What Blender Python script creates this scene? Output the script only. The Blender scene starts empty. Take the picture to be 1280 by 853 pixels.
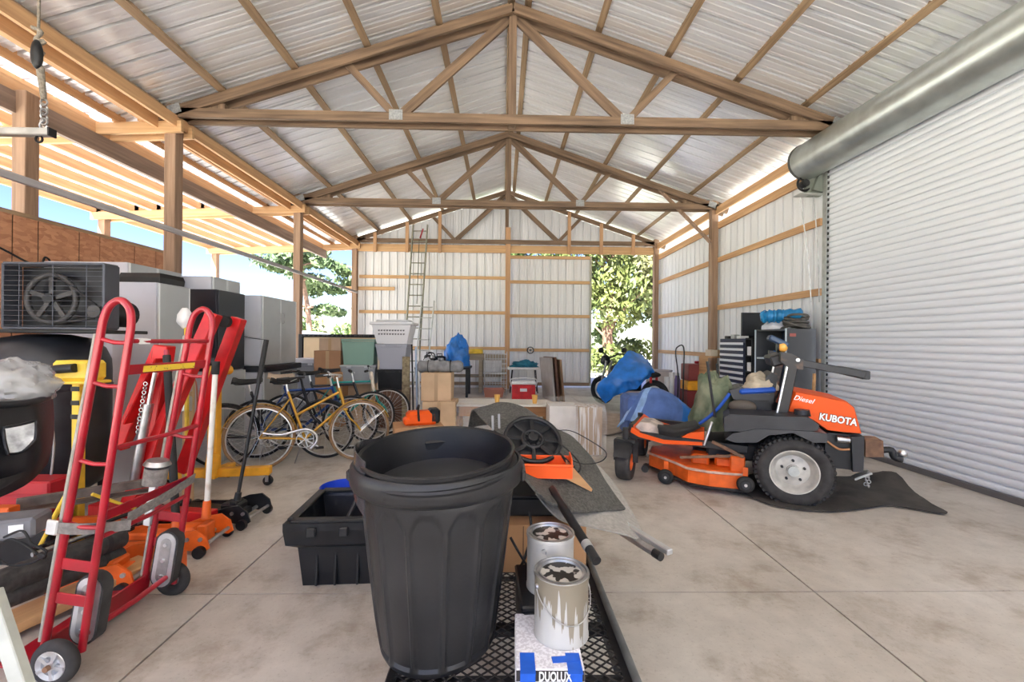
import bpy, math, random
from mathutils import Vector, Matrix, noise
random.seed(7)
SC = bpy.context.scene
COL = SC.collection
PI = math.pi
# ------------------------------------------------------------------ camera
FPX = 540.0                      # focal length in pixels of a 1280 wide frame
CAMZ = 1.36
YAW, ROLL = math.radians(1.27), math.radians(0.5)
CM = Matrix.Rotation(-YAW, 4, 'Z') @ Matrix.Rotation(PI / 2, 4, 'X') @ Matrix.Rotation(ROLL, 4, 'Z')
CM.translation = Vector((0, 0, CAMZ))
cam_d = bpy.data.cameras.new('camera')
cam_d.sensor_width = 36.0
cam_d.lens = FPX / 1280.0 * 36.0
cam_d.clip_start, cam_d.clip_end = 0.05, 500
cam = bpy.data.objects.new('camera', cam_d)
cam.matrix_world = CM
COL.objects.link(cam)
SC.camera = cam
# ------------------------------------------------------------------ sky, sun, exposure
SUN_EL, SUN_AZ = math.radians(52), math.radians(212)     # the sun stands high behind the camera, to the left
world = bpy.data.worlds.new('world')
SC.world = world
world.use_nodes = True
wn = world.node_tree
wn.nodes.clear()
sky = wn.nodes.new('ShaderNodeTexSky')
sky.sky_type = 'NISHITA'
sky.sun_disc = False
sky.sun_elevation = SUN_EL
sky.sun_rotation = SUN_AZ
sky.air_density, sky.dust_density, sky.ozone_density = 1.0, 0.8, 2.0
bg = wn.nodes.new('ShaderNodeBackground')
bg.inputs['Strength'].default_value = 0.11
wo = wn.nodes.new('ShaderNodeOutputWorld')
hsv = wn.nodes.new('ShaderNodeHueSaturation')
hsv.inputs['Saturation'].default_value = 1.3
hsv.inputs['Hue'].default_value = 0.53
wn.links.new(sky.outputs[0], hsv.inputs['Color'])
wn.links.new(hsv.outputs[0], bg.inputs[0])
wn.links.new(bg.outputs[0], wo.inputs[0])
sun_d = bpy.data.lights.new('sun', 'SUN')
sun_d.energy = 13.5
sun_d.angle = math.radians(0.6)
sun_d.color = (1.0, 0.975, 0.94)
sun = bpy.data.objects.new('sun', sun_d)
sdir = Vector((math.sin(SUN_AZ) * math.cos(SUN_EL), math.cos(SUN_AZ) * math.cos(SUN_EL), math.sin(SUN_EL)))
sun.rotation_euler = sdir.to_track_quat('Z', 'Y').to_euler()
sun.location = sdir * 40
COL.objects.link(sun)
vs = SC.view_settings
vs.view_transform = 'Standard'
vs.look = 'None'
vs.gamma = 1.0
vs.use_curve_mapping = False
vs.exposure = 1.95
SC.cycles.max_bounces = 8
SC.cycles.diffuse_bounces = 5
SC.cycles.sample_clamp_indirect = 8.0
SC.cycles.blur_glossy = 1.0

# ------------------------------------------------------------------ pixel -> place
def P(px, py, x=None, y=None, z=None):
    """point where the sight line of a photo pixel meets the plane X=x, Y=y or Z=z"""
    d = CM.to_3x3() @ Vector(((px - 640) / FPX, -(py - 426.5) / FPX, -1))
    o = Vector((0, 0, CAMZ))
    if x is not None: t = (x - o.x) / d.x
    elif y is not None: t = (y - o.y) / d.y
    else: t = (z - o.z) / d.z
    return o + d * t

# ------------------------------------------------------------------ materials
MATS = {}
def pbr(name, col, rough=0.6, metal=0.0, var=0.0, vscale=6.0, bump=0.0, bscale=40.0, spec=0.5, col2=None, v_lo=0.35, v_hi=0.65,
        trans=0.0, alpha=1.0, coat=0.0, detail=4.0, stretch=None, emit=0.0, rvar=0.0):
    """principled material; VAR mixes in a darker/lighter (or COL2) tone by object-space noise"""
    if name in MATS: return MATS[name]
    m = bpy.data.materials.new(name)
    m.use_nodes = True
    nt = m.node_tree
    b = nt.nodes['Principled BSDF']
    def c4(c): return (c[0], c[1], c[2], 1)
    b.inputs['Base Color'].default_value = c4(col)
    b.inputs['Roughness'].default_value = rough
    b.inputs['Metallic'].default_value = metal
    b.inputs['Specular IOR Level'].default_value = spec
    b.inputs['Transmission Weight'].default_value = trans
    b.inputs['Alpha'].default_value = alpha
    b.inputs['Coat Weight'].default_value = coat
    if emit:
        b.inputs['Emission Color'].default_value = c4(col)
        b.inputs['Emission Strength'].default_value = emit
    if var or bump or col2:
        tc = nt.nodes.new('ShaderNodeTexCoord')
        src = tc.outputs['Object']
        if stretch:
            mp = nt.nodes.new('ShaderNodeMapping')
            mp.inputs['Scale'].default_value = stretch
            nt.links.new(src, mp.inputs['Vector'])
            src = mp.outputs['Vector']
    if var or col2:
        n = nt.nodes.new('ShaderNodeTexNoise')
        n.inputs['Scale'].default_value = vscale
        n.inputs['Detail'].default_value = detail
        nt.links.new(src, n.inputs['Vector'])
        r = nt.nodes.new('ShaderNodeValToRGB')
        r.color_ramp.elements[0].position = v_lo
        r.color_ramp.elements[1].position = v_hi
        if col2:
            r.color_ramp.elements[0].color = c4(col)
            r.color_ramp.elements[1].color = c4(col2)
        else:
            r.color_ramp.elements[0].color = c4([k * (1 - var) for k in col])
            r.color_ramp.elements[1].color = c4([min(1, k * (1 + var)) for k in col])
        nt.links.new(n.outputs['Fac'], r.inputs['Fac'])
        nt.links.new(r.outputs['Color'], b.inputs['Base Color'])
        if rvar:
            mr = nt.nodes.new('ShaderNodeMapRange')
            mr.inputs['To Min'].default_value = rough - rvar
            mr.inputs['To Max'].default_value = rough + rvar
            nt.links.new(n.outputs['Fac'], mr.inputs['Value'])
            nt.links.new(mr.outputs['Result'], b.inputs['Roughness'])
    if bump:
        n2 = nt.nodes.new('ShaderNodeTexNoise')
        n2.inputs['Scale'].default_value = bscale
        n2.inputs['Detail'].default_value = 3
        nt.links.new(src, n2.inputs['Vector'])
        bp = nt.nodes.new('ShaderNodeBump')
        bp.inputs['Strength'].default_value = bump
        bp.inputs['Distance'].default_value = 0.01
        nt.links.new(n2.outputs['Fac'], bp.inputs['Height'])
        nt.links.new(bp.outputs['Normal'], b.inputs['Normal'])
    MATS[name] = m
    return m

def wood(name, light, dark, axis=1, scale=1.0):
    """timber: long streaks along AXIS of object space, with knots"""
    st = [14.0 * scale] * 3
    st[axis] = 0.8 * scale
    m = pbr(name, dark, 0.72, 0, col2=light, vscale=1.6, stretch=st, v_lo=0.25, v_hi=0.7, detail=6, bump=0.15, bscale=6)
    return m

# ------------------------------------------------------------------ mesh builder
class MB:
    """collects shapes; build() links them as ONE mesh object"""
    def __init__(self):
        self.v, self.f, self.m, self.mi = [], [], [], 0
    def add(self, vs_, fs):
        o = len(self.v)
        self.v += [tuple(p) for p in vs_]
        self.f += [tuple(i + o for i in f) for f in fs]
        self.m += [self.mi] * len(fs)
        return self
    def mat(self, i):
        self.mi = i
        return self
    def box(self, c, s, rot=None, bev=0.0):
        """box with centre C, size S; ROT a Matrix; BEV chamfers the edges"""
        hx, hy, hz = s[0] / 2, s[1] / 2, s[2] / 2
        c = Vector(c)
        R = rot.to_3x3() if rot is not None else None
        def T(p):
            p = Vector(p)
            return c + (R @ p if R else p)
        if bev <= 0:
            vs_ = [T((sx * hx, sy * hy, sz * hz)) for sx in (-1, 1) for sy in (-1, 1) for sz in (-1, 1)]
            return self.add(vs_, [(0, 1, 3, 2), (4, 6, 7, 5), (0, 4, 5, 1), (2, 3, 7, 6), (0, 2, 6, 4), (1, 5, 7, 3)])
        b = min(bev, hx * .95, hy * .95, hz * .95)
        vs_, idx = [], {}
        for sx in (-1, 1):
            for sy in (-1, 1):
                for sz in (-1, 1):
                    for k in range(3):
                        p = [sx * (hx - b), sy * (hy - b), sz * (hz - b)]
                        p[k] = (sx * hx, sy * hy, sz * hz)[k]
                        idx[(sx, sy, sz, k)] = len(vs_)
                        vs_.append(T(p))
        fs = []
        def q(a, flip):
            fs.append(tuple(reversed(a)) if flip else tuple(a))
        for s_ in (-1, 1):
            q([idx[(s_, -1, -1, 0)], idx[(s_, 1, -1, 0)], idx[(s_, 1, 1, 0)], idx[(s_, -1, 1, 0)]], s_ < 0)
            q([idx[(-1, s_, -1, 1)], idx[(1, s_, -1, 1)], idx[(1, s_, 1, 1)], idx[(-1, s_, 1, 1)]], s_ > 0)
            q([idx[(-1, -1, s_, 2)], idx[(1, -1, s_, 2)], idx[(1, 1, s_, 2)], idx[(-1, 1, s_, 2)]], s_ < 0)
        for a in (-1, 1):
            for b_ in (-1, 1):
                q([idx[(a, b_, -1, 0)], idx[(a, b_, -1, 1)], idx[(a, b_, 1, 1)], idx[(a, b_, 1, 0)]], a * b_ < 0)
                q([idx[(a, -1, b_, 2)], idx[(a, -1, b_, 0)], idx[(a, 1, b_, 0)], idx[(a, 1, b_, 2)]], a * b_ > 0)
                q([idx[(-1, a, b_, 1)], idx[(-1, a, b_, 2)], idx[(1, a, b_, 2)], idx[(1, a, b_, 1)]], a * b_ < 0)
        for sx in (-1, 1):
            for sy in (-1, 1):
                for sz in (-1, 1):
                    q([idx[(sx, sy, sz, 0)], idx[(sx, sy, sz, 1)], idx[(sx, sy, sz, 2)]], sx * sy * sz < 0)
        return self.add(vs_, fs)
    def beam(self, a, b, w, h, up=(0, 0, 1), bev=0.0):
        """bar from A to B, W across, H along UP"""
        a, b = Vector(a), Vector(b)
        d = b - a
        L = d.length
        d.normalize()
        up = Vector(up)
        s = d.cross(up)
        if s.length < 1e-5:
            s = d.cross(Vector((1, 0, 0)))
        s.normalize()
        u = s.cross(d)
        R = Matrix((s, d, u)).transposed()
        return self.box((a + b) / 2, (w, L, h), R, bev)
    def cyl(self, a, b, r0, r1=None, n=16, caps=True):
        r1 = r0 if r1 is None else r1
        a, b = Vector(a), Vector(b)
        d = (b - a).normalized()
        s = d.orthogonal().normalized()
        t = d.cross(s)
        vs_ = []
        for p, r in ((a, r0), (b, r1)):
            for i in range(n):
                an = 2 * PI * i / n
                vs_.append(p + (s * math.cos(an) + t * math.sin(an)) * r)
        fs = [(i, (i + 1) % n, n + (i + 1) % n, n + i) for i in range(n)]
        if caps:
            fs += [tuple(reversed(range(n))), tuple(range(n, 2 * n))]
        return self.add(vs_, fs)
    def tube(self, pts, r, n=8, closed=False, caps=True):
        """round bar along a list of points; R a number or one per point"""
        pts = [Vector(p) for p in pts]
        k = len(pts)
        rs = r if isinstance(r, (list, tuple)) else [r] * k
        vs_, prev = [], None
        for i, p in enumerate(pts):
            if closed: d = pts[(i + 1) % k] - pts[i - 1]
            else: d = pts[min(i + 1, k - 1)] - pts[max(i - 1, 0)]
            if d.length < 1e-9: d = Vector((0, 0, 1))
            d.normalize()
            s = d.orthogonal() if prev is None else prev - d * prev.dot(d)
            if s.length < 1e-6: s = d.orthogonal()
            s.normalize()
            prev = s
            t = d.cross(s)
            for j in range(n):
                an = 2 * PI * j / n
                vs_.append(p + (s * math.cos(an) + t * math.sin(an)) * rs[i])
        fs = []
        for i in range(k if closed else k - 1):
            a, b = i * n, ((i + 1) % k) * n
            fs += [(a + j, a + (j + 1) % n, b + (j + 1) % n, b + j) for j in range(n)]
        if caps and not closed:
            fs += [tuple(reversed(range(n))), tuple(range((k - 1) * n, k * n))]
        return self.add(vs_, fs)
    def lathe(self, prof, n=32, M=None, wob=None):
        """profile [(radius, height)] turned about local Z; M places it; WOB(angle, r, z) -> r"""
        vs_, fs = [], []
        for (r, z) in prof:
            for j in range(n):
                an = 2 * PI * j / n
                rr = wob(an, r, z) if wob else r
                p = Vector((rr * math.cos(an), rr * math.sin(an), z))
                vs_.append(M @ p if M is not None else p)
        for i in range(len(prof) - 1):
            a, b = i * n, (i + 1) * n
            fs += [(a + j, a + (j + 1) % n, b + (j + 1) % n, b + j) for j in range(n)]
        if prof[0][0] > 1e-6 and False: pass
        return self.add(vs_, fs)
    def prism(self, poly, t0, t1, M=None, axis='y'):
        """polygon [(u,w)] extruded from T0 to T1 along AXIS (u,w fill the other two axes in order)"""
        def mk(u, w, t):
            p = {'x': (t, u, w), 'y': (u, t, w), 'z': (u, w, t)}[axis]
            p = Vector(p)
            return M @ p if M is not None else p
        n = len(poly)
        area = sum(poly[i][0] * poly[(i + 1) % n][1] - poly[(i + 1) % n][0] * poly[i][1] for i in range(n))
        if (area < 0) != (axis == 'y'):
            poly = list(reversed(poly))
        if t1 < t0: t0, t1 = t1, t0
        vs_ = [mk(u, w, t0) for u, w in poly] + [mk(u, w, t1) for u, w in poly]
        fs = [tuple(reversed(range(n))), tuple(range(n, 2 * n))]
        fs += [(i, (i + 1) % n, n + (i + 1) % n, n + i) for i in range(n)]
        return self.add(vs_, fs)
    def grid(self, fn, nu, nv, thick=0.0, wrap=False):
        """surface fn(u,v), u,v in 0..1; THICK gives it a second side below"""
        vs_ = [Vector(fn(i / nu, j / nv)) for i in range(nu + (0 if wrap else 1)) for j in range(nv + 1)]
        k = nv + 1
        cu = nu if wrap else nu + 1
        fs = []
        for i in range(nu):
            i2 = (i + 1) % cu
            fs += [(i * k + j, i2 * k + j, i2 * k + j + 1, i * k + j + 1) for j in range(nv)]
        if thick:
            nrm = [Vector((0, 0, 0)) for _ in vs_]
            for f in fs:
                nn = (vs_[f[1]] - vs_[f[0]]).cross(vs_[f[3]] - vs_[f[0]])
                for q in f: nrm[q] += nn
            o = len(vs_)
            lo = [p - (nrm[i].normalized() if nrm[i].length > 0 else Vector((0, 0, 1))) * thick for i, p in enumerate(vs_)]
            f2 = [tuple(q + o for q in reversed(f)) for f in fs]
            edge = []
            if not wrap:
                edge += [(j + 1, j, o + j, o + j + 1) for j in range(nv)]
                e = nu * k
                edge += [(e + j, e + j + 1, o + e + j + 1, o + e + j) for j in range(nv)]
            for i in range(nu):
                i2 = (i + 1) % cu
                edge += [(i * k, i2 * k, o + i2 * k, o + i * k), (i2 * k + nv, i * k + nv, o + i * k + nv, o + i2 * k + nv)]
            vs_ += lo
            fs = fs + f2 + edge
        return self.add(vs_, fs)
    def ball(self, c, r, n=16, m=10, nz=0.0, ns=2.0, seed=0.0, flat=None):
        """ellipsoid with centre C, radii R, noise NZ; FLAT clamps z from below"""
        c = Vector(c)
        r = (r, r, r) if not isinstance(r, (list, tuple)) else r
        vs_ = []
        for i in range(m + 1):
            th = PI * i / m
            for j in range(n):
                ph = 2 * PI * j / n
                d = Vector((math.sin(th) * math.cos(ph), math.sin(th) * math.sin(ph), -math.cos(th)))
                k = 1 + (nz * noise.noise(d * ns + Vector((seed, seed * 1.7, 3.1))) if nz else 0)
                p = c + Vector((d.x * r[0] * k, d.y * r[1] * k, d.z * r[2] * k))
                if flat is not None and p.z < flat: p.z = flat
                vs_.append(p)
        fs = []
        for i in range(m):
            for j in range(n):
                a, b = i * n + j, i * n + (j + 1) % n
                fs.append((a, b, b + n, a + n))
        return self.add(vs_, fs)
    def torus(self, c, R, r, axis=(0, 0, 1), n=32, k=8, sq=1.0, arc=None):
        c, ax = Vector(c), Vector(axis).normalized()
        s = ax.orthogonal().normalized()
        if abs(ax.y) > .9: s = Vector((1, 0, 0))
        t = ax.cross(s)
        vs_ = []
        a0, a1 = arc or (0, 2 * PI)
        N = n + 1 if arc else n
        for i in range(N):
            an = a0 + (a1 - a0) * i / n
            d = s * math.cos(an) + t * math.sin(an)
            for j in range(k):
                b = 2 * PI * j / k
                vs_.append(c + d * (R + r * math.cos(b)) + ax * (r * sq * math.sin(b)))
        fs = []
        for i in range(n):
            i2 = i + 1 if arc else (i + 1) % n
            fs += [(i * k + j, i2 * k + j, i2 * k + (j + 1) % k, i * k + (j + 1) % k) for j in range(k)]
        return self.add(vs_, fs)
    def build(self, name, mats, parent=None, smooth=None, world=False, loc=None, kind=None):
        if world and parent is not None:
            inv = parent.matrix_basis.inverted()
            self.v = [tuple(inv @ Vector(p)) for p in self.v]
        elif loc is not None:
            l = Vector(loc)
            self.v = [tuple(Vector(p) - l) for p in self.v]
        me = bpy.data.meshes.new(name)
        me.from_pydata(self.v, [], self.f)
        for mt in (mats if isinstance(mats, (list, tuple)) else [mats]):
            me.materials.append(mt)
        if any(self.m):
            me.polygons.foreach_set('material_index', self.m)
        if smooth:
            me.polygons.foreach_set('use_smooth', [True] * len(me.polygons))
            me.set_sharp_from_angle(angle=math.radians(smooth))
        me.update()
        o = bpy.data.objects.new(name, me)
        COL.objects.link(o)
        if parent is not None: o.parent = parent
        if loc is not None: o.location = loc
        if kind: o['kind'] = kind
        return o

def tag(o, label, cat, group=None):
    o['label'] = label
    o['category'] = cat
    if group: o['group'] = group
    return o
def thing(name, label, cat, loc=(0, 0, 0), rz=0.0, group=None):
    """an Empty at the thing's base that parents its parts"""
    o = bpy.data.objects.new(name, None)
    COL.objects.link(o)
    o.empty_display_size = 0.1
    o.matrix_basis = Matrix.Translation(Vector(loc)) @ Matrix.Rotation(rz, 4, 'Z')
    return tag(o, label, cat, group)
def setting(name, loc=(0, 0, 0)):
    o = bpy.data.objects.new(name, None)
    COL.objects.link(o)
    o.empty_display_size = 0.1
    o.location = loc
    o['kind'] = 'structure'
    return o
def inst(src, parent, loc=(0, 0, 0), rot=None, scale=None, name=None):
    """another object that shares SRC's mesh"""
    o = src.copy()
    if name: o.name = name
    COL.objects.link(o)
    o.parent = parent
    o.location = loc
    if rot is not None: o.rotation_euler = rot
    if scale is not None: o.scale = scale
    return o
def copy_tree(o, parent=None):
    c = o.copy()
    COL.objects.link(c)
    c.parent = parent
    for ch in list(o.children):
        copy_tree(ch, c)
    return c
def RX(a): return Matrix.Rotation(a, 4, 'X')
def RY(a): return Matrix.Rotation(a, 4, 'Y')
def RZ(a): return Matrix.Rotation(a, 4, 'Z')
def TR(*p): return Matrix.Translation(Vector(p if len(p) == 3 else p[0]))
def smoothpath(pts, k=6, closed=False):
    """Catmull-Rom through the points"""
    pts = [Vector(p) for p in pts]
    n = len(pts)
    out = []
    for i in range(n if closed else n - 1):
        if closed: p0, p1, p2, p3 = pts[i - 1], pts[i], pts[(i + 1) % n], pts[(i + 2) % n]
        else: p0, p1, p2, p3 = pts[max(i - 1, 0)], pts[i], pts[i + 1], pts[min(i + 2, n - 1)]
        for j in range(k):
            t = j / k
            out.append(0.5 * ((2 * p1) + (p2 - p0) * t + (2 * p0 - 5 * p1 + 4 * p2 - p3) * t * t + (3 * p1 - p0 - 3 * p2 + p3) * t ** 3))
    if not closed: out.append(pts[-1])
    return out
def NZ(x, y=0.0, z=0.0): return noise.noise(Vector((x, y, z)))
# ------------------------------------------------------------------ materials of the building
XL, XR, RIDGE = -4.2, 4.4, 0.1
TY = [-1.6, 1.95, 5.59, 8.95, 12.35]
YB = 12.55
SLOPE = 0.333
ZC0, ZC1 = 4.12, 4.26                      # bottom chord
def ztop(x): return 5.68 - abs(x - RIDGE) * SLOPE      # upper edge of the top chord
WX = wood('weathered_truss_wood_x', (0.36, 0.25, 0.16), (0.15, 0.095, 0.06), 0)
WYA = wood('purlin_wood', (0.42, 0.29, 0.17), (0.19, 0.12, 0.065), 1)
WYO = wood('fresh_orange_wood_y', (0.66, 0.40, 0.20), (0.44, 0.24, 0.11), 1)
WXO = wood('fresh_orange_wood_x', (0.70, 0.45, 0.23), (0.48, 0.28, 0.13), 0)
WZ = wood('post_wood', (0.40, 0.26, 0.17), (0.19, 0.115, 0.07), 2)
WT = wood('truss_wood', (0.27, 0.175, 0.105), (0.075, 0.046, 0.028), 2)
WZO = wood('stud_wood', (0.60, 0.36, 0.19), (0.40, 0.22, 0.11), 2)
WYG = wood('grey_header_wood', (0.30, 0.22, 0.17), (0.15, 0.105, 0.08), 1)
GALV = pbr('galvalume_sheet', (0.88, 0.89, 0.90), 0.32, 0.58, var=0.06, vscale=1.3, stretch=(0.4, 5, 0.4), rvar=0.10)
LEANW = pbr('lean_to_sheet', (0.82, 0.83, 0.84), 0.45, 0.25, var=0.05, vscale=2)
WALLW = pbr('white_wall_sheet', (0.78, 0.79, 0.80), 0.5, 0.0, var=0.04, vscale=1.5, stretch=(3, 3, .4))
PLATE = pbr('galvanised_plate', (0.34, 0.35, 0.35), 0.55, 0.5, var=0.2, vscale=40)
def translucent(m, w):
    nt = m.node_tree
    b = nt.nodes['Principled BSDF']
    out = [n for n in nt.nodes if n.type == 'OUTPUT_MATERIAL'][0]
    t = nt.nodes.new('ShaderNodeBsdfTranslucent')
    t.inputs['Color'].default_value = (.9, .92, .94, 1)
    mx = nt.nodes.new('ShaderNodeMixShader')
    mx.inputs[0].default_value = w
    nt.links.new(b.outputs[0], mx.inputs[1])
    nt.links.new(t.outputs[0], mx.inputs[2])
    nt.links.new(mx.outputs[0], out.inputs['Surface'])
translucent(LEANW, .13)
STEELG = pbr('galvanised_steel', (0.50, 0.52, 0.50), 0.42, 0.75, var=0.12, vscale=12)

# ------------------------------------------------------------------ floor: concrete slabs with open joints
def concrete():
    m = bpy.data.materials.new('stained_concrete')
    m.use_nodes = True
    nt = m.node_tree
    b = nt.nodes['Principled BSDF']
    tc = nt.nodes.new('ShaderNodeTexCoord')
    def nz(scale, det=6, rough=.6):
        n = nt.nodes.new('ShaderNodeTexNoise')
        n.inputs['Scale'].default_value = scale
        n.inputs['Detail'].default_value = det
        n.inputs['Roughness'].default_value = rough
        nt.links.new(tc.outputs['Object'], n.inputs['Vector'])
        return n.outputs['Fac']
    def ramp(fac, p0, c0, p1, c1):
        r = nt.nodes.new('ShaderNodeValToRGB')
        r.color_ramp.elements[0].position, r.color_ramp.elements[1].position = p0, p1
        r.color_ramp.elements[0].color, r.color_ramp.elements[1].color = (*c0, 1), (*c1, 1)
        nt.links.new(fac, r.inputs['Fac'])
        return r.outputs['Color']
    def mix(kind, a, b_, fac=1.0):
        x = nt.nodes.new('ShaderNodeMix')
        x.data_type = 'RGBA'
        x.blend_type = kind
        x.inputs['Factor'].default_value = fac
        nt.links.new(a, x.inputs['A'])
        nt.links.new(b_, x.inputs['B'])
        return x.outputs['Result']
    base = ramp(nz(0.7, 8), .3, (0.42, 0.375, 0.315), .7, (0.63, 0.585, 0.52))
    fine = ramp(nz(9, 6), .3, (0.86, 0.86, 0.86), .65, (1, 1, 1))
    speck = ramp(nz(60, 3), .30, (0.72, 0.70, 0.66), .42, (1, 1, 1))
    blot = ramp(nz(2.3, 8, .7), .34, (0.60, 0.53, 0.46), .50, (1, 1, 1))
    c = mix('MULTIPLY', base, fine)
    c = mix('MULTIPLY', c, speck, .6)
    c = mix('MULTIPLY', c, blot, .8)
    nt.links.new(c, b.inputs['Base Color'])
    rr = nt.nodes.new('ShaderNodeMapRange')
    rr.inputs['To Min'].default_value, rr.inputs['To Max'].default_value = .38, .7
    nt.links.new(nz(3, 5), rr.inputs['Value'])
    nt.links.new(rr.outputs['Result'], b.inputs['Roughness'])
    bp = nt.nodes.new('ShaderNodeBump')
    bp.inputs['Strength'].default_value, bp.inputs['Distance'].default_value = .08, .01
    nt.links.new(nz(30, 4), bp.inputs['Height'])
    nt.links.new(bp.outputs['Normal'], b.inputs['Normal'])
    return m
CONC = concrete()
floor = setting('floor')
bed = pbr('joint_dirt', (0.10, 0.085, 0.07), 0.9)
MB().box((-.1, 3.4, -.09), (9.6, 19, .06)).build('slab_bed', bed, floor)
jx = [-4.85, -1.50, 1.72, 4.65]
jy = [-6.0, -3.4, -0.7, 2.33, 5.4, 8.45, 11.0, 12.75]
for i in range(3):
    for j in range(len(jy) - 1):
        g = .005
        x0, x1, y0, y1 = jx[i] + g, jx[i + 1] - g, jy[j] + g, jy[j + 1] - g
        MB().box(((x0 + x1) / 2, (y0 + y1) / 2, -.03), (x1 - x0, y1 - y0, .06)).build('concrete_slab', CONC, floor)
# outside ground
gm = pbr('sandy_grass', (0.24, 0.26, 0.15), 0.9, col2=(0.60, 0.58, 0.53), vscale=.35, v_lo=.35, v_hi=.6, detail=8, bump=.4, bscale=8)
g = MB().grid(lambda u, v: (-70 + 140 * u, -50 + 130 * v, -.14 + .05 * NZ(u * 20, v * 20)), 60, 60).build('ground', gm, None, smooth=60)
g['kind'] = 'structure'
apron = pbr('bounce_apron_concrete', (0.60, 0.57, 0.52), 0.8, var=.1, vscale=2)  # pale tone set high to bounce sunlight into the barn
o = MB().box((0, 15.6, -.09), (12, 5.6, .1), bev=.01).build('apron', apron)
o['kind'] = 'structure'
o = MB().box((0, -12.1, -.09), (12, 12, .1), bev=.01).build('apron.001', apron)  # unseen front slab, added to bounce sunlight inside
o['kind'] = 'structure'
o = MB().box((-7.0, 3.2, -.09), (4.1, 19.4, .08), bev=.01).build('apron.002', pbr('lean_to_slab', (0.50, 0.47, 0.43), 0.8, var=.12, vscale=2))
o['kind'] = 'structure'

# ------------------------------------------------------------------ ribbed sheet (3 ft wide, ribs every 9 in)
def ribbed(length, width=.9144, rib=.046, n=4, minor=True):
    """profile along +x (width), sheet runs along +y; ribs stick to +z"""
    pitch = width / n
    prof = [(0, 0)]
    for k in range(n):
        c = (k + .5) * pitch
        if minor:
            prof += [(c - pitch * .36, 0), (c - pitch * .33, .004), (c - pitch * .26, .004), (c - pitch * .23, 0)]
        prof += [(c - .019, 0), (c - .014, rib), (c + .014, rib), (c + .019, 0)]
        if minor:
            prof += [(c + pitch * .23, 0), (c + pitch * .26, .004), (c + pitch * .33, .004), (c + pitch * .36, 0)]
    prof += [(width + .03, 0)]
    return prof
def sheet_mesh(prof, p0, p1, du, nu, top0=0.0, top1=0.0):
    """sheet whose profile (a,h) lies along du (a) and nu (h), swept from p0 to p1"""
    mb = MB()
    p0, p1, du, nu = Vector(p0), Vector(p1), Vector(du), Vector(nu)
    vs_ = [p0 + du * a + nu * h for a, h in prof]
    vs_ += [p1 + du * a + nu * h for a, h in prof]
    n = len(prof)
    mb.add(vs_, [(i, i + 1, n + i + 1, n + i) for i in range(n - 1)])
    return mb
PROF = ribbed(1)
# main roof
ceil = setting('ceiling')
ZR = 5.68 + .054
def zroof(x): return ZR - abs(x - RIDGE) * SLOPE
nrm_l = Vector((-SLOPE, 0, 1)).normalized()
nrm_r = Vector((SLOPE, 0, 1)).normalized()
first = {}
y0 = -5.86  # main roof extended unseen behind the camera to cut frontal light
k = 0
while y0 < 12.8:
    for s in (-1, 1):
        xe = RIDGE + s * 4.95
        if s not in first:
            mb = sheet_mesh(PROF, (RIDGE + s * .06, 0, 0), (xe, 0, -(4.95 - .06) * SLOPE), (0, 1, 0), nrm_l if s < 0 else nrm_r)
            o = mb.build('roof_sheet', GALV, ceil, smooth=20)
            o.location = (0, y0, zroof(RIDGE + .06))
            first[s] = o
        else:
            o = inst(first[s], ceil, (0, y0, zroof(RIDGE + .06) + (.003 if k % 2 else 0)))
    y0 += .9144
    k += 1
MB().prism([(RIDGE - .25, ZR - .03), (RIDGE, ZR + .05), (RIDGE + .25, ZR - .03), (RIDGE, ZR + .06)], -5.8, 12.9).build('ridge_cap', GALV, ceil)
# purlins on edge above the top chords
for s in (-1, 1):
    ang = -s * math.atan(SLOPE)
    for d in (.11, 1.02, 1.92, 2.82, 3.72, 4.45):
        x = RIDGE + s * d
        zc = zroof(x) - .026
        prev = -5.8
        for t in [1.95, 5.5, 8.95, 12.9]:
            yy = .04 if (t < 12) else 0
            MB().box((0, 0, 0), (.085, t - prev + .12, .044), RY(-ang)).build('purlin', WYA, ceil, loc=None).location = \
                (x + (.087 if int(t * 10) % 2 else 0), (prev + t) / 2, zc)
            prev = t
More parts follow.
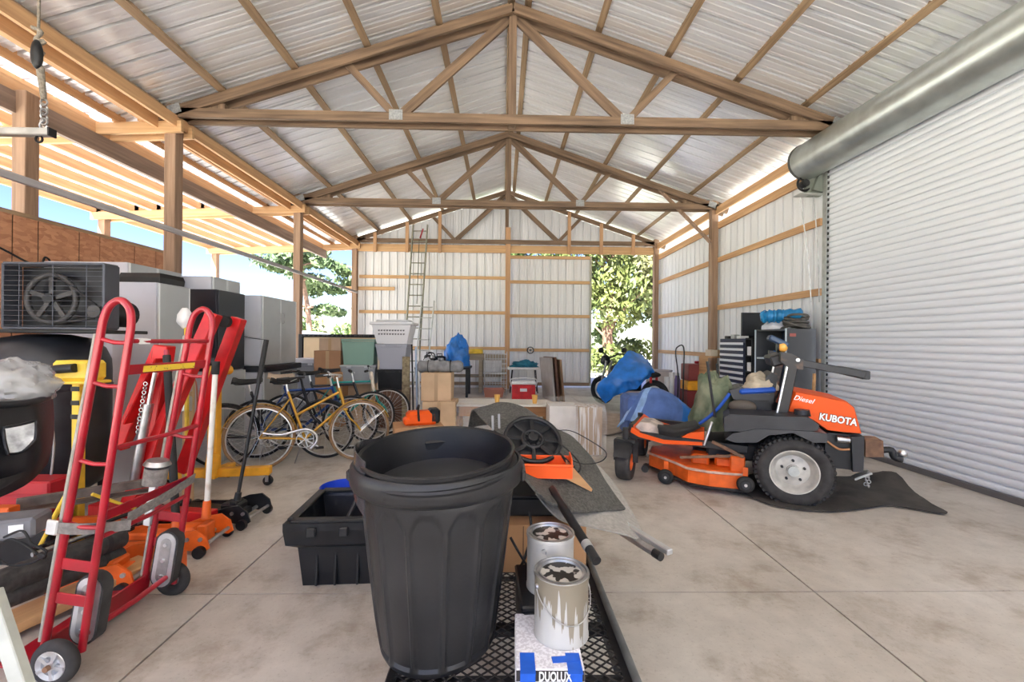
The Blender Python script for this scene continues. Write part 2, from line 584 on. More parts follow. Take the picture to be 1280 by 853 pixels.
# ------------------------------------------------------------------ trusses
def truss(y, label, gable=False):
    t = setting('roof_truss', (RIDGE, y, ZC0))
    t['label'] = label
    def part(name, a, b, h, w=.038, up=(0, 1, 0), yo=0.0, mat=WX):
        a, b = Vector((a[0], yo, a[1])), Vector((b[0], yo, b[1]))
        d = (b - a).normalized()
        o = MB().beam((0, 0, -(b - a).length / 2), (0, 0, (b - a).length / 2), w, h, up=(1, 0, 0)).build(name, WT if mat is WX else mat, t)
        q = d.to_track_quat('Z', 'Y')
        # long axis = d, thickness along y
        zax = d
        yax = Vector((0, 1, 0))
        xax = yax.cross(zax).normalized()
        R = Matrix((xax, yax, zax)).transposed().to_4x4()
        # beam(): width W lies along its side axis; the bar runs along local z here
        o.matrix_basis = TR((a + b) / 2) @ R
        return o
    zz = ZC0
    hw = .06
    yos = (-.09, .09) if not gable else (-.04,)
    for yo in yos:
        part('bottom_chord', (-4.42, hw), (4.42, hw), .115, yo=yo)
        for s in (-1, 1):
            xe = 4.55
            zt = 5.68 - ZC0 - .07 * 1.05
            part('top_chord', (s * xe, zt - xe * SLOPE), (s * .0, zt), .12, yo=yo)
    for s in (-1, 1):
        part('web', (s * 1.50, .12), (s * 2.12, 5.68 - ZC0 - 2.12 * SLOPE - .08), .088, yo=0)
        part('web', (s * 1.44, .12), (s * .06, 5.68 - ZC0 - .16), .12, yo=0)
        if not gable:
            for yo in (-.112, .112):
                o = MB().box((0, 0, 0), (.17, .003, .13)).build('nail_plate', PLATE, t)
                o.location = (s * 1.47, yo, .085)
                o = MB().box((0, 0, 0), (.16, .003, .12), RY(s * .32)).build('nail_plate', PLATE, t)
                o.location = (s * 4.22, yo, .10)
    if not gable:
        for s in (-1, 1):
            o = MB().box((0, 0, 0), (.86, .12, .13)).build('heel_block', WT, t)
            o.location = (s * 4.06, 0, .135)
    part('king_post', (0, 0), (0, 5.68 - ZC0 - .07), .10, yo=0, w=.09)
    return t
truss(TY[1], 'double timber roof truss over the cart')
truss(TY[2], 'double timber roof truss nearest the roller door end')
truss(TY[3], 'double timber roof truss in the middle of the barn')
truss(TY[4], 'timber gable truss against the back wall', True)

# ------------------------------------------------------------------ posts
def post(x, y, z0, z1, s=.14, mat=WZ, name='timber_post'):
    o = MB().box((0, 0, (z1 - z0) / 2), (s, s, z1 - z0), bev=.006).build(name, mat)
    o.location = (x, y, z0)
    o['kind'] = 'structure'
    return o
for y in (TY[1], TY[2], TY[3], TY[4]):
    post(XL, y, 0, ZC1 + .05)
for y in (TY[3], TY[4]):
    post(XR, y, 0, ZC1 + .05)
post(XR + .22, 5.98, 0, 4.15, .12)
post(XR + .22, 1.50, 0, 4.15, .12)
post(.14, TY[4] + .02, 0, 4.6, .14, WZO)
# knee brace at the right post of the middle truss
o = MB().beam((XR - .05, TY[3], 3.45), (XR - 1.15, TY[3], 4.55), .04, .09, up=(0, 1, 0)).build('knee_brace', WZ)
o['kind'] = 'structure'

# ------------------------------------------------------------------ left side: lean-to
lean = setting('ceiling_lean_to')
zl = lambda x: 4.20 + (x + 4.3) * .05
LP = ribbed(1)
xa, xb = -4.35, -8.3
y0 = -5.86
fo = None
while y0 < 12.8:
    if fo is None:
        fo = sheet_mesh(LP, (xa, 0, zl(xa)), (xb, 0, zl(xb)), (0, 1, 0), (0, 0, 1)).build('roof_sheet', LEANW, lean, smooth=20)
        fo.location = (0, y0, 0)
    else:
        inst(fo, lean, (0, y0, .002 if random.random() < .5 else 0))
    y0 += .9144
for x in (-4.52, -4.83, -5.28, -5.72, -6.16, -6.60, -7.04, -7.48, -7.92, -8.24):
    prev = -5.8
    for t in [1.95, 5.5, 8.95, 12.9]:
        o = MB().box((0, 0, 0), (.045, t - prev + .1, .14)).build('purlin', WYO, lean)
        o.location = (x + (.04 if int(t) % 2 else 0), (prev + t) / 2, zl(x) - .067)
        prev = t
for y in (TY[1], TY[2], TY[3], TY[4]):
    for yo in (-.095, .095):
        o = MB().box((0, 0, 0), (4.25, .04, .14), RY(-.05)).build('rafter', WXO, lean)
        o.location = (-6.15, y + yo, zl(-6.15) - .135 - .07)
    if y != TY[2]:
        post(-8.1, y, -.1, 3.9)
# eave beams along the post line
for x, z0, z1 in ((-4.10, 4.0, 4.14), (-4.33, 3.98, 4.12)):
    for ya, yb in ((-5.8, 5.5), (5.5, 12.4)):
        o = MB().box((0, 0, 0), (.04, yb - ya, z1 - z0)).build('eave_beam', WYO, lean)
        o.location = (x, (ya + yb) / 2, (z0 + z1) / 2)
# deep header under the lean-to, with its post
for x, z0, z1, mt in ((-5.10, 3.88, 4.03, WYO), (-5.05, 3.66, 3.88, WYG)):
    o = MB().box((0, 0, 0), (.06, 18.2, z1 - z0)).build('header_beam', mt, lean)
    o.location = (x, 3.3, (z0 + z1) / 2)
post(-4.99, 4.62, 0, 3.9)
# rail along the post line
o = MB().box((0, 0, 0), (.04, 10.6, .06)).build('side_rail', pbr('grey_board', (0.40, 0.38, 0.38), .7, var=.15, vscale=4, stretch=(6, .5, 6)))
o.location = (-4.11, 7.0, 2.70)
o['kind'] = 'structure'

# ------------------------------------------------------------------ left wall of chip board panels
def osb():
    m = bpy.data.materials.new('chip_board')
    m.use_nodes = True
    nt = m.node_tree
    b = nt.nodes['Principled BSDF']
    tc = nt.nodes.new('ShaderNodeTexCoord')
    v = nt.nodes.new('ShaderNodeTexVoronoi')
    v.inputs['Scale'].default_value = 26
    mp = nt.nodes.new('ShaderNodeMapping')
    mp.inputs['Scale'].default_value = (1, .55, 1.2)
    nt.links.new(tc.outputs['Object'], mp.inputs['Vector'])
    nt.links.new(mp.outputs['Vector'], v.inputs['Vector'])
    r = nt.nodes.new('ShaderNodeValToRGB')
    r.color_ramp.elements[0].color, r.color_ramp.elements[1].color = (0.36, 0.15, 0.075, 1), (0.60, 0.30, 0.16, 1)
    nt.links.new(v.outputs['Color'], r.inputs['Fac'])
    nt.links.new(r.outputs['Color'], b.inputs['Base Color'])
    b.inputs['Roughness'].default_value = .75
    return m
OSB = osb()
wl = setting('wall_left')
ys = [1.7, 2.2, 2.7, 3.3, 3.9, 4.42, 4.66, 5.1, 5.35, 5.85, 6.2, 6.6]
for a, b in zip(ys[:-1], ys[1:]):
    MB().box((-4.9 + .004 * random.random(), (a + b) / 2, 1.31), (.012, b - a - .014, 2.58), bev=.002).build('board_panel', OSB, wl)
MB().box((-4.915, 4.12, 1.3), (.01, 4.9, 2.55)).build('backing_felt', pbr('dark_felt', (.03, .028, .026), .9), wl)
MB().box((-4.93, 4.12, 2.6), (.09, 4.9, .04)).build('top_plate', WYA, wl)

# ------------------------------------------------------------------ back wall
wb = setting('wall_back')
def wall_sheets(parent, x0, x1, y, ztopf, z0=0.0, facing=-1, name='wall_sheet', axis='x', mat=None):
    """upright ribbed sheets between x0 and x1 with a sloping head"""
    mat = mat or WALLW
    w = .9144
    a = x0
    while a < x1 - .02:
        e = min(a + w, x1)
        prof = [(p, h) for p, h in PROF if p <= e - a + 1e-6]
        if prof[-1][0] < e - a - 1e-4: prof.append((e - a, 0))
        n = len(prof)
        vs_ = []
        for p, h in prof:
            vs_.append((a + p, y - facing * h * -1 * -1, z0) if axis == 'x' else (y - facing * h, a + p, z0))
        for p, h in prof:
            vs_.append((a + p, y - facing * h * -1 * -1, ztopf(a + p)) if axis == 'x' else (y - facing * h, a + p, ztopf(a + p)))
        fs = [(i, i + 1, n + i + 1, n + i) for i in range(n - 1)]
        MB().add(vs_, fs).build(name, mat, parent, smooth=20)
        a = e
# left half goes from floor to roof; right half only above the doorway
wall_sheets(wb, -4.3, .14, YB, lambda x: zroof(x) - .12)
wall_sheets(wb, .14, 4.52, YB, lambda x: zroof(x) - .12, z0=4.0)
def girt(parent, a, b, h=.09, t=.04, mat=None, name='girt', up=(0, 0, 1)):
    a, b = Vector(a), Vector(b)
    o = MB().beam(a - (a + b) / 2, b - (a + b) / 2, t, h, up=up).build(name, mat, parent)
    o.location = (a + b) / 2
    return o
yg = YB - .03
for z in (.12, 1.14, 2.17, 3.18):
    girt(wb, (-4.13, yg, z), (.07, yg, z), mat=WXO if z > 1 else WX)
girt(wb, (-4.5, yg - .07, 2.83), (-3.1, yg - .07, 2.83), .10, mat=WXO, name='stub_board')
# header over wall and doorway
for yy, z in ((yg - .12, 4.02), (yg - .16, 3.95)):
    girt(wb, (-4.2, yy - .0, z), (.07, yy, z), .15, mat=WXO, name='header')
    girt(wb, (.21, yy, z), (4.33, yy, z), .15, mat=WXO, name='header')
for x in (-3.62, -2.72, -1.80, 1.88, 2.80, 3.72):
    o = MB().box((0, 0, 0), (.09, .06, (zroof(x) - .1) - 3.85)).build('stud', WZO, wb)
    o.location = (x, yg - .23, (zroof(x) - .1 + 3.85) / 2)
# sliding door, hung outside the doorway, half open
d1 = setting('door_1')
wall_sheets(d1, .14, 2.62, YB + .20, lambda x: 3.88, z0=.04)
yd = YB + .16
for z in (.10, 1.10, 2.10, 3.10, 3.83):
    girt(d1, (.16, yd, z), (2.62, yd, z), mat=WXO if z > .5 else WX)
girt(d1, (2.59, yd, .05), (2.59, yd, 3.88), .07, .05, mat=pbr('door_edge', (0.42, 0.42, 0.33), .6), name='door_edge', up=(0, 1, 0))
MB().cyl((-1.0, yd - .03, 4.02), (4.4, yd - .03, 4.02), .03, n=10).build('door_track', STEELG, d1)
# ------------------------------------------------------------------ right wall
wr = setting('wall_right')
xw = XR + .12
wall_sheets(wr, 5.86, 12.55, xw, lambda y: 3.86, axis='y', facing=-1)
for (ya, yb_) in ((5.99, 8.88), (9.02, 12.28)):
    for z, h, mt in ((.12, .09, WYA), (1.10, .09, WYO), (2.09, .10, WYO), (3.08, .10, WYO), (3.80, .14, WYO), (4.10, .15, WYO)):
        o = MB().box((0, 0, 0), (.04, yb_ - ya, h)).build('girt', mt, wr)
        o.location = (xw - .045 - (.05 if z > 4 else 0), (ya + yb_) / 2, z)
MB().box((xw - .02, 3.7, 4.12), (.06, 4.6, .28)).build('lintel', WYA, wr)
# rest of the right wall towards the open front
wall_sheets(wr, -5.8, 1.6, xw, lambda y: 4.22, axis='y', facing=-1)

# ------------------------------------------------------------------ roller door in the right wall
d2 = setting('door_2')
SLATW = pbr('roller_slat_white', (0.80, 0.825, 0.86), 0.42, 0.12, var=.03, vscale=3, stretch=(1, .2, 6))
pitch = .0765
ns = 49
prof = []
for i in range(9):
    a = i / 8
    prof.append((-.010 * math.sin(PI * a) ** .6 - .002, a * (pitch - .016)))
prof += [(.018, pitch - .0150), (.022, pitch - .008), (.018, pitch - .001), (-.002, pitch)]
mb = MB()
vs_ = [(x, 1.7, z) for x, z in prof] + [(x, 5.822, z) for x, z in prof]
n = len(prof)
mb.add(vs_, [(i, n + i, n + i + 1, i + 1) for i in range(n - 1)])
sl = mb.build('slat', SLATW, d2, smooth=35)
xd = XR + .02
sl.location = (xd, 0, .06)
for i in range(1, ns):
    inst(sl, d2, (xd, 0, .06 + i * pitch))
MB().box((xd, 3.74, .03), (.05, 4.08, .06), bev=.006).build('bottom_bar', pbr('dark_bottom_bar', (.16, .15, .15), .6, .4), d2)
for y in (5.80, 1.68):
    mb = MB()
    mb.box((xd - .035, y + .0, 1.95), (.012, .07, 3.9))
    mb.box((xd, y + .03, 1.95), (.07, .03, 3.9))
    mb.build('guide_rail', STEELG, d2)
mb = MB()
for i in range(ns):
    mb.box((xd - .02, 5.765, .1 + i * pitch), (.02, .022, .034))
o = mb.build('endlocks', pbr('dark_iron', (.035, .035, .035), .6, .3), d2)
o['kind'] = 'stuff'
# roller hood
mb = MB()
rc = Vector((4.20, 0, 3.88))
hp = []
for i in range(25):
    an = math.radians(-95 + i * 330 / 24 * .98)
    hp.append((rc.x - .245 * math.cos(an) * 1, rc.z - .245 * math.sin(an) * -1))
mb.cyl((rc.x, 1.5, rc.z), (rc.x, 5.9, rc.z), .245, n=40)
ROLL_M = pbr('galvanised_hood', (0.50, 0.53, 0.50), 0.34, 0.8, var=.12, vscale=5, stretch=(1, 1, 1), bump=.05, bscale=12, rvar=.08)
mb.build('roller_hood', ROLL_M, d2, smooth=35)
mb = MB()
mb.cyl((rc.x, 5.9, rc.z), (rc.x, 5.93, rc.z), .255, n=40)
mb.box((rc.x + .2, 5.9, rc.z - .05), (.34, .012, .42))
mb.build('end_bracket', pbr('dark_bracket', (.09, .09, .085), .55, .5), d2, smooth=35)
# ------------------------------------------------------------------ trees and things outside
BARK = pbr('bark', (0.15, 0.085, 0.055), .9, var=.35, vscale=8, stretch=(4, 4, .6), bump=.5, bscale=10)
PBARK = pbr('pine_bark', (0.26, 0.16, 0.11), .9, var=.3, vscale=10, bump=.5, bscale=10)
def leafmat(name, a, b):
    m = pbr(name, a, .6, col2=b, vscale=.9, v_lo=.3, v_hi=.7, detail=3)
    bs = m.node_tree.nodes['Principled BSDF']
    bs.inputs['Subsurface Weight'].default_value = 0.0
    return m
LEAF = [leafmat('leaf_yellow_green', (0.04, 0.065, 0.012), (0.17, 0.19, 0.045)), leafmat('leaf_mid_green', (0.04, 0.08, 0.02), (0.16, 0.22, 0.06)),
        leafmat('leaf_olive', (0.08, 0.09, 0.03), (0.22, 0.21, 0.09))]
def leaf_cloud(rng, centres, n, size, squash=1.0):
    mb = MB()
    vs_, fs = [], []
    for c, r in centres:
        for _ in range(n):
            while True:
                p = Vector((rng.uniform(-1, 1), rng.uniform(-1, 1), rng.uniform(-1, 1)))
                if .15 < p.length < 1: break
            p = Vector(c) + Vector((p.x * r, p.y * r, p.z * r * squash))
            a = Vector((rng.gauss(0, 1), rng.gauss(0, 1), rng.gauss(0, .6))).normalized()
            b = a.orthogonal().normalized()
            b = (Matrix.Rotation(rng.uniform(0, 6.28), 3, a) @ b)
            t = a.cross(b)
            s = size * rng.uniform(.6, 1.3)
            o = len(vs_)
            vs_ += [p - b * s, p + t * s * .4, p + b * s, p - t * s * .4]
            fs.append((o, o + 1, o + 2, o + 3))
    mb.add(vs_, fs)
    return mb
def oak(seed, label, loc, h, mat, spread=2.0, n=260, size=.16, low=1.2):
    rng = random.Random(seed)
    t = thing('broadleaf_tree', label, 'tree', loc, rng.uniform(0, 6), 'trees behind the barn')
    pts = [(0, 0, -.15)]
    for i in range(1, 6):
        pts.append((pts[-1][0] + rng.uniform(-.15, .15), pts[-1][1] + rng.uniform(-.15, .15), h * .65 * i / 5))
    MB().tube(smoothpath(pts, 3), [.2 - .011 * i for i in range(16)], 8).build('trunk', BARK, t, smooth=60)
    mb = MB()
    cs = []
    for i in range(17):
        an, zz = rng.uniform(0, 6.28), rng.uniform(low, h)
        rad = spread * rng.uniform(.2, 1) * (1 - .4 * abs(zz / h - .5))
        c = Vector((math.cos(an) * rad, math.sin(an) * rad, zz))
        cs.append((c, rng.uniform(.55, 1.0)))
        base = Vector((0, 0, max(.6, zz - rad * .8)))
        mb.tube([base, (base + c) / 2 + Vector((0, 0, .15)), c], [.06, .04, .015], 5)
    mb.build('branches', BARK, t, smooth=60)
    leaf_cloud(rng, cs, n, size).build('foliage', mat, t)['kind'] = 'stuff'
    return t
oak(1, 'yellow-green leafy tree seen through the half-open sliding doorway', (4.9, 19.5, 0), 6.5, LEAF[0], 2.0, low=2.7)
oak(2, 'olive leafy tree with a thick trunk beside the open doorway', (7.2, 19.0, 0), 7.0, LEAF[2], 2.2, low=2.6)
oak(3, 'tall dark leafy tree standing further behind the doorway trees', (5.6, 23.5, 0), 9, LEAF[1], 3.0, size=.2)
oak(4, 'bushy mid-green tree at the rear corner of the barn', (9.8, 23, 0), 8, LEAF[0], 3.0, size=.2)
oak(5, 'leafy tree standing behind the closed half of the sliding door', (1.5, 23, 0), 7, LEAF[1], 2.6, size=.2)
def bush(seed, loc, r, label, mat):
    rng = random.Random(seed)
    t = thing('shrub', label, 'shrub', loc, 0, 'shrubs around the yard')
    cs = [(Vector((rng.uniform(-r, r), rng.uniform(-r, r) * .6, rng.uniform(.2, .9) * r)), r * .55) for _ in range(7)]
    MB().tube([(0, 0, -.2), (.05, .03, r * .4), (0, .1, r * .8)], [.06, .05, .02], 6).build('stem', BARK, t)
    leaf_cloud(rng, cs, 170, .09 * r + .05).build('foliage', mat, t)['kind'] = 'stuff'
bush(11, (4.6, 17.6, 0), .9, 'low bright shrub outside the open doorway', LEAF[0])
bush(12, (6.6, 21.5, 0), 1.3, 'wide shrub under the doorway trees', LEAF[0])
for i, (x, y, r) in enumerate([(-14, 34, 2.2), (-19, 36, 2.6), (-25, 34, 2.4), (-31, 35, 2.8), (-10, 38, 2.4), (-38, 33, 2.6)]):
    bush(20 + i, (x, y, 0), r, ('round dark shrub behind the pines', 'tall olive shrub in the hedge row', 'dark shrub between the olive shrubs of the hedge', 'largest olive shrub of the hedge row', 'dark shrub at the barn end of the hedge', 'olive shrub at the far open end of the hedge')[i], LEAF[1 + i % 2])
def pine(seed, label, loc, h, lean, mat):
    rng = random.Random(seed)
    t = thing('pine_tree', label, 'tree', loc, 0, 'pines beyond the lean-to')
    pts = [Vector((lean * (k / 6) ** 1.5, .1 * rng.uniform(-1, 1), -.2 + (h + .2) * k / 6)) for k in range(7)]
    MB().tube(smoothpath(pts, 3), [.17 - .006 * i for i in range(19)], 8).build('trunk', PBARK, t, smooth=60)
    cs, mb = [], MB()
    for k in range(15):
        f = rng.uniform(.45, 1.0)
        b = pts[0].lerp(pts[-1], f)
        b.x = lean * f ** 1.5
        an = rng.uniform(0, 6.28)
        L = rng.uniform(.8, 2.2) * (1.25 - f * .6)
        e = b + Vector((math.cos(an) * L, math.sin(an) * L, rng.uniform(-.3, .6)))
        mb.tube([b, (b + e) / 2 + Vector((0, 0, .1)), e], [.05, .035, .012], 5)
        cs += [(e, rng.uniform(.35, .6)), ((b + e * 2) / 3, .3)]
    mb.build('branches', PBARK, t, smooth=60)
    leaf_cloud(rng, cs, 110, .17, .6).build('foliage', mat, t)['kind'] = 'stuff'
PINE = leafmat('pine_needles', (0.035, 0.07, 0.025), (0.12, 0.17, 0.06))
pine(31, 'slim pine with a leaning reddish trunk beyond the lean-to', (-8.9, 20.5, -.1), 6.6, -.9, PINE)
pine(32, 'thin pine with sparse needles next to the leaning one', (-10.6, 22.5, -.1), 6.6, .4, PINE)
pine(33, 'tall pine whose crown shows beside the rear left post', (-8.5, 25, -.1), 7.5, .3, PINE)
# ------------------------------------------------------------------ shared materials of the objects
BLKP = pbr('black_plastic', (0.012, 0.012, 0.013), .42, var=.3, vscale=7, spec=.35, bump=.06, bscale=60)
BLKR = pbr('black_rubber', (0.014, 0.0135, 0.013), .75, var=.3, vscale=9, bump=.1, bscale=50)
BLKM = pbr('black_metal', (0.018, 0.018, 0.019), .42, .3, var=.3, vscale=10)
GREYP = pbr('charcoal_plastic', (0.017, 0.017, 0.018), .42, spec=.4, var=.25, vscale=6, bump=.06, bscale=70)
RED = pbr('red_paint', (0.36, 0.006, 0.017), .3, .1, var=.18, vscale=9, coat=.3)
REDB = pbr('bright_red_paint', (0.52, 0.008, 0.010), .38, .1, var=.2, vscale=7)
ORANGE = pbr('orange_paint', (0.74, 0.12, 0.010), .45, .05, var=.2, vscale=8)
ORANGEH = pbr('orange_hood_paint', (0.84, 0.10, 0.006), .5, 0, var=.06, vscale=3, spec=.3, coat=.0)
YELO = pbr('yellow_orange_paint', (0.82, 0.38, 0.02), .45, .05, var=.15, vscale=8)
YEL = pbr('yellow_plastic', (0.80, 0.55, 0.05), .5, var=.15, vscale=8)
CHROME = pbr('worn_chrome', (0.72, 0.72, 0.72), .28, .95, var=.12, vscale=20)
STEEL = pbr('bare_steel', (0.45, 0.45, 0.45), .4, .9, var=.2, vscale=16)
ALU = pbr('aluminium', (0.66, 0.67, 0.68), .38, .85, var=.12, vscale=12)
WHITE = pbr('white_paint', (0.78, 0.78, 0.76), .5, var=.08, vscale=10)
CARD = pbr('cardboard', (0.42, 0.225, 0.105), .85, var=.12, vscale=3)
CARD2 = pbr('pale_cardboard', (0.58, 0.40, 0.24), .85, var=.12, vscale=3)
RUST = pbr('rusty_steel', (0.16, 0.09, 0.06), .8, .3, col2=(.30, .17, .10), vscale=14)

def text_mesh(name, txt, size, mat, parent, M, extrude=.001, sx=1.0, shear=0.0, bold=0.0):
    cu = bpy.data.curves.new(name, 'FONT')
    cu.body = txt
    cu.size = size
    cu.extrude = extrude
    cu.align_x, cu.align_y = 'CENTER', 'CENTER'
    cu.shear = shear
    cu.offset = bold
    cu.resolution_u = 3
    tmp = bpy.data.objects.new(name + '_tmp', cu)
    COL.objects.link(tmp)
    bpy.context.view_layer.update()
    me = bpy.data.meshes.new_from_object(tmp.evaluated_get(bpy.context.evaluated_depsgraph_get()))
    bpy.data.objects.remove(tmp)
    me.materials.clear()
    me.materials.append(mat)
    o = bpy.data.objects.new(name, me)
    COL.objects.link(o)
    o.parent = parent
    o.matrix_basis = M @ Matrix.Diagonal((sx, 1, 1, 1))
    return o
def boxpart(name, c, s, mat, parent, bev=.004, rot=None):
    return MB().box(c, s, rot, bev).build(name, mat, parent)
def surf(ctrl, nu=24, nv=24):
    """smooth surface through rows of 3D control points -> fn(u,v)"""
    rows = [smoothpath(r, nv) for r in ctrl]
    n = len(rows[0])
    cols = [smoothpath([r[j] for r in rows], nu) for j in range(n)]
    m = len(cols[0])
    def fn(u, v):
        return cols[min(int(round(v * (n - 1))), n - 1)][min(int(round(u * (m - 1))), m - 1)]
    return fn, m - 1, n - 1

# ------------------------------------------------------------------ mesh deck cart
ZD = .335
ct = thing('utility_cart', 'black steel cart with a diamond mesh deck under the trash can', 'cart', (.03, 1.75, 0))
MESHM = pbr('mesh_steel', (0.05, 0.045, 0.042), .6, .5, var=.3, vscale=20)
x0, x1, y0, y1 = -.36, .36, -.78, .72
mb = MB()
for xx in (x0, x1):
    mb.box((xx, (y0 + y1) / 2, ZD - .03), (.03, y1 - y0, .06), bev=.004)
for yy in (y0, y1):
    mb.box((0, yy, ZD - .03), (x1 - x0, .03, .06), bev=.004)
for yy in (-.43, -.18, .25):
    mb.box((0, yy, ZD - .026), (x1 - x0, .04, .03), bev=.003)
mb.build('frame', BLKM, ct)
mb = MB()
px_, py_ = .042, .034
ny = int((y1 - y0) / py_)
nx = int((x1 - x0) / px_)
w = .0042
for j in range(ny):
    for i in range(nx + 1):
        for s in (-1, 1):
            ax = x0 + i * px_
            bx = ax + s * px_ / 2
            if not (x0 <= bx <= x1): continue
            for (ya, xa_, yb_, xb_) in ((y0 + j * py_, ax, y0 + (j + .5) * py_, bx), (y0 + (j + 1) * py_, ax, y0 + (j + .5) * py_, bx)):
                d = Vector((xb_ - xa_, yb_ - ya, 0)).normalized()
                nrm = Vector((-d.y, d.x, 0)) * w / 2
                a, b = Vector((xa_, ya, ZD - .004)), Vector((xb_, yb_, ZD - .004))
                u = Vector((0, 0, .004))
                mb.add([a - nrm, b - nrm, b + nrm, a + nrm, a - nrm + u, b - nrm + u, b + nrm + u, a + nrm + u],
                       [(4, 5, 6, 7), (0, 1, 5, 4), (2, 3, 7, 6), (3, 2, 1, 0)])
mb.build('mesh_deck', MESHM, ct, kind='stuff')
mb = MB()
mb.tube([(x1 + .02, -.95, ZD + .015), (x1 + .02, .72, ZD + .015)], .013, 10)
mb.build('side_rail', pbr('grey_rail', (.16, .17, .17), .5, .5, var=.2, vscale=12), ct, smooth=50)
for yy in (-.5, .48):
    mb = MB()
    mb.cyl((x0 - .03, yy, .13), (x1 + .0, yy, .13), .012, n=10)
    mb.box((x0 + .06, yy, .22), (.03, .05, .18))
    mb.box((x1 - .06, yy, .22), (.03, .05, .18))
    mb.build('axle', BLKM, ct)
    for xx in (x0 + .02, x1 - .02):
        wh = MB().torus((xx, yy, .13), .09, .04, (1, 0, 0), 28, 10).build('wheel', BLKR, ct, smooth=60)
        MB().cyl((xx - .03, yy, .13), (xx + .03, yy, .13), .07, n=20).build('hub', STEEL, wh, smooth=40)

# ------------------------------------------------------------------ trash can with a second can nested in it
def flute(nf, z0, z1, dep):
    def f(an, r, z):
        t = (an * nf / (2 * PI)) % 1.0
        s = abs(t - .5) * 2
        k = 1 if s < .78 else max(0, 1 - (s - .78) / .07)
        # arched head of the flute
        top = z1 - .035 * max(0, (s / .78)) ** 4
        if z < z0 or z > top: k = 0
        return r - dep * k
    return f
tc_ = thing('trash_can', 'large black plastic trash can with fluted sides standing on the mesh cart', 'trash can', (-.215, 1.50, ZD))
h = .622
def can_r(z): return .192 + (.268 - .192) * (z / h) ** .85
prof = [(.001, .012), (.165, .012), (.172, .0), (.188, .0), (.195, .014)]
prof += [(can_r(z), z) for z in [.02 + i * (h - .105) / 50 for i in range(51)]]
prof += [(.264, h - .080), (.272, h - .078), (.283, h - .070), (.289, h - .058), (.290, h - .03), (.288, h - .008), (.282, h), (.276, h - .002), (.272, h - .02)]
ins = [(can_r(z) - .006, z) for z in [h - .12 - i * (h - .16) / 8 for i in range(9)]]
prof += ins + [(.001, .03)]
def dent(an, r, z):
    k = flute(14, .03, h - .115, .007)(an, r, z)
    low = max(0, 1 - z / .12)
    return k * (1 + .02 * low * math.sin(3 * an + 1) + (.012 * math.sin(2 * an) if z > h - .09 else 0))
MB().lathe(prof, 280, None, dent).build('body', GREYP, tc_, smooth=35)
for s in (-1, 1):
    a = math.radians(0 if s > 0 else 180)
    mb = MB()
    mb.box((s * .287, 0, h - .045), (.02, .14, .04), bev=.008)
    mb.build('handle', GREYP, tc_)
mb = MB().box((.10, -.262, h - .04), (.012, .004, .05), RZ(.35), bev=.001)
mb.build('collar_notch', BLKP, tc_)
nc = thing('trash_can', 'second black trash can nested inside the larger fluted one', 'trash can', (-.20, 1.515, ZD + .098))
hh = .565
T = RY(math.radians(-1.5)) @ RX(math.radians(5.0))
pr = [(.001, .0), (.15, .0), (.165, .02)] + [(.165 + (.243 - .165) * z / hh, z) for z in [.05 * i for i in range(1, 10)]]
pr += [(.243, hh - .05), (.265, hh - .052), (.268, hh - .044), (.264, hh - .037), (.252, hh - .035), (.252, hh - .02), (.259, hh - .012), (.260, hh - .002), (.255, hh + .002), (.248, hh - .004), (.245, hh - .02)]
pr += [(.24 - (.24 - .165) * (1 - z / hh), z) for z in [.5, .4, .3, .2, .1, .03]] + [(.001, .02)]
MB().lathe(pr, 64, T).build('body', BLKP, nc, smooth=35)
mb = MB().box((-.06, .195, hh - .05), (.10, .03, .05), T @ RZ(.25), bev=.012)
mb.build('molded_grip', BLKP, nc)
mb = MB().lathe([(.215, hh - .13), (.22, hh - .125), (.22, hh - .115), (.13, hh - .10), (.001, hh - .10)], 48, T)
mb.build('inner_lid', pbr('dark_lid', (.03, .03, .032), .35), nc, smooth=40)
# added glossy strip, shaped as the pale reflection between the two rims
o = MB().grid(lambda u, v: (-.215 + .275 * math.cos(2.7 + 1.25 * u), 1.50 + .275 * math.sin(2.7 + 1.25 * u) - .006 * v, ZD + h + .035 - .10 * v - .06 * u * v + .02 * math.sin(u * 3)), 14, 5, .003)
o = o.build('rim_reflection', pbr('reflection_strip_gloss', (.05, .05, .055), .18, .2), None, smooth=60)
tag(o, 'added glossy strip standing in for the reflection between the nested trash can rims', 'reflection strip')

# ------------------------------------------------------------------ box with blue tape, paint cans
bx = thing('parts_box', 'silver-white cardboard box with blue painter tape under the paint can', 'box', (.142, 1.308, ZD), math.radians(-1))
boxw, boxd, boxh = .190, .245, .122
SPECK = pbr('speckled_silver_print', (0.62, 0.60, 0.63), .5, col2=(.80, .79, .82), vscale=120, v_lo=.45, v_hi=.55)
boxpart('carton', (0, 0, boxh / 2), (boxw, boxd, boxh), SPECK, bx, .003)
BT = pbr('blue_tape', (0.008, 0.10, 0.55), .6, var=.1, vscale=30)
boxpart('tape', (-.062, -.10, boxh + .0006), (.042, .08, .0012), BT, bx, 0)
boxpart('tape', (-.062, -boxd / 2 - .0006, boxh / 2), (.042, .0012, boxh), BT, bx, 0)
boxpart('tape', (.068, -.10, boxh + .0006), (.040, .08, .0012), BT, bx, 0)
boxpart('tape', (.068, -boxd / 2 - .0006, boxh / 2), (.040, .0012, boxh), BT, bx, 0)
boxpart('tape', (.045, -.085, boxh + .0014), (.075, .024, .0012), BT, bx, 0, RZ(.1))
boxpart('print_band', (0, -boxd / 2 - .0004, boxh - .018), (boxw - .002, .0006, .030), pbr('dark_print', (.03, .025, .025), .5), bx, 0)
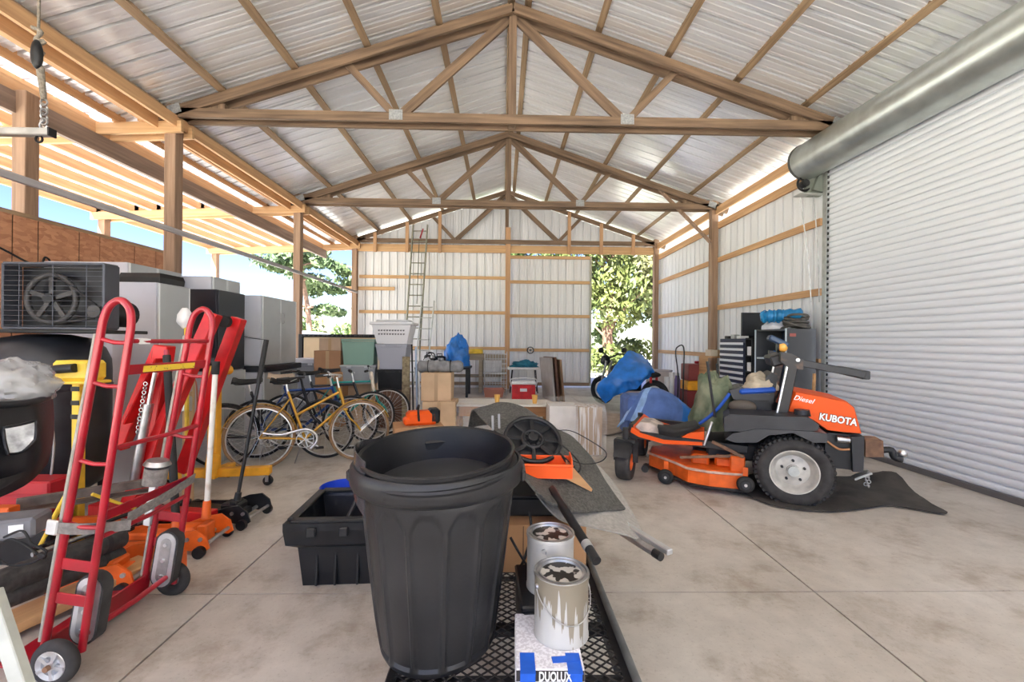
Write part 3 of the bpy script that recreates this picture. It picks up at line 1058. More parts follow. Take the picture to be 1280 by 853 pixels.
text_mesh('lettering', 'DUOLUX', .036, WHITE, bx, TR(.013, -boxd / 2 - .0016, boxh - .020) @ RX(PI / 2), .0004, sx=.60, bold=.0010)

def paintmat():
    m = pbr('dripped_paint_label', (.74, .73, .70), .45, .2)
    nt = m.node_tree
    b = nt.nodes['Principled BSDF']
    tc = nt.nodes.new('ShaderNodeTexCoord')
    mp = nt.nodes.new('ShaderNodeMapping')
    mp.inputs['Scale'].default_value = (48, 48, 1.2)
    n = nt.nodes.new('ShaderNodeTexNoise')
    n.inputs['Scale'].default_value = 1.4
    n.inputs['Detail'].default_value = 2
    sep = nt.nodes.new('ShaderNodeSeparateXYZ')
    add = nt.nodes.new('ShaderNodeMath')
    add.operation = 'MULTIPLY_ADD'
    add.inputs[1].default_value = 2.2
    nt.links.new(tc.outputs['Object'], mp.inputs['Vector'])
    nt.links.new(mp.outputs['Vector'], n.inputs['Vector'])
    nt.links.new(tc.outputs['Object'], sep.inputs[0])
    nt.links.new(sep.outputs['Z'], add.inputs[0])
    nt.links.new(n.outputs['Fac'], add.inputs[2])
    r = nt.nodes.new('ShaderNodeValToRGB')
    r.color_ramp.interpolation = 'CONSTANT'
    r.color_ramp.elements[0].color = (.42, .415, .40, 1)
    r.color_ramp.elements[1].color = (.22, .19, .14, 1)
    r.color_ramp.elements[1].position = .655
    nt.links.new(add.outputs[0], r.inputs['Fac'])
    nt.links.new(r.outputs['Color'], b.inputs['Base Color'])
    return m
DRIP = paintmat()
def lidmat():
    return pbr('paint_smeared_lid', (.62, .60, .56), .35, .4, col2=(.02, .018, .015), vscale=26, v_lo=.47, v_hi=.50, detail=2)
LIDM = lidmat()
def paint_can(label, loc, rz, body):
    t = thing('paint_can', label, 'paint can', loc, rz, 'paint cans on the cart')
    r, h_ = .083, .192
    MB().lathe([(.001, .004), (r - .003, .004), (r + .002, 0), (r + .002, .006), (r, .009), (r, h_ - .012), (r + .003, h_ - .010), (r + .003, h_ - .002)], 48).build('body', body, t, smooth=35)
    MB().lathe([(r + .003, h_ - .004), (r + .0025, h_), (r - .004, h_ + .0005), (r - .006, h_ - .006), (r - .012, h_ - .006), (r - .012, h_ - .001), (r - .017, h_ - .001), (r - .019, h_ - .009)], 48).build('rim', STEEL, t, smooth=35)
    MB().lathe([(r - .019, h_ - .008), (.03, h_ - .007), (.001, h_ - .007)], 48).build('lid', LIDM, t, smooth=35)
    pts = [(-r - .004, -.0, h_ * .82)]
    for i in range(1, 12):
        a = PI + PI * i / 12
        pts.append(((r + .006) * math.cos(a), (r + .006) * math.sin(a), h_ * .82 - .085 * math.sin(PI * i / 12)))
    pts.append((r + .004, 0, h_ * .82))
    MB().tube(smoothpath(pts, 3), .0017, 6).build('wire_handle', STEEL, t, smooth=60)
    for s in (-1, 1):
        MB().cyl((s * (r - .001), 0, h_ * .82), (s * (r + .006), 0, h_ * .82), .009, .007, 12).build('ear', STEEL, t)
    return t
paint_can('gallon paint can with grey-brown paint run down its label on the taped box', (.190, 1.34, ZD + boxh), .35, DRIP)
bc = thing('tool_case', 'flat black case under the rear paint can', 'case', (.165, 1.56, ZD), .05)
boxpart('body', (0, 0, .065), (.20, .27, .13), BLKP, bc, .01)
boxpart('label_sticker', (-.06, -.1362, .085), (.03, .001, .045), WHITE, bc, 0)
boxpart('lid', (0, 0, .141), (.205, .275, .020), BLKP, bc, .006)
paint_can('gallon paint can with a smeared lid standing on the black case', (.178, 1.545, ZD + .151), 1.2, pbr('plain_can_white', (.48, .47, .45), .4, .3, var=.1, vscale=8))

# ------------------------------------------------------------------ cardboard boxes, mats and bars piled on the cart
cb = thing('cardboard_box', 'brown cardboard box on the cart under the pile of mats', 'box', (.10, 2.16, ZD))
boxpart('carton', (0, 0, .105), (.56, .50, .21), CARD, cb, .003)
boxpart('flap_seam', (0, -.2506, .105), (.004, .002, .20), pbr('dark_seam', (.12, .07, .04), .9), cb, 0)
cb2 = thing('storage_crate', 'black crate between the brown box and the carpet pile on the cart', 'crate', (.06, 2.20, ZD + .21))
boxpart('shell', (0, 0, .045), (.46, .40, .09), BLKP, cb2, .01)
boxpart('lid', (0, 0, .095), (.48, .42, .014), BLKP, cb2, .004)
CARPET = pbr('dark_grey_carpet', (0.075, 0.072, 0.062), .95, var=.35, vscale=90, bump=.6, bscale=160)
CARPETL = pbr('light_grey_mat', (0.30, 0.28, 0.25), .9, var=.12, vscale=60, bump=.3, bscale=120)
rows = [[(812, 672, 1.78), (785, 660, 1.76), (740, 650, 1.78), (700, 640, 1.80), (670, 608, 1.82)],
        [(795, 640, 2.0), (770, 625, 2.0), (735, 610, 2.0), (700, 600, 2.0), (668, 582, 2.0)],
        [(770, 600, 2.25), (745, 590, 2.2), (720, 580, 2.2), (695, 572, 2.2), (662, 562, 2.2)],
        [(742, 568, 2.45), (725, 560, 2.45), (705, 555, 2.45), (680, 548, 2.45), (650, 545, 2.45)]]
fn, a, b = surf([[P(x, y, y=d) - Vector((0, 0, .030)) for x, y, d in r] for r in rows], 10, 8)
o = MB().grid(fn, a, b, .006).build('floor_mat', CARPETL, None, smooth=60, loc=(.3, 2.1, .6))
tag(o, 'light grey floor mat sticking out from under the dark carpet mat', 'mat')
rows = [[(782, 638, 1.98), (745, 642, 1.86), (712, 640, 1.77), (680, 625, 1.74), (652, 594, 1.72)],
        [(762, 612, 2.12), (735, 607, 2.02), (702, 603, 1.98), (672, 597, 1.95), (646, 588, 1.95)],
        [(742, 578, 2.30), (722, 572, 2.24), (692, 566, 2.22), (662, 561, 2.2), (634, 556, 2.2)],
        [(720, 552, 2.45), (695, 541, 2.45), (662, 527, 2.45), (630, 521, 2.45), (600, 523, 2.45)],
        [(712, 548, 2.62), (690, 536, 2.62), (655, 512, 2.62), (625, 506, 2.62), (590, 514, 2.62)],
        [(706, 566, 2.78), (685, 556, 2.80), (650, 534, 2.80), (620, 530, 2.80), (585, 536, 2.80)]]
fn, a, b = surf([[P(x, y, y=d) + Vector((0, 0, .010)) for x, y, d in r] for r in rows], 10, 12)
def fn2(u, v):
    p = fn(u, v)
    return (p.x, p.y, p.z + .006 * NZ(p.x * 14, p.y * 14))
o = MB().grid(fn2, a, b, .010).build('carpet_mat', CARPET, None, smooth=60, loc=(.2, 2.1, .7))
tag(o, 'dark grey carpet mat humped over the pile on the cart', 'mat')
# bars
A, B = P(838, 691, y=1.66), P(735, 628, y=2.12)
for k, (lab) in enumerate(('silver square tube whose end sticks out furthest beyond the mats', 'grey square tube with a black end cap beside the silver tube')):
    off = Vector((-.045, 0, -.012)) * k
    d = (A - B).normalized()
    t = thing('metal_tube', lab, 'metal tube', A + off, 0, 'tubes under the mats')
    MB().beam(A + off - d * (.02 * k), B + off, .03, .022, bev=.003).build('bar', ALU if k == 0 else STEEL, t, world=True)
    if k == 1:
        MB().cyl(A + off - d * .025, A + off + d * .012, .017, n=14).build('end_cap', BLKP, t, world=True)
A, B = P(746, 702, y=1.46), P(690, 612, y=1.86)
t = thing('black_pipe', 'black pipe with a silver collar leaning over the rear paint can', 'pipe', B)
d = (A - B).normalized()
MB().cyl(B, A - d * .09, .0175, n=16).build('pipe', BLKM, t, smooth=40, world=True)
MB().cyl(A - d * .09, A - d * .06, .0185, n=16).build('collar', ALU, t, smooth=40, world=True)
MB().cyl(A - d * .06, A, .0165, n=16).build('foot', GREYP, t, smooth=40, world=True)
# orange tray with a wedge of board
c = P(679, 594, y=1.98)
ot = thing('plastic_tray', 'open orange plastic tray lying on the carpet mat', 'tray', (c.x, c.y, c.z + .004), math.radians(-4))
mb = MB()
mb.box((0, 0, .004), (.25, .13, .008))
mb.box((0, -.065, .030), (.25, .006, .06), RX(.12), .002)
mb.box((0, .065, .035), (.25, .006, .07), None, .002)
mb.box((-.125, 0, .032), (.006, .13, .064), None, .002)
mb.box((.125, 0, .045), (.006, .13, .09), None, .002)
mb.build('tray_body', pbr('orange_plastic', (.85, .10, .01), .45), ot)
boxpart('rim', (0, -.071, .060), (.26, .014, .010), pbr('orange_plastic', (.85, .10, .01), .45), ot, .003)
t = MB().prism([(0, 0), (.12, -.055), (.125, -.045), (.005, .085)], -.004, .004).build('board_offcut', wood('offcut_wood', (.50, .28, .12), (.33, .17, .07), 0), None)
t.matrix_basis = TR(P(706, 598, y=1.97)) @ RZ(math.radians(-8))
tag(t, 'triangular wooden offcut leaning beside the orange tray', 'wood piece')
# black reel
c = P(666, 549, y=2.12)
rl = thing('fan_reel', 'round black spoked plastic hub lying on the carpet mat', 'hub', c)
rl.matrix_basis = TR(c) @ RX(math.radians(38)) @ RY(math.radians(6))
mb = MB()
mb.torus((0, 0, .0), .135, .012, (0, 0, 1), 40, 8)
mb.torus((0, 0, .0), .050, .010, (0, 0, 1), 24, 8)
mb.build('rings', BLKP, rl, smooth=60)
MB().cyl((0, 0, -.015), (0, 0, .018), .030, .024, 24).build('hub_cap', BLKP, rl, smooth=40)
for i in range(8):
    a = i * PI / 4
    o = MB().beam((math.cos(a) * .03, math.sin(a) * .03, 0), (math.cos(a) * .134, math.sin(a) * .134, 0), .020, .008, bev=.002).build('spoke', BLKP, rl)
MB().lathe([(.138, -.012), (.13, -.02), (.001, -.022)], 40).build('back_plate', GREYP, rl, smooth=40)
# black loop of cord
pts = [P(x, y, y=d) for x, y, d in ((690, 546, 2.45), (712, 545, 2.5), (735, 556, 2.5), (757, 572, 2.35), (752, 584, 2.2), (730, 588, 2.1), (712, 582, 2.05))]
o = MB().tube(smoothpath([p + Vector((0, 0, .03)) for p in pts], 6), .0028, 6).build('loose_cord', BLKR, None, smooth=60, loc=pts[0])
tag(o, 'thin black cord looping off the carpet mat', 'cord')
pts = [P(x, y, y=d) for x, y, d in ((695, 556, 2.1), (712, 570, 2.05), (725, 586, 2.0), (722, 596, 1.97), (711, 588, 2.0), (700, 572, 2.05), (706, 578, 2.02), (718, 590, 1.98))]
o = MB().tube(smoothpath([p + Vector((0, 0, .02)) for p in pts], 5), .004, 6).build('cable_bundle', BLKR, None, smooth=60, loc=pts[0])
tag(o, 'bundled black cable lying behind the wooden offcut', 'cable')
for k, (x, y) in enumerate(((619, 531), (627, 529))):
    c = P(x, y, y=2.3)
    o = MB().beam(c - Vector((.012, 0, .03)), c + Vector((-.015, .02, .045)), .012, .008, bev=.002).build('metal_bracket', pbr('dull_bracket', (.30, .30, .30), .6, .2), None, loc=c)
    tag(o, ('small silver bracket beside the trash can rim in the pile', 'small silver bracket nearer the black spoked hub in the pile')[k], 'bracket')
# hoses hanging in front of the cardboard box
for k, pp in enumerate((((662, 640, 1.86), (664, 668, 1.80), (655, 700, 1.74), (645, 722, 1.70), (655, 735, 1.70)), ((638, 672, 1.74), (648, 690, 1.72), (662, 712, 1.70), (672, 720, 1.70)))):
    pts = smoothpath([P(x, y, y=d) for x, y, d in pp], 6)
    o = MB().tube(pts, .006 if k == 0 else .005, 8).build('hose', BLKR, None, smooth=60, loc=pts[0])
    tag(o, ('long' if k == 0 else 'short') + ' black hose drooping in front of the brown box on the cart', 'hose')

# ------------------------------------------------------------------ black tote, bucket
tt = thing('storage_tote', 'open black plastic storage tote with side latches beside the trash can', 'tote', (-.86, 2.62, 0), math.radians(3))
W0, D0, W1, D1, HT = .48, .40, .62, .52, .37
mb = MB()
def ring(w, d, z): return [(-w / 2, -d / 2, z), (w / 2, -d / 2, z), (w / 2, d / 2, z), (-w / 2, d / 2, z)]
def loft(rings):
    vs_, fs = [], []
    for r in rings: vs_ += r
    k = len(rings[0])
    for i in range(len(rings) - 1):
        fs += [(i * k + j, i * k + (j + 1) % k, (i + 1) * k + (j + 1) % k, (i + 1) * k + j) for j in range(k)]
    fs.append(tuple(reversed(range(k))))
    fs.append(tuple(range((len(rings) - 1) * k, len(rings) * k)))
    return MB().add(vs_, fs)
loft([ring(W0, D0, 0), ring(W0 + .04, D0 + .04, .22), ring(W1, D1, .25), ring(W1 + .02, D1 + .02, HT - .04), ring(W1 + .02, D1 + .02, HT), ring(W1 - .03, D1 - .03, HT), ring(W1 - .05, D1 - .05, HT - .03), ring(W0 - .03, D0 - .03, .03)]).build('tub', BLKP, tt)
mb = MB()
for s in (-1, 1):
    mb.box((s * (W1 / 2 - .02), 0, HT + .006), (.05, D1 - .06, .02), bev=.006)
    mb.box((0, s * (D1 / 2 - .02), HT + .006), (W1 - .05, .05, .02), bev=.006)
mb.build('rim', BLKP, tt)
for x in (-.17, .0, .17):
    boxpart('latch', (x, -D1 / 2 - .016, .325), (.05, .022, .05), GREYP, tt, .006)
for x in (-.16, -.06, .06, .16):
    boxpart('rib', (x, -D0 / 2 - .012, .12), (.014, .02, .22), BLKP, tt, .003, RX(-.09))
o = MB().cyl(P(434, 650, y=2.45), P(455, 604, y=2.55), .012, n=12).build('pry_bar', STEEL, None, smooth=40, loc=P(434, 650, y=2.45))
o.data.materials[0] = BLKM
tag(o, 'dark steel bar standing in the black tote', 'bar')
c = P(428, 607, y=3.2)
bk = thing('bucket', 'blue plastic bucket behind the black tote', 'bucket', (c.x, 3.2, 0))
zb = c.z
BLUEP = pbr('blue_plastic', (0.01, 0.05, 0.50), .4, var=.1, vscale=8)
MB().lathe([(.001, .004), (.115, .004), (.12, 0), (.145, zb - .06), (.152, zb - .06), (.152, zb - .01), (.156, zb), (.148, zb + .002), (.144, zb - .02), (.118, .02), (.001, .02)], 40).build('pail', BLUEP, bk, smooth=35)
MB().tube([(.155 * math.cos(a), .155 * math.sin(a), zb - .04 - .10 * abs(math.sin(a))) for a in [PI + PI * i / 14 for i in range(15)]], .002, 6).build('wire_handle', STEEL, bk, smooth=60)
# ------------------------------------------------------------------ red appliance hand truck
LEAN = math.radians(8.8)
ht = thing('hand_truck', 'tall red appliance hand truck with stair-climber belts and looped handles', 'hand truck', (-1.785, 2.035, 0.0))
ht.matrix_basis = TR(-1.785, 2.035, .0) @ RY(LEAN)
SY = .245
L = 1.53
def loop(y):
    pts = [(-.072, y, .10), (-.070, y, .7), (-.058, y, L - .16), (-.056, y, L - .09), (-.04, y, L - .03), (0, y, L), (.04, y, L - .03), (.056, y, L - .09), (.058, y, L - .16), (.070, y, .7), (.076, y, .10)]
    a = [pts[0]] + [tuple(p) for p in smoothpath(pts[2:9], 5)] + [pts[-1]]
    return a
for y in (-SY, SY):
    fr = MB().tube(loop(y), .0145, 10).build('side_frame', RED, ht, smooth=50)
    for z in (.30, .44, .60, .86, 1.18, 1.36):
        wdt = .068
        if z in (.30, .44):
            boxpart('rung', (0, y, z), (.14, .008, .045), RED, fr, .002)
        else:
            MB().tube([(-.066, y, z + .004), (0, y, z - .004), (.066, y, z + .004)], .009, 8).build('rung', RED, fr, smooth=50)
    st = MB().tube([(-.088, y - .004, .12), (-.084, y - .004, .75), (-.072, y - .004, L - .15)], .008, 8)
    st.build('skid_strip', pbr('worn_grey_strip', (.34, .32, .27), .7, .2, var=.2, vscale=12), fr, smooth=50)
for z, x in ((1.37, .05), (.93, .0), (.56, .0), (.16, .0)):
    MB().tube([(x + .066 * (z < 1), -SY, z), (x + .066 * (z < 1) + .012, 0, z), (x + .066 * (z < 1), SY, z)], .010 if z > .3 else .013, 10).build('crossbar', RED, ht, smooth=50)
for z in (1.25, .64):
    MB().box((.055, 0, z), (.008, 2 * SY, .042), bev=.002).build('cross_plate', RED, ht)
MB().box((.0605, .00, 1.25), (.004, 2 * SY * .62, .026)).build('warning_label', pbr('yellow_label', (.85, .60, .05), .5, col2=(.25, .18, .05), vscale=60, v_lo=.62, v_hi=.68), ht)
MB().box((.052, -.17, 1.37), (.022, .055, .022)).build('white_sticker', WHITE, ht)
# toe plate reaching back under the load
mb = MB()
mb.box((-.15, 0, .018), (.18, 2 * SY + .05, .010), RY(-LEAN), .003)
mb.box((-.066, 0, .07), (.010, 2 * SY + .05, .12), None, .003)
mb.build('toe_plate', RED, ht)
TYRE = pbr('tyre_rubber', (0.035, 0.033, 0.032), .8, var=.35, vscale=12, bump=.2, bscale=50)
for s in (-1, 1):
    c = (.03, s * (SY + .055), .088)
    w_ = MB().torus(c, .064, .026, (0, 1, 0), 36, 12, .9).build('wheel', TYRE, ht, smooth=60)
    MB().lathe([(.001, .028), (.018, .028), (.02, .012), (.034, .010), (.038, .020), (.056, .024), (.060, .018), (.060, -.018)], 30, TR(c) @ RX(PI / 2 if s < 0 else -PI / 2)).build('rim', ALU, w_, smooth=35)
    for k in range(5):
        a = 2 * PI * k / 5
        MB().beam((c[0] + .016 * math.cos(a), c[1] + s * .022, c[2] + .016 * math.sin(a)), (c[0] + .054 * math.cos(a), c[1] + s * .022, c[2] + .054 * math.sin(a)), .012, .010, up=(0, 1, 0)).build('spoke', ALU, w_)
    MB().cyl((c[0], c[1] + s * .02, c[2]), (c[0], c[1] + s * .042, c[2]), .011, n=8).build('axle_nut', RUST, w_)
    # stair-climber belt: an oval loop beside the frame
    yb_ = s * (SY - .05) if s < 0 else SY - .03
    def oval(r, hh, cx, cz, n=10):
        p = []
        for i in range(n + 1):
            a = PI * i / n
            p.append((cx + r * math.cos(a), cz + hh + r * math.sin(a)))
        for i in range(n + 1):
            a = PI + PI * i / n
            p.append((cx + r * math.cos(a), cz - hh + r * math.sin(a)))
        return p
    cx, cz = .045, .245
    bl = MB().prism(oval(.056, .09, cx, cz), yb_ - .024, yb_ + .024).build('climber_belt', TYRE, ht, smooth=40)
    o2 = MB().prism(oval(.047, .09, cx, cz), yb_ - .028, yb_ + .028).build('belt_plate', ALU, bl, smooth=40)
    o3 = MB().prism(oval(.026, .085, cx, cz), yb_ - .031, yb_ + .031).build('belt_recess', STEEL, bl, smooth=40)
    for dz in (-.08, 0, .08):
        MB().cyl((cx, yb_ - .038, cz + dz), (cx, yb_ + .038, cz + dz), .009, n=8).build('belt_bolt', CHROME, bl)
# strap ratchet
STRAP = pbr('grey_webbing', (.20, .18, .165), .9, var=.2, vscale=60, bump=.3, bscale=120)
mb = MB()
mb.grid(lambda u, v: (-.09 + .20 * u + .0, -SY - .02 + .12 * u * u, .615 - .045 * v - .01 * u), 8, 2, .004)
mb.grid(lambda u, v: (.09 + .01 * math.sin(u * 3), -SY + .10 + (2 * SY - .1) * u, .63 - .045 * v + .05 * u), 8, 2, .004)
mb.build('strap', STRAP, ht, smooth=60, kind='stuff')
MB().box((-.10, -SY - .022, .59), (.045, .012, .06), None, .004).build('strap_buckle', ALU, ht)
MB().cyl((.0, .10, .66), (.0, .10, .74), .048, n=24).build('ratchet_drum', STRAP, ht, smooth=40)
MB().cyl((.0, .10, .755), (.0, .10, .775), .056, .045, 20).build('ratchet_cap', STEEL, ht, smooth=40)
MB().box((.0, .10, .56), (.034, .02, .21), None, .004).build('ratchet_post', ALU, ht)

# ------------------------------------------------------------------ floor jacks
def jack(label, loc, rz, h0, h1, body, hmat, gripmat, grip=(.82, 1.0), hr=.014, group='floor jacks'):
    t = thing('floor_jack', label, 'floor jack', loc, rz, group)
    w2 = .13
    prof = [(-.58, .03), (-.60, .075), (-.50, .10), (-.22, .105), (-.10, .15), (.0, .165), (.06, .12), (.08, .05), (.05, .03), (-.1, .045), (-.45, .03)]
    for s in (-1, 1):
        sp = MB().prism(prof, s * w2 - .006, s * w2 + .006).build('side_plate', body, t)
        MB().cyl((-.55, s * (w2 + .008), .045), (-.55, s * (w2 + .05), .045), .045, n=20).build('front_wheel', BLKM, t, smooth=40)
        MB().cyl((.03, s * (w2 + .008), .036), (.03, s * (w2 + .035), .036), .036, n=18).build('caster', BLKM, t, smooth=40)
        for bx_ in (-.05, .03):
            MB().cyl((bx_, s * (w2 + .006), .11), (bx_, s * (w2 + .016), .11), .013, n=8).build('bolt', STEEL, sp)
    MB().box((-.27, 0, .085), (.5, .10, .05), RY(.04), .01).build('lift_arm', body, t)
    MB().cyl((-.52, 0, .10), (-.52, 0, .14), .05, n=20).build('saddle', BLKM, t, smooth=40)
    MB().cyl((-.04, -w2, .06), (-.04, w2, .06), .014, n=12).build('cross_rod', STEEL, t, smooth=40)
    MB().cyl((.05, -w2, .07), (.05, w2, .07), .012, n=12).build('rear_rod', STEEL, t, smooth=40)
    MB().box((-.13, 0, .10), (.14, .12, .09), None, .012).build('hydraulic_unit', body, t)
    M = t.matrix_basis.inverted()
    a, b = M @ Vector(h0), M @ Vector(h1)
    d = b - a
    MB().cyl(a - d.normalized() * .04, a + d.normalized() * .07, .028, .022, 16).build('handle_socket', body, t, smooth=40)
    MB().box((a.x, a.y, .10), (.06, .10, .12), None, .008).build('socket_yoke', body, t)
    hd = MB().cyl(a, b, hr, n=14).build('handle', hmat, t, smooth=40)
    MB().cyl(a + d * grip[0], a + d * grip[1], hr * 1.45, n=14).build('grip', gripmat, hd, smooth=40)
    return t
WHT_OR = pbr('worn_white_handle', (.74, .70, .64), .5, .1, col2=(.45, .30, .18), vscale=9, v_lo=.55, v_hi=.75)
jack('orange floor jack with a tall white handle', (-1.90, 2.86, 0), 0.05, P(258, 640, y=2.86), P(270, 452, y=2.95), ORANGE, WHT_OR, BLKR, (.91, 1.0), .0165)
jack('orange floor jack with a thick black foam handle', (-2.03, 2.45, 0), 0.12, P(221, 668, y=2.45), P(208, 438, y=2.62), ORANGE, RED, BLKR, (.08, .97), .014)
jack('black floor jack with a slim leaning black handle', (-1.86, 3.26, 0), -.06, P(296, 628, y=3.26), P(333, 425, y=3.42), BLKM, BLKM, BLKR, (.72, 1.0), .013)

# ------------------------------------------------------------------ yellow engine stand
es = thing('engine_stand', 'yellow-orange steel engine stand on casters behind the floor jacks', 'engine stand', (-2.62, 4.0, 0))
MB().box((0, 0, .60), (.085, .075, 1.02), None, .006).build('upright', YELO, es)
MB().beam((-.42, -.05, .135), (.47, .08, .135), .085, .075, bev=.006).build('base_beam', YELO, es)
MB().beam((0, 0, .135), (-.05, .34, .10), .075, .07, bev=.006).build('rear_leg', YELO, es)
MB().beam((.0, -.06, .10), (.03, -.055, .32), .03, .10, bev=.004).build('gusset', YELO, es)
MB().cyl((0, -.05, 1.06), (0, .20, 1.06), .045, n=16).build('head_tube', YELO, es, smooth=40)
mb = MB().cyl((0, -.02, 1.12), (0, .0, 1.17), .05, .06, 10)
mb.box((.0, -.03, 1.15), (.16, .05, .03), RY(.4), .006)
mb.box((.0, -.03, 1.15), (.15, .05, .03), RY(-.5), .006)
mb.build('mount_plate', BLKM, es)
for (x, y) in ((-.40, -.05), (.45, .07), (-.05, .30)):
    c = MB().cyl((x, y - .016, .042), (x, y + .016, .042), .042, n=18).build('caster_wheel', BLKR, es, smooth=40)
    mb = MB()
    mb.box((x, y - .022, .07), (.03, .004, .07))
    mb.box((x, y + .022, .07), (.03, .004, .07))
    mb.box((x, y, .102), (.05, .05, .006))
    mb.build('caster_fork', STEEL, c)

# ------------------------------------------------------------------ red folding engine crane
ec = thing('engine_crane', 'bright red folding engine crane with raised legs behind the hand truck', 'engine crane', (-2.45, 3.1, 0))
def wbeam(name, a, b, w, h, mat, up=(0, 1, 0), bev=.006, parent=None):
    return MB().beam(a, b, w, h, up, bev).build(name, mat, parent, world=(parent is ec))
wbeam('leg', P(158, 640, y=3.0), P(268, 392, y=3.2), .085, .085, REDB, parent=ec)
wbeam('leg', P(228, 590, y=3.35), P(299, 398, y=3.4), .085, .085, REDB, parent=ec)
wbeam('mast', P(176, 640, y=3.12), P(206, 432, y=3.12), .10, .09, REDB, parent=ec)
wbeam('boom', P(150, 560, y=3.12), P(203, 434, y=3.14), .085, .08, REDB, parent=ec)
wbeam('brace', P(186, 610, y=3.05), P(222, 500, y=3.05), .012, .14, REDB, parent=ec)
wbeam('brace', P(160, 530, y=3.02), P(200, 448, y=3.02), .012, .09, REDB, parent=ec)
MB().cyl(P(168, 600, y=2.98), P(186, 505, y=2.98), .028, n=16).build('hydraulic_ram', STEEL, ec, smooth=40, world=True)
MB().cyl(P(186, 505, y=2.98), P(196, 455, y=2.98), .014, n=12).build('ram_rod', CHROME, ec, smooth=40, world=True)
a, b = Vector((-2.95, 3.2, .12)), Vector((-2.0, 3.05, .12))
MB().beam(a, b, .09, .08, bev=.006).build('base', REDB, ec, world=True)
for p in (a, b, Vector((-2.6, 3.35, .12))):
    MB().cyl(p + Vector((0, -.018, -.075)), p + Vector((0, .018, -.075)), .045, n=18).build('caster', BLKR, ec, smooth=40, world=True)
for i in range(12):
    p = P(182, 480, y=2.96).lerp(P(172, 540, y=2.96), i / 11)
    MB().torus(p, .012, .0035, (1, 0, 0) if i % 2 else (0, 1, 0), 12, 6).build('chain_link', STEEL, ec, smooth=60, world=True)
c = P(281, 402, y=3.3)
MB().cyl(c + Vector((0, -.02, 0)), c + Vector((0, .02, 0)), .045, n=18).build('leg_caster', BLKR, ec, smooth=40, world=True)
# mallet behind the crane
ml = thing('mallet', 'white-headed mallet on a yellow handle behind the red crane', 'mallet', P(234, 470, y=3.55))
MB().cyl(P(234, 620, y=3.55), P(233, 405, y=3.55), .016, n=10).build('handle', YEL, ml, world=True, smooth=40)
MB().ball(P(231, 398, y=3.55), (.055, .05, .085), 14, 10, .15, 2).build('head', WHITE, ml, world=True, smooth=60)
# wooden post with an outlet box and cord
wp = thing('outlet_post', 'pale wooden post carrying grey outlet boxes behind the jacks', 'post', (P(235, 600, y=3.65).x, 3.65, 0))
MB().box((0, 0, .55), (.07, .05, 1.1), None, .004).build('timber', wood('pale_post', (.62, .45, .26), (.45, .30, .15), 2), wp)
boxpart('outlet_box', (.01, -.045, .98), (.075, .05, .12), STEELG, wp, .006)
boxpart('outlet_box', (.01, -.045, .82), (.075, .05, .12), STEELG, wp, .006)
MB().tube(smoothpath([(.03, -.06, 1.05), (.10, -.06, 1.0), (.12, -.08, .7), (.06, -.08, .5), (.10, -.07, .35), (.05, -.06, .45), (.02, -.06, .7)], 6), .006, 8).build('cord', pbr('red_brown_cord', (.30, .10, .06), .7), wp, smooth=60)

# ------------------------------------------------------------------ upright air compressor
ac = thing('air_compressor', 'tall black upright air compressor with a caged belt drive on top', 'air compressor', (-3.42, 3.33, 0))
TANK = pbr('dusty_black_tank', (0.028, 0.029, 0.034), .42, .2, var=.4, vscale=4)
prof = [(.001, 1.385), (.12, 1.38), (.24, 1.35), (.32, 1.28), (.355, 1.19), (.36, 1.1), (.36, .42), (.35, .32), (.31, .24), (.22, .18), (.10, .15), (.001, .15)]
MB().lathe(prof, 48).build('tank', TANK, ac, smooth=40)
for k in range(4):
    a = PI / 4 + k * PI / 2
    MB().box((.3 * math.cos(a), .3 * math.sin(a), .15), (.05, .05, .30), RZ(a), .006).build('foot', TANK, ac)
MB().lathe([(.362, 1.0), (.366, .995), (.366, .975), (.362, .97)], 48).build('weld_band', TANK, ac, smooth=40)
MB().box((.18, -.06, 1.40), (.86, .44, .025), None, .004).build('motor_plate', BLKM, ac)
CAGE = pbr('grey_blue_wire', (.07, .075, .09), .5, .4)
gx0, gx1, gz0, gz1, gy = .03, .70, 1.42, 1.86, -.27
cg = MB()
for z in (gz0, gz1): cg.box(((gx0 + gx1) / 2, gy, z), (gx1 - gx0, .12, .018), None, .004)
for x in (gx0, gx1): cg.box((x, gy, (gz0 + gz1) / 2), (.018, .12, gz1 - gz0), None, .004)
cage = cg.build('belt_guard', CAGE, ac)
cw = MB()
for i in range(13):
    z = gz0 + (gz1 - gz0) * (i + .5) / 13
    cw.tube([(gx0, gy - .06, z), (gx1, gy - .06, z)], .0022, 5)
for i in range(3):
    x = gx0 + (gx1 - gx0) * (i + .5) / 3
    cw.tube([(x, gy - .058, gz0), (x, gy - .058, gz1)], .0028, 5)
cw.build('guard_wires', CAGE, cage, kind='stuff')
MB().box(((gx0 + gx1) / 2, gy + .062, (gz0 + gz1) / 2), (gx1 - gx0 - .02, .004, gz1 - gz0 - .02)).build('guard_back', BLKM, cage)
PUL = pbr('dusty_pulley', (.07, .068, .066), .6, .4, var=.3, vscale=10)
py = MB().torus((.30, gy, 1.625), .165, .018, (0, 1, 0), 40, 8).build('pulley', PUL, ac, smooth=60)
for k in range(5):
    a = 2 * PI * k / 5 + .3
    MB().beam((.30, gy, 1.625), (.30 + .16 * math.cos(a), gy, 1.625 + .16 * math.sin(a)), .03, .016, up=(0, 1, 0)).build('spoke', PUL, py)
MB().cyl((.30, gy - .03, 1.625), (.30, gy + .03, 1.625), .035, n=18).build('hub', BLKM, py, smooth=40)
MB().cyl((.60, gy - .02, 1.54), (.60, gy + .02, 1.54), .045, n=18).build('motor_pulley', PUL, ac, smooth=40)
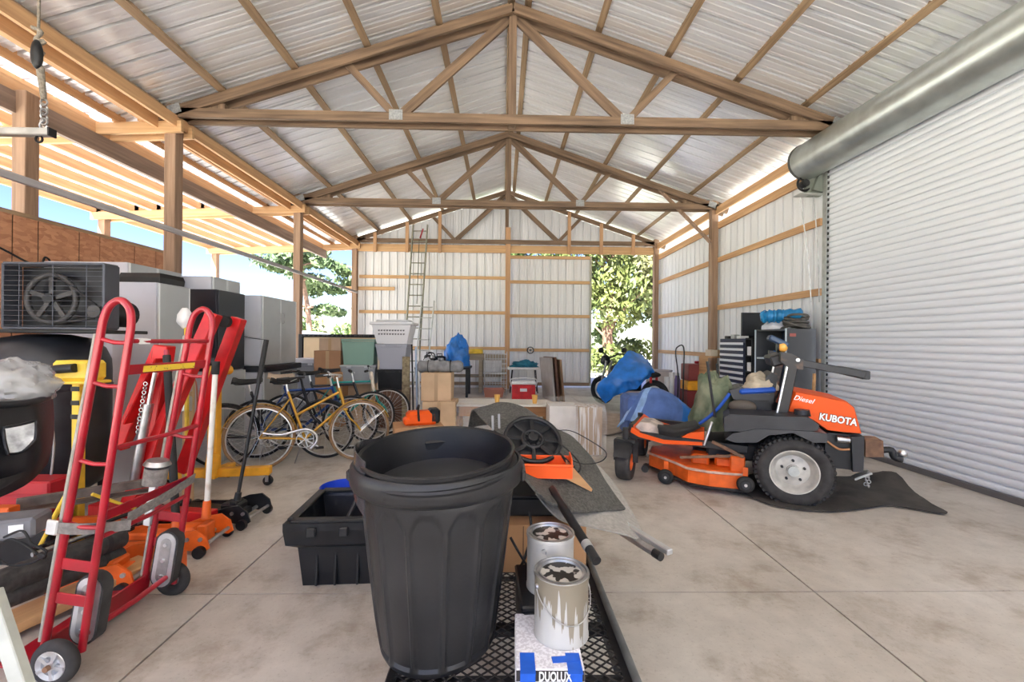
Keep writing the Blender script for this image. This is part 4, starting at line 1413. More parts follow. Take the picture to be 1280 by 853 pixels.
MB().tube([(.33, gy - .012, 1.80), (.61, gy - .012, 1.585)], .008, 6).build('belt', BLKR, ac)
MB().tube([(.28, gy - .012, 1.445), (.60, gy - .012, 1.494)], .008, 6).build('belt', BLKR, ac)
MB().cyl((.46, -.12, 1.54), (.46, .14, 1.54), .10, n=24).build('motor', BLKM, ac, smooth=40)
pu = MB().box((.14, .0, 1.55), (.20, .22, .26), None, .02).build('pump_block', BLKM, ac)
for i in range(6):
    MB().box((-.02, .0, 1.50 + i * .045), (.10, .22, .012), None, .003).build('cooling_fin', BLKM, pu)

# ------------------------------------------------------------------ yellow box on a post
c = P(100, 463, y=2.86)
yb = thing('post_winch', 'yellow boxy winch head on a striped yellow post before the compressor', 'winch', (c.x, 2.86, 0))
boxpart('head', (0, 0, c.z), (.24, .14, .13), YEL, yb, .02)
boxpart('flange', (0, 0, c.z - .075), (.28, .15, .02), YEL, yb, .006)
MB().cyl((-.07, -.085, c.z + .01), (.05, -.085, c.z + .02), .028, n=16).build('motor_end', BLKP, yb, smooth=40)
boxpart('post', (-.015, .01, (c.z - .08) / 2), (.05, .05, c.z - .08), YEL, yb, .005)
for k in range(3):
    boxpart('stripe', (-.015, -.016, c.z - .12 - k * .09), (.052, .004, .03), BLKP, yb, 0)
boxpart('base', (0, 0, .012), (.25, .25, .024), BLKM, yb, .006)
MB().tube(smoothpath([(-.06, -.10, c.z), (-.10, -.11, c.z - .15), (-.06, -.10, c.z - .45), (-.10, -.10, .25), (-.05, -.10, .15)], 6), .006, 8).build('cord', pbr('grey_cord', (.30, .29, .28), .7), yb, smooth=60)

# ------------------------------------------------------------------ car bumper, bag and red crate at the left edge
rows = [[(-90, 500, 1.70), (-40, 506, 1.84), (10, 506, 1.96), (45, 502, 2.06), (66, 494, 2.20)],
        [(-90, 540, 1.66), (-40, 544, 1.80), (10, 542, 1.92), (48, 536, 2.02), (68, 525, 2.18)],
        [(-90, 590, 1.64), (-40, 592, 1.78), (8, 588, 1.90), (46, 576, 2.00), (66, 555, 2.16)],
        [(-90, 640, 1.66), (-40, 634, 1.80), (0, 622, 1.92), (36, 604, 2.00), (60, 580, 2.12)]]
fn, a, b = surf([[P(x, y, y=d) for x, y, d in r] for r in rows], 8, 8)
bp_ = thing('car_bumper', 'black plastic car bumper cover with a clear fog light opening', 'car bumper', P(0, 625, y=1.95))
MB().grid(fn, a, b, .012).build('cover', BLKP, bp_, smooth=50, world=True)
lip = [fn(0, v / 20) for v in range(21)]
MB().tube(lip, .016, 8).build('top_lip', GREYP, bp_, smooth=60, world=True)
fog = [[P(x, y, y=d - .03) for x, y, d in r] for r in ([(4, 535, 1.92), (26, 531, 1.97), (45, 526, 2.02)], [(6, 552, 1.915), (27, 548, 1.965), (45, 540, 2.01)], [(10, 568, 1.91), (28, 565, 1.96), (44, 550, 2.0)])]
f2, a2, b2 = surf(fog, 4, 4)
lens = MB().grid(f2, a2, b2, .006).build('fog_light', pbr('clear_lens', (.55, .56, .56), .12, .3, var=.4, vscale=20), bp_, smooth=60, world=True)
MB().tube([f2(0, v / 8) for v in range(9)] + [f2(v / 8, 1) for v in range(1, 9)] + [f2(1, 1 - v / 8) for v in range(1, 9)] + [f2(1 - v / 8, 0) for v in range(1, 8)], .006, 6, closed=True).build('bezel', BLKP, lens, smooth=60, world=False).matrix_basis = bp_.matrix_basis.inverted()
slot = [[P(x, y, y=d - .02) for x, y, d in r] for r in ([(-60, 606, 1.74), (-10, 602, 1.86), (30, 590, 1.95)], [(-60, 622, 1.74), (-10, 616, 1.86), (26, 598, 1.95)])]
f3, a3, b3 = surf(slot, 3, 4)
MB().grid(f3, a3, b3, .005).build('lower_grille', pbr('void_black', (.008, .008, .008), .7), bp_, smooth=60, world=True)
# plastic bag
BAG = pbr('cloudy_plastic', (.46, .46, .45), .22, 0, var=.25, vscale=6, alpha=.5, spec=.8)
c = P(8, 478, y=2.12)
def bagf(u, v):
    a = 2 * PI * u
    th = PI * v
    d = Vector((math.sin(th) * math.cos(a), math.sin(th) * math.sin(a), math.cos(th)))
    k = 1 + .22 * NZ(d.x * 2.1 + 3, d.y * 2.1, d.z * 2.1) + .12 * NZ(d.x * 7, d.y * 7 + 2, d.z * 7) + .05 * abs(NZ(d.x * 16, d.y * 16, d.z * 16))
    return (c.x + .22 * d.x * k - .02, c.y + .14 * d.y * k, c.z - .02 + .125 * d.z * k)
bg_ = thing('plastic_bag', 'crumpled clear plastic bag heaped on the black bumper', 'plastic bag', c)
MB().grid(bagf, 48, 26, wrap=True).build('film', BAG, bg_, smooth=50, world=True)
MB().ball(c + Vector((-.03, .01, -.03)), (.16, .10, .08), 20, 12, .5, 3).build('contents', pbr('grey_white_paper', (.36, .35, .32), .8, var=.4, vscale=12), bg_, smooth=50, world=True)
rb = thing('red_toolbox', 'red metal box under the car bumper', 'box', (P(22, 600, y=2.62).x, 2.70, 0))
boxpart('shell', (0, 0, .40), (.36, .16, .20), pbr('dark_red_paint', (.42, .012, .02), .4, .1, var=.15, vscale=6), rb, .01)
boxpart('plinth', (0, 0, .15), (.35, .15, .30), BLKM, rb, .01)
boxpart('lid_edge', (0, -.082, .42), (.36, .006, .02), RED, rb, .002)
# ------------------------------------------------------------------ things lying at the left edge of the floor
def roll(name, label, cat, a, b, r, mat, endmat=None):
    t = thing(name, label, cat, a)
    MB().cyl(a, b, r, n=24).build('roll', mat, t, smooth=40, world=True)
    a, b = Vector(a), Vector(b)
    d = (a - b).normalized()
    MB().cyl(a, a + d * .004, r * .45, n=16).build('core', endmat or BLKM, t, world=True)
    for f_ in (.12, .86):
        q = a.lerp(b, f_)
        MB().cyl(q - d * .012, q + d * .012, r * 1.03, n=24).build('binding', BLKR, t, smooth=40, world=True)
ROLLM = pbr('dark_rolled_mat', (.045, .043, .040), .85, var=.3, vscale=30, bump=.3, bscale=60)
roll('rolled_mat', 'thick dark rolled mat lying on top of the pile behind the hand truck', 'rolled mat', P(-60, 752, y=1.83), P(150, 672, y=2.5), .058, ROLLM)
roll('rolled_mat', 'dark rolled mat lying below the thicker roll beside the plank', 'rolled mat', P(-60, 775, y=1.83), P(150, 694, y=2.49), .045, ROLLM)
PLK = wood('plank_wood', (.62, .36, .16), (.40, .21, .08), 1)
o = MB().beam(Vector((0, -.34, 0)), Vector((0, .40, 0)), .17, .045, bev=.003).build('wood_plank', PLK)
q = (P(84, 752, z=.07))
o.matrix_basis = TR(q.x - .06, q.y, .06) @ RZ(math.radians(-22)) @ RX(.04)
tag(o, 'short orange-brown wooden plank lying beside the hand truck toe plate', 'plank')
gb = thing('grey_case', 'small grey plastic case lying on the rolled mats', 'case', P(15, 668, y=2.02), .35)
boxpart('shell', (0, 0, .04), (.22, .14, .09), pbr('grey_case_plastic', (.16, .16, .17), .5, var=.15, vscale=8), gb, .012)
boxpart('label_sticker', (.05, -.0715, .045), (.05, .002, .035), WHITE, gb, 0)
pts = smoothpath([P(x, y, y=d) for x, y, d in ((5, 672, 1.93), (28, 664, 1.93), (40, 680, 1.93), (58, 690, 1.95), (40, 704, 1.95), (10, 706, 1.93), (-8, 690, 1.90), (10, 675, 1.92), (30, 680, 1.92), (50, 695, 1.95))], 6)
cd = thing('power_cord', 'black power cord with a plug coiled over the rolled mats', 'cord', pts[0])
MB().tube(pts, .005, 8).build('cable', BLKR, cd, smooth=60, world=True)
MB().box(pts[-1] + Vector((.01, 0, 0)), (.035, .02, .022), RY(.5), .005).build('plug', BLKP, cd, world=True)
# long orange beam and yellow rods between the pile and the jacks
ob = thing('orange_beam', 'long orange steel beam lying across the floor behind the hand truck', 'beam', P(30, 660, y=2.3))
MB().beam(P(-20, 660, y=2.35), P(150, 650, y=2.75), .05, .06, bev=.004).build('bar', ORANGE, ob, world=True)
MB().box(P(6, 645, y=2.33), (.10, .06, .10), None, .004).build('end_plate', ORANGE, ob, world=True)
for k, (a, b) in enumerate((((45, 692, 2.2), (78, 630, 2.35)), ((60, 660, 2.25), (84, 615, 2.38)), ((115, 618, 2.5), (180, 640, 2.75)))):
    pa, pb = P(a[0], a[1], y=a[2]), P(b[0], b[1], y=b[2])
    o = MB().cyl(pa, pb, .009, n=10).build('yellow_rod', YEL, None, smooth=40, loc=pa)
    tag(o, ('thin yellow rod leaning against the grey strap', 'short yellow rod beside the thinner leaning one', 'yellow rod lying on the orange beam')[k], 'rod')
wbm = thing('angle_iron', 'rusty grey iron bar lying behind the hand truck', 'iron bar', P(60, 625, y=2.4))
MB().beam(P(20, 630, y=2.42), P(205, 600, y=2.9), .04, .05, bev=.003).build('bar', pbr('brown_grey_iron', (.16, .13, .11), .7, .4, var=.3, vscale=14), wbm, world=True)
MB().beam(P(20, 640, y=2.42), P(205, 610, y=2.9), .10, .006).build('flange', pbr('brown_grey_iron', (.16, .13, .11), .7, .4), wbm, world=True)
for k in range(3):
    a, b = P(40, 700 - 6 * k, y=2.12 + .03 * k), P(170, 655 - 8 * k, y=2.55 + .05 * k)
    o = MB().cyl(a, b, .011, n=10).build('thin_pipe', (BLKM, STEEL, BLKM)[k], None, smooth=40, loc=a)
    tag(o, ('lowest dark thin pipe on the rolled mats', 'bright steel pipe lying between two dark ones', 'dark thin pipe behind the bright steel pipe')[k], 'pipe')
# pale board leaning in at the corner
o = MB().beam(P(-10, 740, y=1.52), P(38, 885, y=1.42), .035, .045, up=(1, 0, 0), bev=.003).build('painted_board', pbr('pale_green_board', (.50, .52, .46), .7, var=.15, vscale=6), None, loc=P(10, 800, y=1.47))
tag(o, 'pale grey-green painted board leaning by the hand truck wheel', 'board')

# ------------------------------------------------------------------ cabinets along the left side
CABG = pbr('light_grey_cabinet', (.52, .53, .58), .45, .1, var=.04, vscale=3)
CABF = pbr('cabinet_door_grey', (.44, .46, .47), .42, .2, var=.05, vscale=3)
CABE = pbr('cabinet_edge', (.66, .68, .68), .35, .4)
CABK = pbr('cabinet_black', (.012, .014, .022), .4, .1)
def cabinet(label, x0, x1, y0, y1, z0, z1, nd=2, body=CABG, door=CABF, group='grey cabinets along the left side', handles=True):
    t = thing('storage_cabinet', label, 'cabinet', ((x0 + x1) / 2, (y0 + y1) / 2, z0), 0, group)
    w, d, h_ = x1 - x0, y1 - y0, z1 - z0
    boxpart('body', (-.012, 0, h_ / 2), (w - .024, d, h_), body, t, .006)
    pw = d / nd
    for k in range(nd):
        yc = -d / 2 + pw * (k + .5)
        dd = boxpart('door', (w / 2 - .010, yc, h_ / 2), (.020, pw - .006, h_ - .012), door, t, .004)
        if door is CABF:
            for s in (-1, 1):
                boxpart('edge_trim', (w / 2 + .001, yc + s * (pw / 2 - .010), h_ / 2), (.006, .012, h_ - .02), CABE, dd, .001)
        if handles:
            s = 1 if k % 2 == 0 else -1
            MB().tube([(w / 2 + .0, yc + s * (pw / 2 - .05), h_ * .62), (w / 2 + .028, yc + s * (pw / 2 - .05), h_ * .63), (w / 2 + .028, yc + s * (pw / 2 - .05), h_ * .77), (w / 2, yc + s * (pw / 2 - .05), h_ * .78)], .005, 6).build('handle', STEEL, dd, smooth=40)
    return t
cabinet('tall grey cabinet in the corner against the chip board wall', -4.78, -3.90, 4.6, 5.34, 0, 2.15)
cabinet('tall grey cabinet behind the air compressor', -3.50, -3.09, 3.95, 4.34, 0, 1.86, 1)
cabinet('black cabinet standing on a low grey cabinet', -3.39, -3.06, 4.72, 5.2, 1.002, 1.89, 1, CABK, CABK, handles=False)
cabinet('low grey cabinet under the black one', -3.39, -3.06, 4.70, 5.22, 0, 1.0, 1)
cabinet('tall grey cabinet set back behind the white-sided wall cabinet', -4.14, -3.58, 5.42, 5.97, 0, 2.13)
cabinet('grey wall cabinet stacked on the dark counter by the bicycles', -3.92, -3.30, 6.02, 6.98, .985, 1.96)
cabinet('grey base cabinet under the dark counter', -3.95, -3.27, 6.0, 7.0, 0, .90, 2)
o = MB().box((0, 0, .042), (.74, 1.05, .08), None, .006).build('counter_slab', CABK)
o.location = (-3.60, 6.5, .902)
tag(o, 'dark counter slab between the base and wall cabinets', 'counter')
o = loft([ring(.36, .30, 0), ring(.37, .31, .05), ring(.35, .29, .09)]).build('flat_case', BLKP)
o.location = (-3.30, 4.15, 1.862)
tag(o, 'flat black case lying on the tall grey cabinet', 'case')
hk = thing('cable_hook', 'small black hook with a wire on the side of the wall cabinet', 'hook', P(298, 430, y=6.0))
MB().tube([P(282, 432, y=5.98), P(300, 432, y=5.95), P(302, 424, y=5.95)], .010, 6).build('hook', BLKM, hk, world=True)
MB().tube(smoothpath([P(290, 415, y=5.99), P(310, 422, y=5.98), P(332, 425, y=5.97)], 5), .004, 5).build('wire', BLKM, hk, world=True)

# ------------------------------------------------------------------ hoist rope and bar at upper left
hs = thing('rope_hoist', 'rope hoist with block and hook hanging from the roof at the left', 'hoist', P(48, 160, y=3.0))
top = P(51, 0, y=3.0)
ROPE = pbr('grey_rope', (.22, .19, .15), .9, var=.3, vscale=60)
MB().cyl((top.x, top.y, 4.45), P(48, 45, y=3.0), .008, n=8).build('rope', ROPE, hs, world=True)
MB().tube(smoothpath([P(x, y, y=3.0) for x, y in ((40, 34), (52, 40), (44, 50), (56, 52), (42, 60), (54, 66), (44, 72), (52, 84))], 4), .012, 8).build('rope_knot', ROPE, hs, smooth=60, world=True)
MB().ball(P(46, 68, y=2.98), (.035, .03, .10), 12, 8).build('pulley_block', BLKM, hs, smooth=60, world=True)
MB().cyl(P(50, 84, y=3.0), P(55, 125, y=3.0), .022, .016, 10).build('strap', ROPE, hs, world=True)
for k in range(5):
    MB().torus(P(55, 128 + 6 * k, y=3.0), .022, .006, (1, 0, 0) if k % 2 else (0, 1, 0), 14, 6).build('chain_link', STEEL, hs, smooth=60, world=True)
MB().tube(smoothpath([P(x, y, y=3.0) for x, y in ((55, 150), (50, 156), (54, 162), (60, 158))], 4), .008, 6).build('hook', STEEL, hs, smooth=60, world=True)
c = P(64, 166, y=3.0)
lb = thing('lifting_bar', 'grey metal lifting bar hanging from the rope hoist', 'lifting bar', (c.x - .5, 3.0, c.z))
boxpart('bar', (0, 0, 0), (1.0, .05, .05), STEELG, lb, .006)
boxpart('end_cap', (.505, 0, 0), (.012, .056, .056), BLKM, lb, .002)
MB().torus((.42, 0, -.045), .022, .007, (0, 1, 0), 14, 6).build('ring', BLKM, lb, smooth=60)
pts = smoothpath([P(x, y, x=-4.86) for x, y in ((-20, 300), (10, 315), (35, 328), (58, 334), (62, 326), (56, 322), (55, 332), (70, 338))], 6)
o = MB().tube(pts, .010, 6).build('wall_cable', BLKR, None, smooth=60, loc=pts[0])
tag(o, 'dark cable sagging across the chip board wall', 'cable')
# ------------------------------------------------------------------ bicycles
def bicycle(label, rear, front, frame, style='diamond', fender=None, tyre=BLKR, rim=CHROME, saddle=BLKR, bars='flat', steer=0.0, r=.335, tilt=0.0, guard=False, accent=None):
    """rear and front = ground contact points (x,y)"""
    d = Vector((front[0] - rear[0], front[1] - rear[1], 0))
    wb_ = d.length
    t = thing('bicycle', label, 'bicycle', (rear[0], rear[1], 0), math.atan2(d.y, d.x), 'bicycles parked in a row')
    t.matrix_basis = TR(rear[0], rear[1], 0) @ RZ(math.atan2(d.y, d.x)) @ RX(tilt)
    accent = accent or CHROME
    def wheel(cx, st):
        M = TR(cx, 0, r) @ RZ(st)
        w = thing('wheel', '', '')
        for k_ in ('label', 'category'): del w[k_]
        w.parent = t
        w.matrix_basis = M
        ty = MB().torus((0, 0, 0), r - .015, .016, (0, 1, 0), 48, 8).build('tyre', tyre, w, smooth=60)
        MB().torus((0, 0, 0), r - .036, .009, (0, 1, 0), 48, 6).build('rim', rim, w, smooth=60)
        MB().cyl((0, -.04, 0), (0, .04, 0), .014, n=12).build('hub', CHROME, w, smooth=40)
        mb = MB()
        for k in range(28):
            a = 2 * PI * k / 28
            b = a + (.35 if k % 4 < 2 else -.35)
            s = .028 if k % 2 else -.028
            mb.tube([(.013 * math.cos(b), s, .013 * math.sin(b)), ((r - .036) * math.cos(a), 0, (r - .036) * math.sin(a))], .0013, 4, caps=False)
        mb.build('spokes', CHROME, w, kind='stuff')
        if fender:
            a0, a1 = (.1, 3.0) if cx < .1 else (.35, 2.9)
            pts = []
            mb = MB()
            def ff(u, v):
                a = a0 + (a1 - a0) * u
                e = (v - .5) * 2
                R_ = r + .016 - .010 * e * e
                return (R_ * math.cos(a), e * .022, R_ * math.sin(a))
            mb.grid(ff, 26, 4, .0015)
            mb.build('fender', fender, w, smooth=60)
            for s in (-1, 1):
                a = a1 - .25 if cx < .1 else a0 + .3
                MB().tube([(0, s * .045, 0), ((r + .01) * math.cos(a), s * .022, (r + .01) * math.sin(a))], .0025, 5).build('fender_stay', CHROME, w)
        return w
    wheel(0, 0)
    wheel(wb_, steer)
    bbx, bbz = wb_ * .43, .285
    stx, stz = bbx - .17, .80 if style == 'mixte' else .82
    hdx, hdz0, hdz1 = wb_ - .215, .62, .80
    if style == 'mixte': hdz0, hdz1 = .60, .82
    mb = MB()
    R1 = .0145
    mb.tube([(bbx, 0, bbz), (stx, 0, stz)], R1, 10)
    mb.tube([(hdx + .05, 0, hdz0), (hdx - .01, 0, hdz1)], R1 * 1.15, 10)
    if style == 'mixte':
        mb.tube([(hdx + .04, 0, hdz0 + .02), (bbx, 0, bbz)], R1, 10)
        mb.tube([(hdx + .005, 0, hdz1 - .04), (bbx - .085, 0, bbz + .26)], R1, 10)
    else:
        mb.tube([(hdx + .04, 0, hdz0 + .02), (bbx, 0, bbz)], R1 * 1.15, 10)
        mb.tube([(hdx, 0, hdz1 - .03), (stx + .01, 0, stz - .06)], R1, 10)
    for s in (-1, 1):
        mb.tube([(bbx, s * .02, bbz), (0, s * .05, r)], .009, 8)
        mb.tube([(stx + .02, s * .015, stz - .08), (0, s * .05, r)], .008, 8)
    mb.cyl((bbx, -.035, bbz), (bbx, .035, bbz), .022, n=14)
    mb.build('frame', frame, t, smooth=50)
    mb = MB()
    for s in (-1, 1):
        mb.tube(smoothpath([(hdx + .055, s * .045, hdz0 - .03), (hdx + .10, s * .05, .48), (wb_ - .05, s * .05, r + .08), (wb_, s * .05, r)], 4), .010, 8)
    mb.box((hdx + .055, 0, hdz0 - .02), (.05, .11, .03), None, .008)
    mb.build('fork', frame, t, smooth=50)
    mb = MB().tube([(stx, 0, stz - .02), (stx - .02, 0, stz + .10)], .0125, 10).build('seat_post', CHROME, t, smooth=50)
    sx, sz = stx - .03, stz + .125
    def sad(u, v):
        x = -.13 + .27 * u
        e = (v - .5) * 2
        wdt = .085 * (1 - u) ** 1.1 + .018
        return (sx + x, e * wdt, sz + .018 * (1 - e * e) - .02 * u * (1 - u) * 2 - .02 * abs(e) ** 2 + (.012 if u < .15 else 0))
    MB().grid(sad, 12, 8, .025).build('saddle', saddle, t, smooth=60)
    MB().tube([(hdx - .01, 0, hdz1), (hdx - .035, 0, hdz1 + .12)], .012, 10).build('stem', accent, t, smooth=50)
    hx, hz = hdx - .03, hdz1 + .12
    if bars == 'swept':
        pts = [(hx - .20, -.25, hz + .02), (hx - .08, -.25, hz + .03), (hx + .03, -.16, hz + .02), (hx + .02, 0, hz), (hx + .03, .16, hz + .02), (hx - .08, .25, hz + .03), (hx - .20, .25, hz + .02)]
    else:
        pts = [(hx - .03, -.30, hz + .03), (hx, -.12, hz + .02), (hx, 0, hz), (hx, .12, hz + .02), (hx - .03, .30, hz + .03)]
    hb = MB().tube(smoothpath(pts, 4), .0105, 8).build('handlebar', accent, t, smooth=60)
    for i, j in ((0, 1), (-1, -2)):
        a, b = Vector(pts[i]), Vector(pts[j])
        dd = (b - a).normalized()
        MB().cyl(a - dd * .02, a + dd * .10, .016, n=12).build('grip', BLKR, hb, smooth=40)
        MB().tube([a + dd * .14 + Vector((.03, 0, -.01)), a + dd * .06 + Vector((.05, 0, -.03))], .005, 6).build('brake_lever', STEEL, hb)
    ch = MB().torus((bbx, -.045, bbz), .085, .005, (0, 1, 0), 32, 6).build('chainring', CHROME, t, smooth=60)
    for k in range(5):
        a = 2 * PI * k / 5
        MB().beam((bbx, -.045, bbz), (bbx + .085 * math.cos(a), -.045, bbz + .085 * math.sin(a)), .010, .004, up=(0, 1, 0)).build('spider_arm', CHROME, ch)
    for s, a in ((-1, -.6), (1, PI - .6)):
        e = (bbx + .165 * math.cos(a), s * .06, bbz + .165 * math.sin(a))
        cr = MB().tube([(bbx, s * .055, bbz), e], .009, 8).build('crank', CHROME, t, smooth=50)
        MB().box((e[0], s * .10, e[2]), (.09, .07, .02), None, .005).build('pedal', BLKR, cr)
    MB().tube([(bbx, -.046, bbz + .086), (.0, -.046, r + .04)], .004, 5).build('chain', STEEL, t)
    MB().tube([(bbx, -.046, bbz - .086), (.0, -.046, r - .04)], .004, 5).build('chain', STEEL, t)
    if guard:
        pts = smoothpath([(.03, -.062, r + .05), (.20, -.062, .355), (bbx, -.062, bbz + .11), (bbx + .10, -.062, bbz + .05), (bbx + .11, -.062, bbz - .03), (bbx + .05, -.062, bbz - .10)], 5)
        MB().tube(pts, .013, 8).build('chain_guard', CHROME, t, smooth=60)
    MB().tube([(bbx - .02, .03, bbz), (bbx - .10, .13, .01)], .006, 6).build('kickstand', STEEL, t)
    return t
GOLD = pbr('gold_bike_paint', (.55, .30, .035), .32, .35, var=.08, vscale=12)
BLUEB = pbr('blue_bike_paint', (.015, .05, .20), .3, .4)
TEAL = pbr('teal_bike_paint', (.02, .30, .26), .35, .3)
DKB = pbr('dark_bike_paint', (.02, .02, .024), .35, .4)
TAN = pbr('tan_tyre', (.30, .18, .09), .7, var=.2, vscale=10)
bicycle('gold step-through bicycle with chrome chain guard and swept handlebar', (-2.50, 4.52), (-1.60, 4.93), GOLD, 'mixte', GOLD, TAN, guard=True, bars='swept', saddle=BLKR, steer=.12, tilt=math.radians(-4))
bicycle('dark blue bicycle behind the gold one', (-2.78, 5.0), (-1.88, 5.42), BLUEB, 'diamond', None, bars='flat', steer=-.2, tilt=math.radians(3), saddle=pbr('pale_saddle', (.55, .42, .30), .6))
bicycle('black bicycle standing between the blue and teal ones', (-2.68, 5.46), (-1.74, 5.80), DKB, 'diamond', None, bars='flat', steer=.3, tilt=math.radians(-3))
bicycle('teal bicycle at the back of the row', (-2.64, 6.04), (-1.66, 6.28), TEAL, 'diamond', None, bars='flat', steer=.15, tilt=math.radians(3))
bicycle('black swept-bar bicycle with dark fenders nearest the red crane', (-2.93, 4.62), (-2.03, 5.0), DKB, 'mixte', DKB, bars='swept', steer=-.35, tilt=math.radians(4), accent=BLKM)
# glove and bag hung over a handlebar
c = P(464, 468, y=5.3)
o = MB().grid(lambda u, v: (c.x + .04 * (v - .5) + .03 * u, c.y - .02 * math.sin(PI * v), c.z + .02 - .22 * u + .01 * math.sin(9 * v)), 10, 8, .03).build('work_glove', pbr('pale_glove', (.62, .54, .42), .8, var=.2, vscale=20), None, smooth=60, loc=c)
tag(o, 'pale work glove hanging from a bicycle handlebar', 'glove')
# ------------------------------------------------------------------ stacked goods behind the bicycles
def tote(label, c, w, d, h_, mat, lid=None, taper=.85, lidmat=None, rz=0.0, group='plastic storage totes'):
    t = thing('storage_tote', label, 'tote', c, rz, group)
    loft([ring(w * taper, d * taper, 0), ring(w * .97, d * .97, h_ * .86), ring(w, d, h_ * .87), ring(w, d, h_ * .92)]).build('tub', mat, t)
    if lid:
        MB().box((0, 0, h_ * .95), (w * 1.03, d * 1.03, h_ * .07), None, .008).build('lid', lidmat or mat, t)
        for s in (-1, 1):
            boxpart('latch', (s * w * .25, -d * .52, h_ * .90), (.07, .015, .03), lidmat or mat, t, .003)
    else:
        mb = MB()
        for s in (-1, 1):
            mb.box((s * w * .49, 0, h_ * .97), (.02, d, .03), None, .005)
            mb.box((0, s * d * .49, h_ * .97), (w, .02, .03), None, .005)
        mb.build('rim', mat, t)
    return t
def carton(label, c, s, mat=CARD, rz=0.0, tape=True, group='cardboard boxes'):
    t = thing('cardboard_box', label, 'box', c, rz, group)
    boxpart('carton', (0, 0, s[2] / 2), s, mat, t, .004)
    if tape:
        boxpart('tape', (0, -s[1] / 2 - .001, s[2] / 2), (.05, .002, s[2] * .98), pbr('brown_tape', (.42, .28, .15), .35), t, 0)
        boxpart('flap_line', (0, 0, s[2] + .001), (.004, s[1], .002), pbr('dark_seam', (.12, .07, .04), .9), t, 0)
    return t
def at(px, Y, z=0.0):
    p = P(px, 426, y=Y)
    return (p.x, Y, z)
def zz(py, Y, px=640): return P(px, py, y=Y).z
# long low bench behind the boxes, buff front with a studded black edge
Y = 8.3
xa, xb = at(378, Y)[0], at(470, Y)[0]
zt = zz(418, Y, 420)
bn = thing('bar_counter', 'buff panelled counter with a black studded edge behind the stacked boxes', 'counter', ((xa + xb) / 2, Y + .3, 0))
wd = xb - xa
boxpart('panel', (0, 0, zt / 2 - .03), (wd, .5, zt - .06), pbr('buff_panel', (.60, .46, .28), .7, var=.08, vscale=3), bn, .005)
boxpart('top', (0, 0, zt - .03), (wd + .06, .58, .06), BLKP, bn, .01)
for i in range(16):
    MB().ball((-wd / 2 + wd * (i + .5) / 16, -.295, zt - .03), (.022, .012, .022), 8, 6).build('stud', BLKM, bn, smooth=60)
boxpart('end_post', (-wd / 2 - .06, 0, zt / 2), (.08, .5, zt), BLKM, bn, .006)
# brown cartons
Y = 7.0
tote('low grey tote with a white lid beside the brown cartons', at(387, 7.32, .0), .42, .42, zz(447, 7.32, 388), pbr('smoke_plastic', (.30, .31, .33), .4), True, .9, pbr('white_lid', (.62, .63, .66), .45))
b1 = zz(464, Y, 415)
carton('large brown carton at the bottom of the carton stack', at(418, Y + .0), (.42, .44, b1), CARD)
carton('reddish brown carton in the middle of the carton stack', at(414, Y, b1), (.40, .4, zz(440, Y) - b1), pbr('reddish_carton', (.36, .19, .10), .85, var=.1, vscale=3), .1)
carton('small faded carton on top of the carton stack', at(420, Y + .03, zz(440, Y)), (.36, .36, zz(425, Y) - zz(440, Y)), pbr('faded_carton', (.46, .33, .23), .85, var=.12, vscale=3), -.15)
carton('deep brown carton at the foot of the totes', at(452, Y + .25), (.44, .42, zz(480, Y)), CARD2, 0, False)
gt = zz(480, Y)
tote('grey storage tote under the green one', at(453, Y, gt), .55, .42, zz(457, Y) - gt, pbr('grey_tote', (.33, .35, .36), .45), True, .85, pbr('pale_grey_lid', (.52, .55, .56), .45))
tote('sage green storage tote on the grey one', at(453, Y, zz(457, Y)), .52, .42, zz(426, Y) - zz(457, Y), pbr('sage_green', (.22, .36, .29), .5), False, .88)
# shelf tower: drawers, black tote, grey tote, laundry basket
Y = 6.9
x_ = at(494, Y)[0]
dz0 = zz(487, Y)
ch = thing('drawer_chest', 'dark brown wooden chest of drawers under the stacked totes', 'chest', (x_ - .02, Y, 0))
BRN = wood('dark_brown_wood', (.15, .07, .04), (.075, .035, .02), 0)
boxpart('carcass', (0, 0, dz0 / 2), (.46, .42, dz0), BRN, ch, .006)
for k in range(3):
    dr = boxpart('drawer', (0, -.215, dz0 * (k + .5) / 3), (.42, .02, dz0 / 3 - .02), BRN, ch, .004)
    MB().ball((0, -.235, dz0 * (k + .5) / 3), .014, 10, 8).build('knob', STEEL, dr, smooth=60)
tote('black storage tote standing on the brown chest', (x_ - .02, Y, dz0), .42, .40, zz(462, Y) - dz0, BLKP, True, .9)
tote('grey lidded tote with a white handle mark under the laundry basket', (x_ - .01, Y, zz(462, Y)), .48, .42, zz(431, Y) - zz(462, Y), pbr('blue_grey_tote', (.36, .37, .42), .45), True, .78)
bz = zz(431, Y)
lb_ = thing('laundry_basket', 'white plastic laundry basket with rows of holes on the grey tote', 'laundry basket', (x_ - .005, Y - .01, bz), 0)
W_ = pbr('white_basket', (.70, .70, .71), .45)
bh = zz(405, Y) - bz
loft([ring(.46, .36, 0), ring(.60, .46, bh * .9)]).build('tub', W_, lb_)
boxpart('rim', (0, 0, bh * .94), (.66, .50, bh * .14), W_, lb_, .012)
HOLE = pbr('hole_shadow', (.10, .10, .11), .9)
for r_ in range(2):
    for i in range(10):
        zc = bh * (.45 + .17 * r_)
        dd = .18 + (.23 - .18) * zc / (bh * .9)
        MB().box((-.19 + i * .042, -dd - .001, zc), (.024, .004, .024), RX(-.2) @ RY(.4)).build('hole', HOLE, lb_)
boxpart('handle_mark', (0, -.236, bh * .94), (.12, .02, .03), W_, lb_, .006)
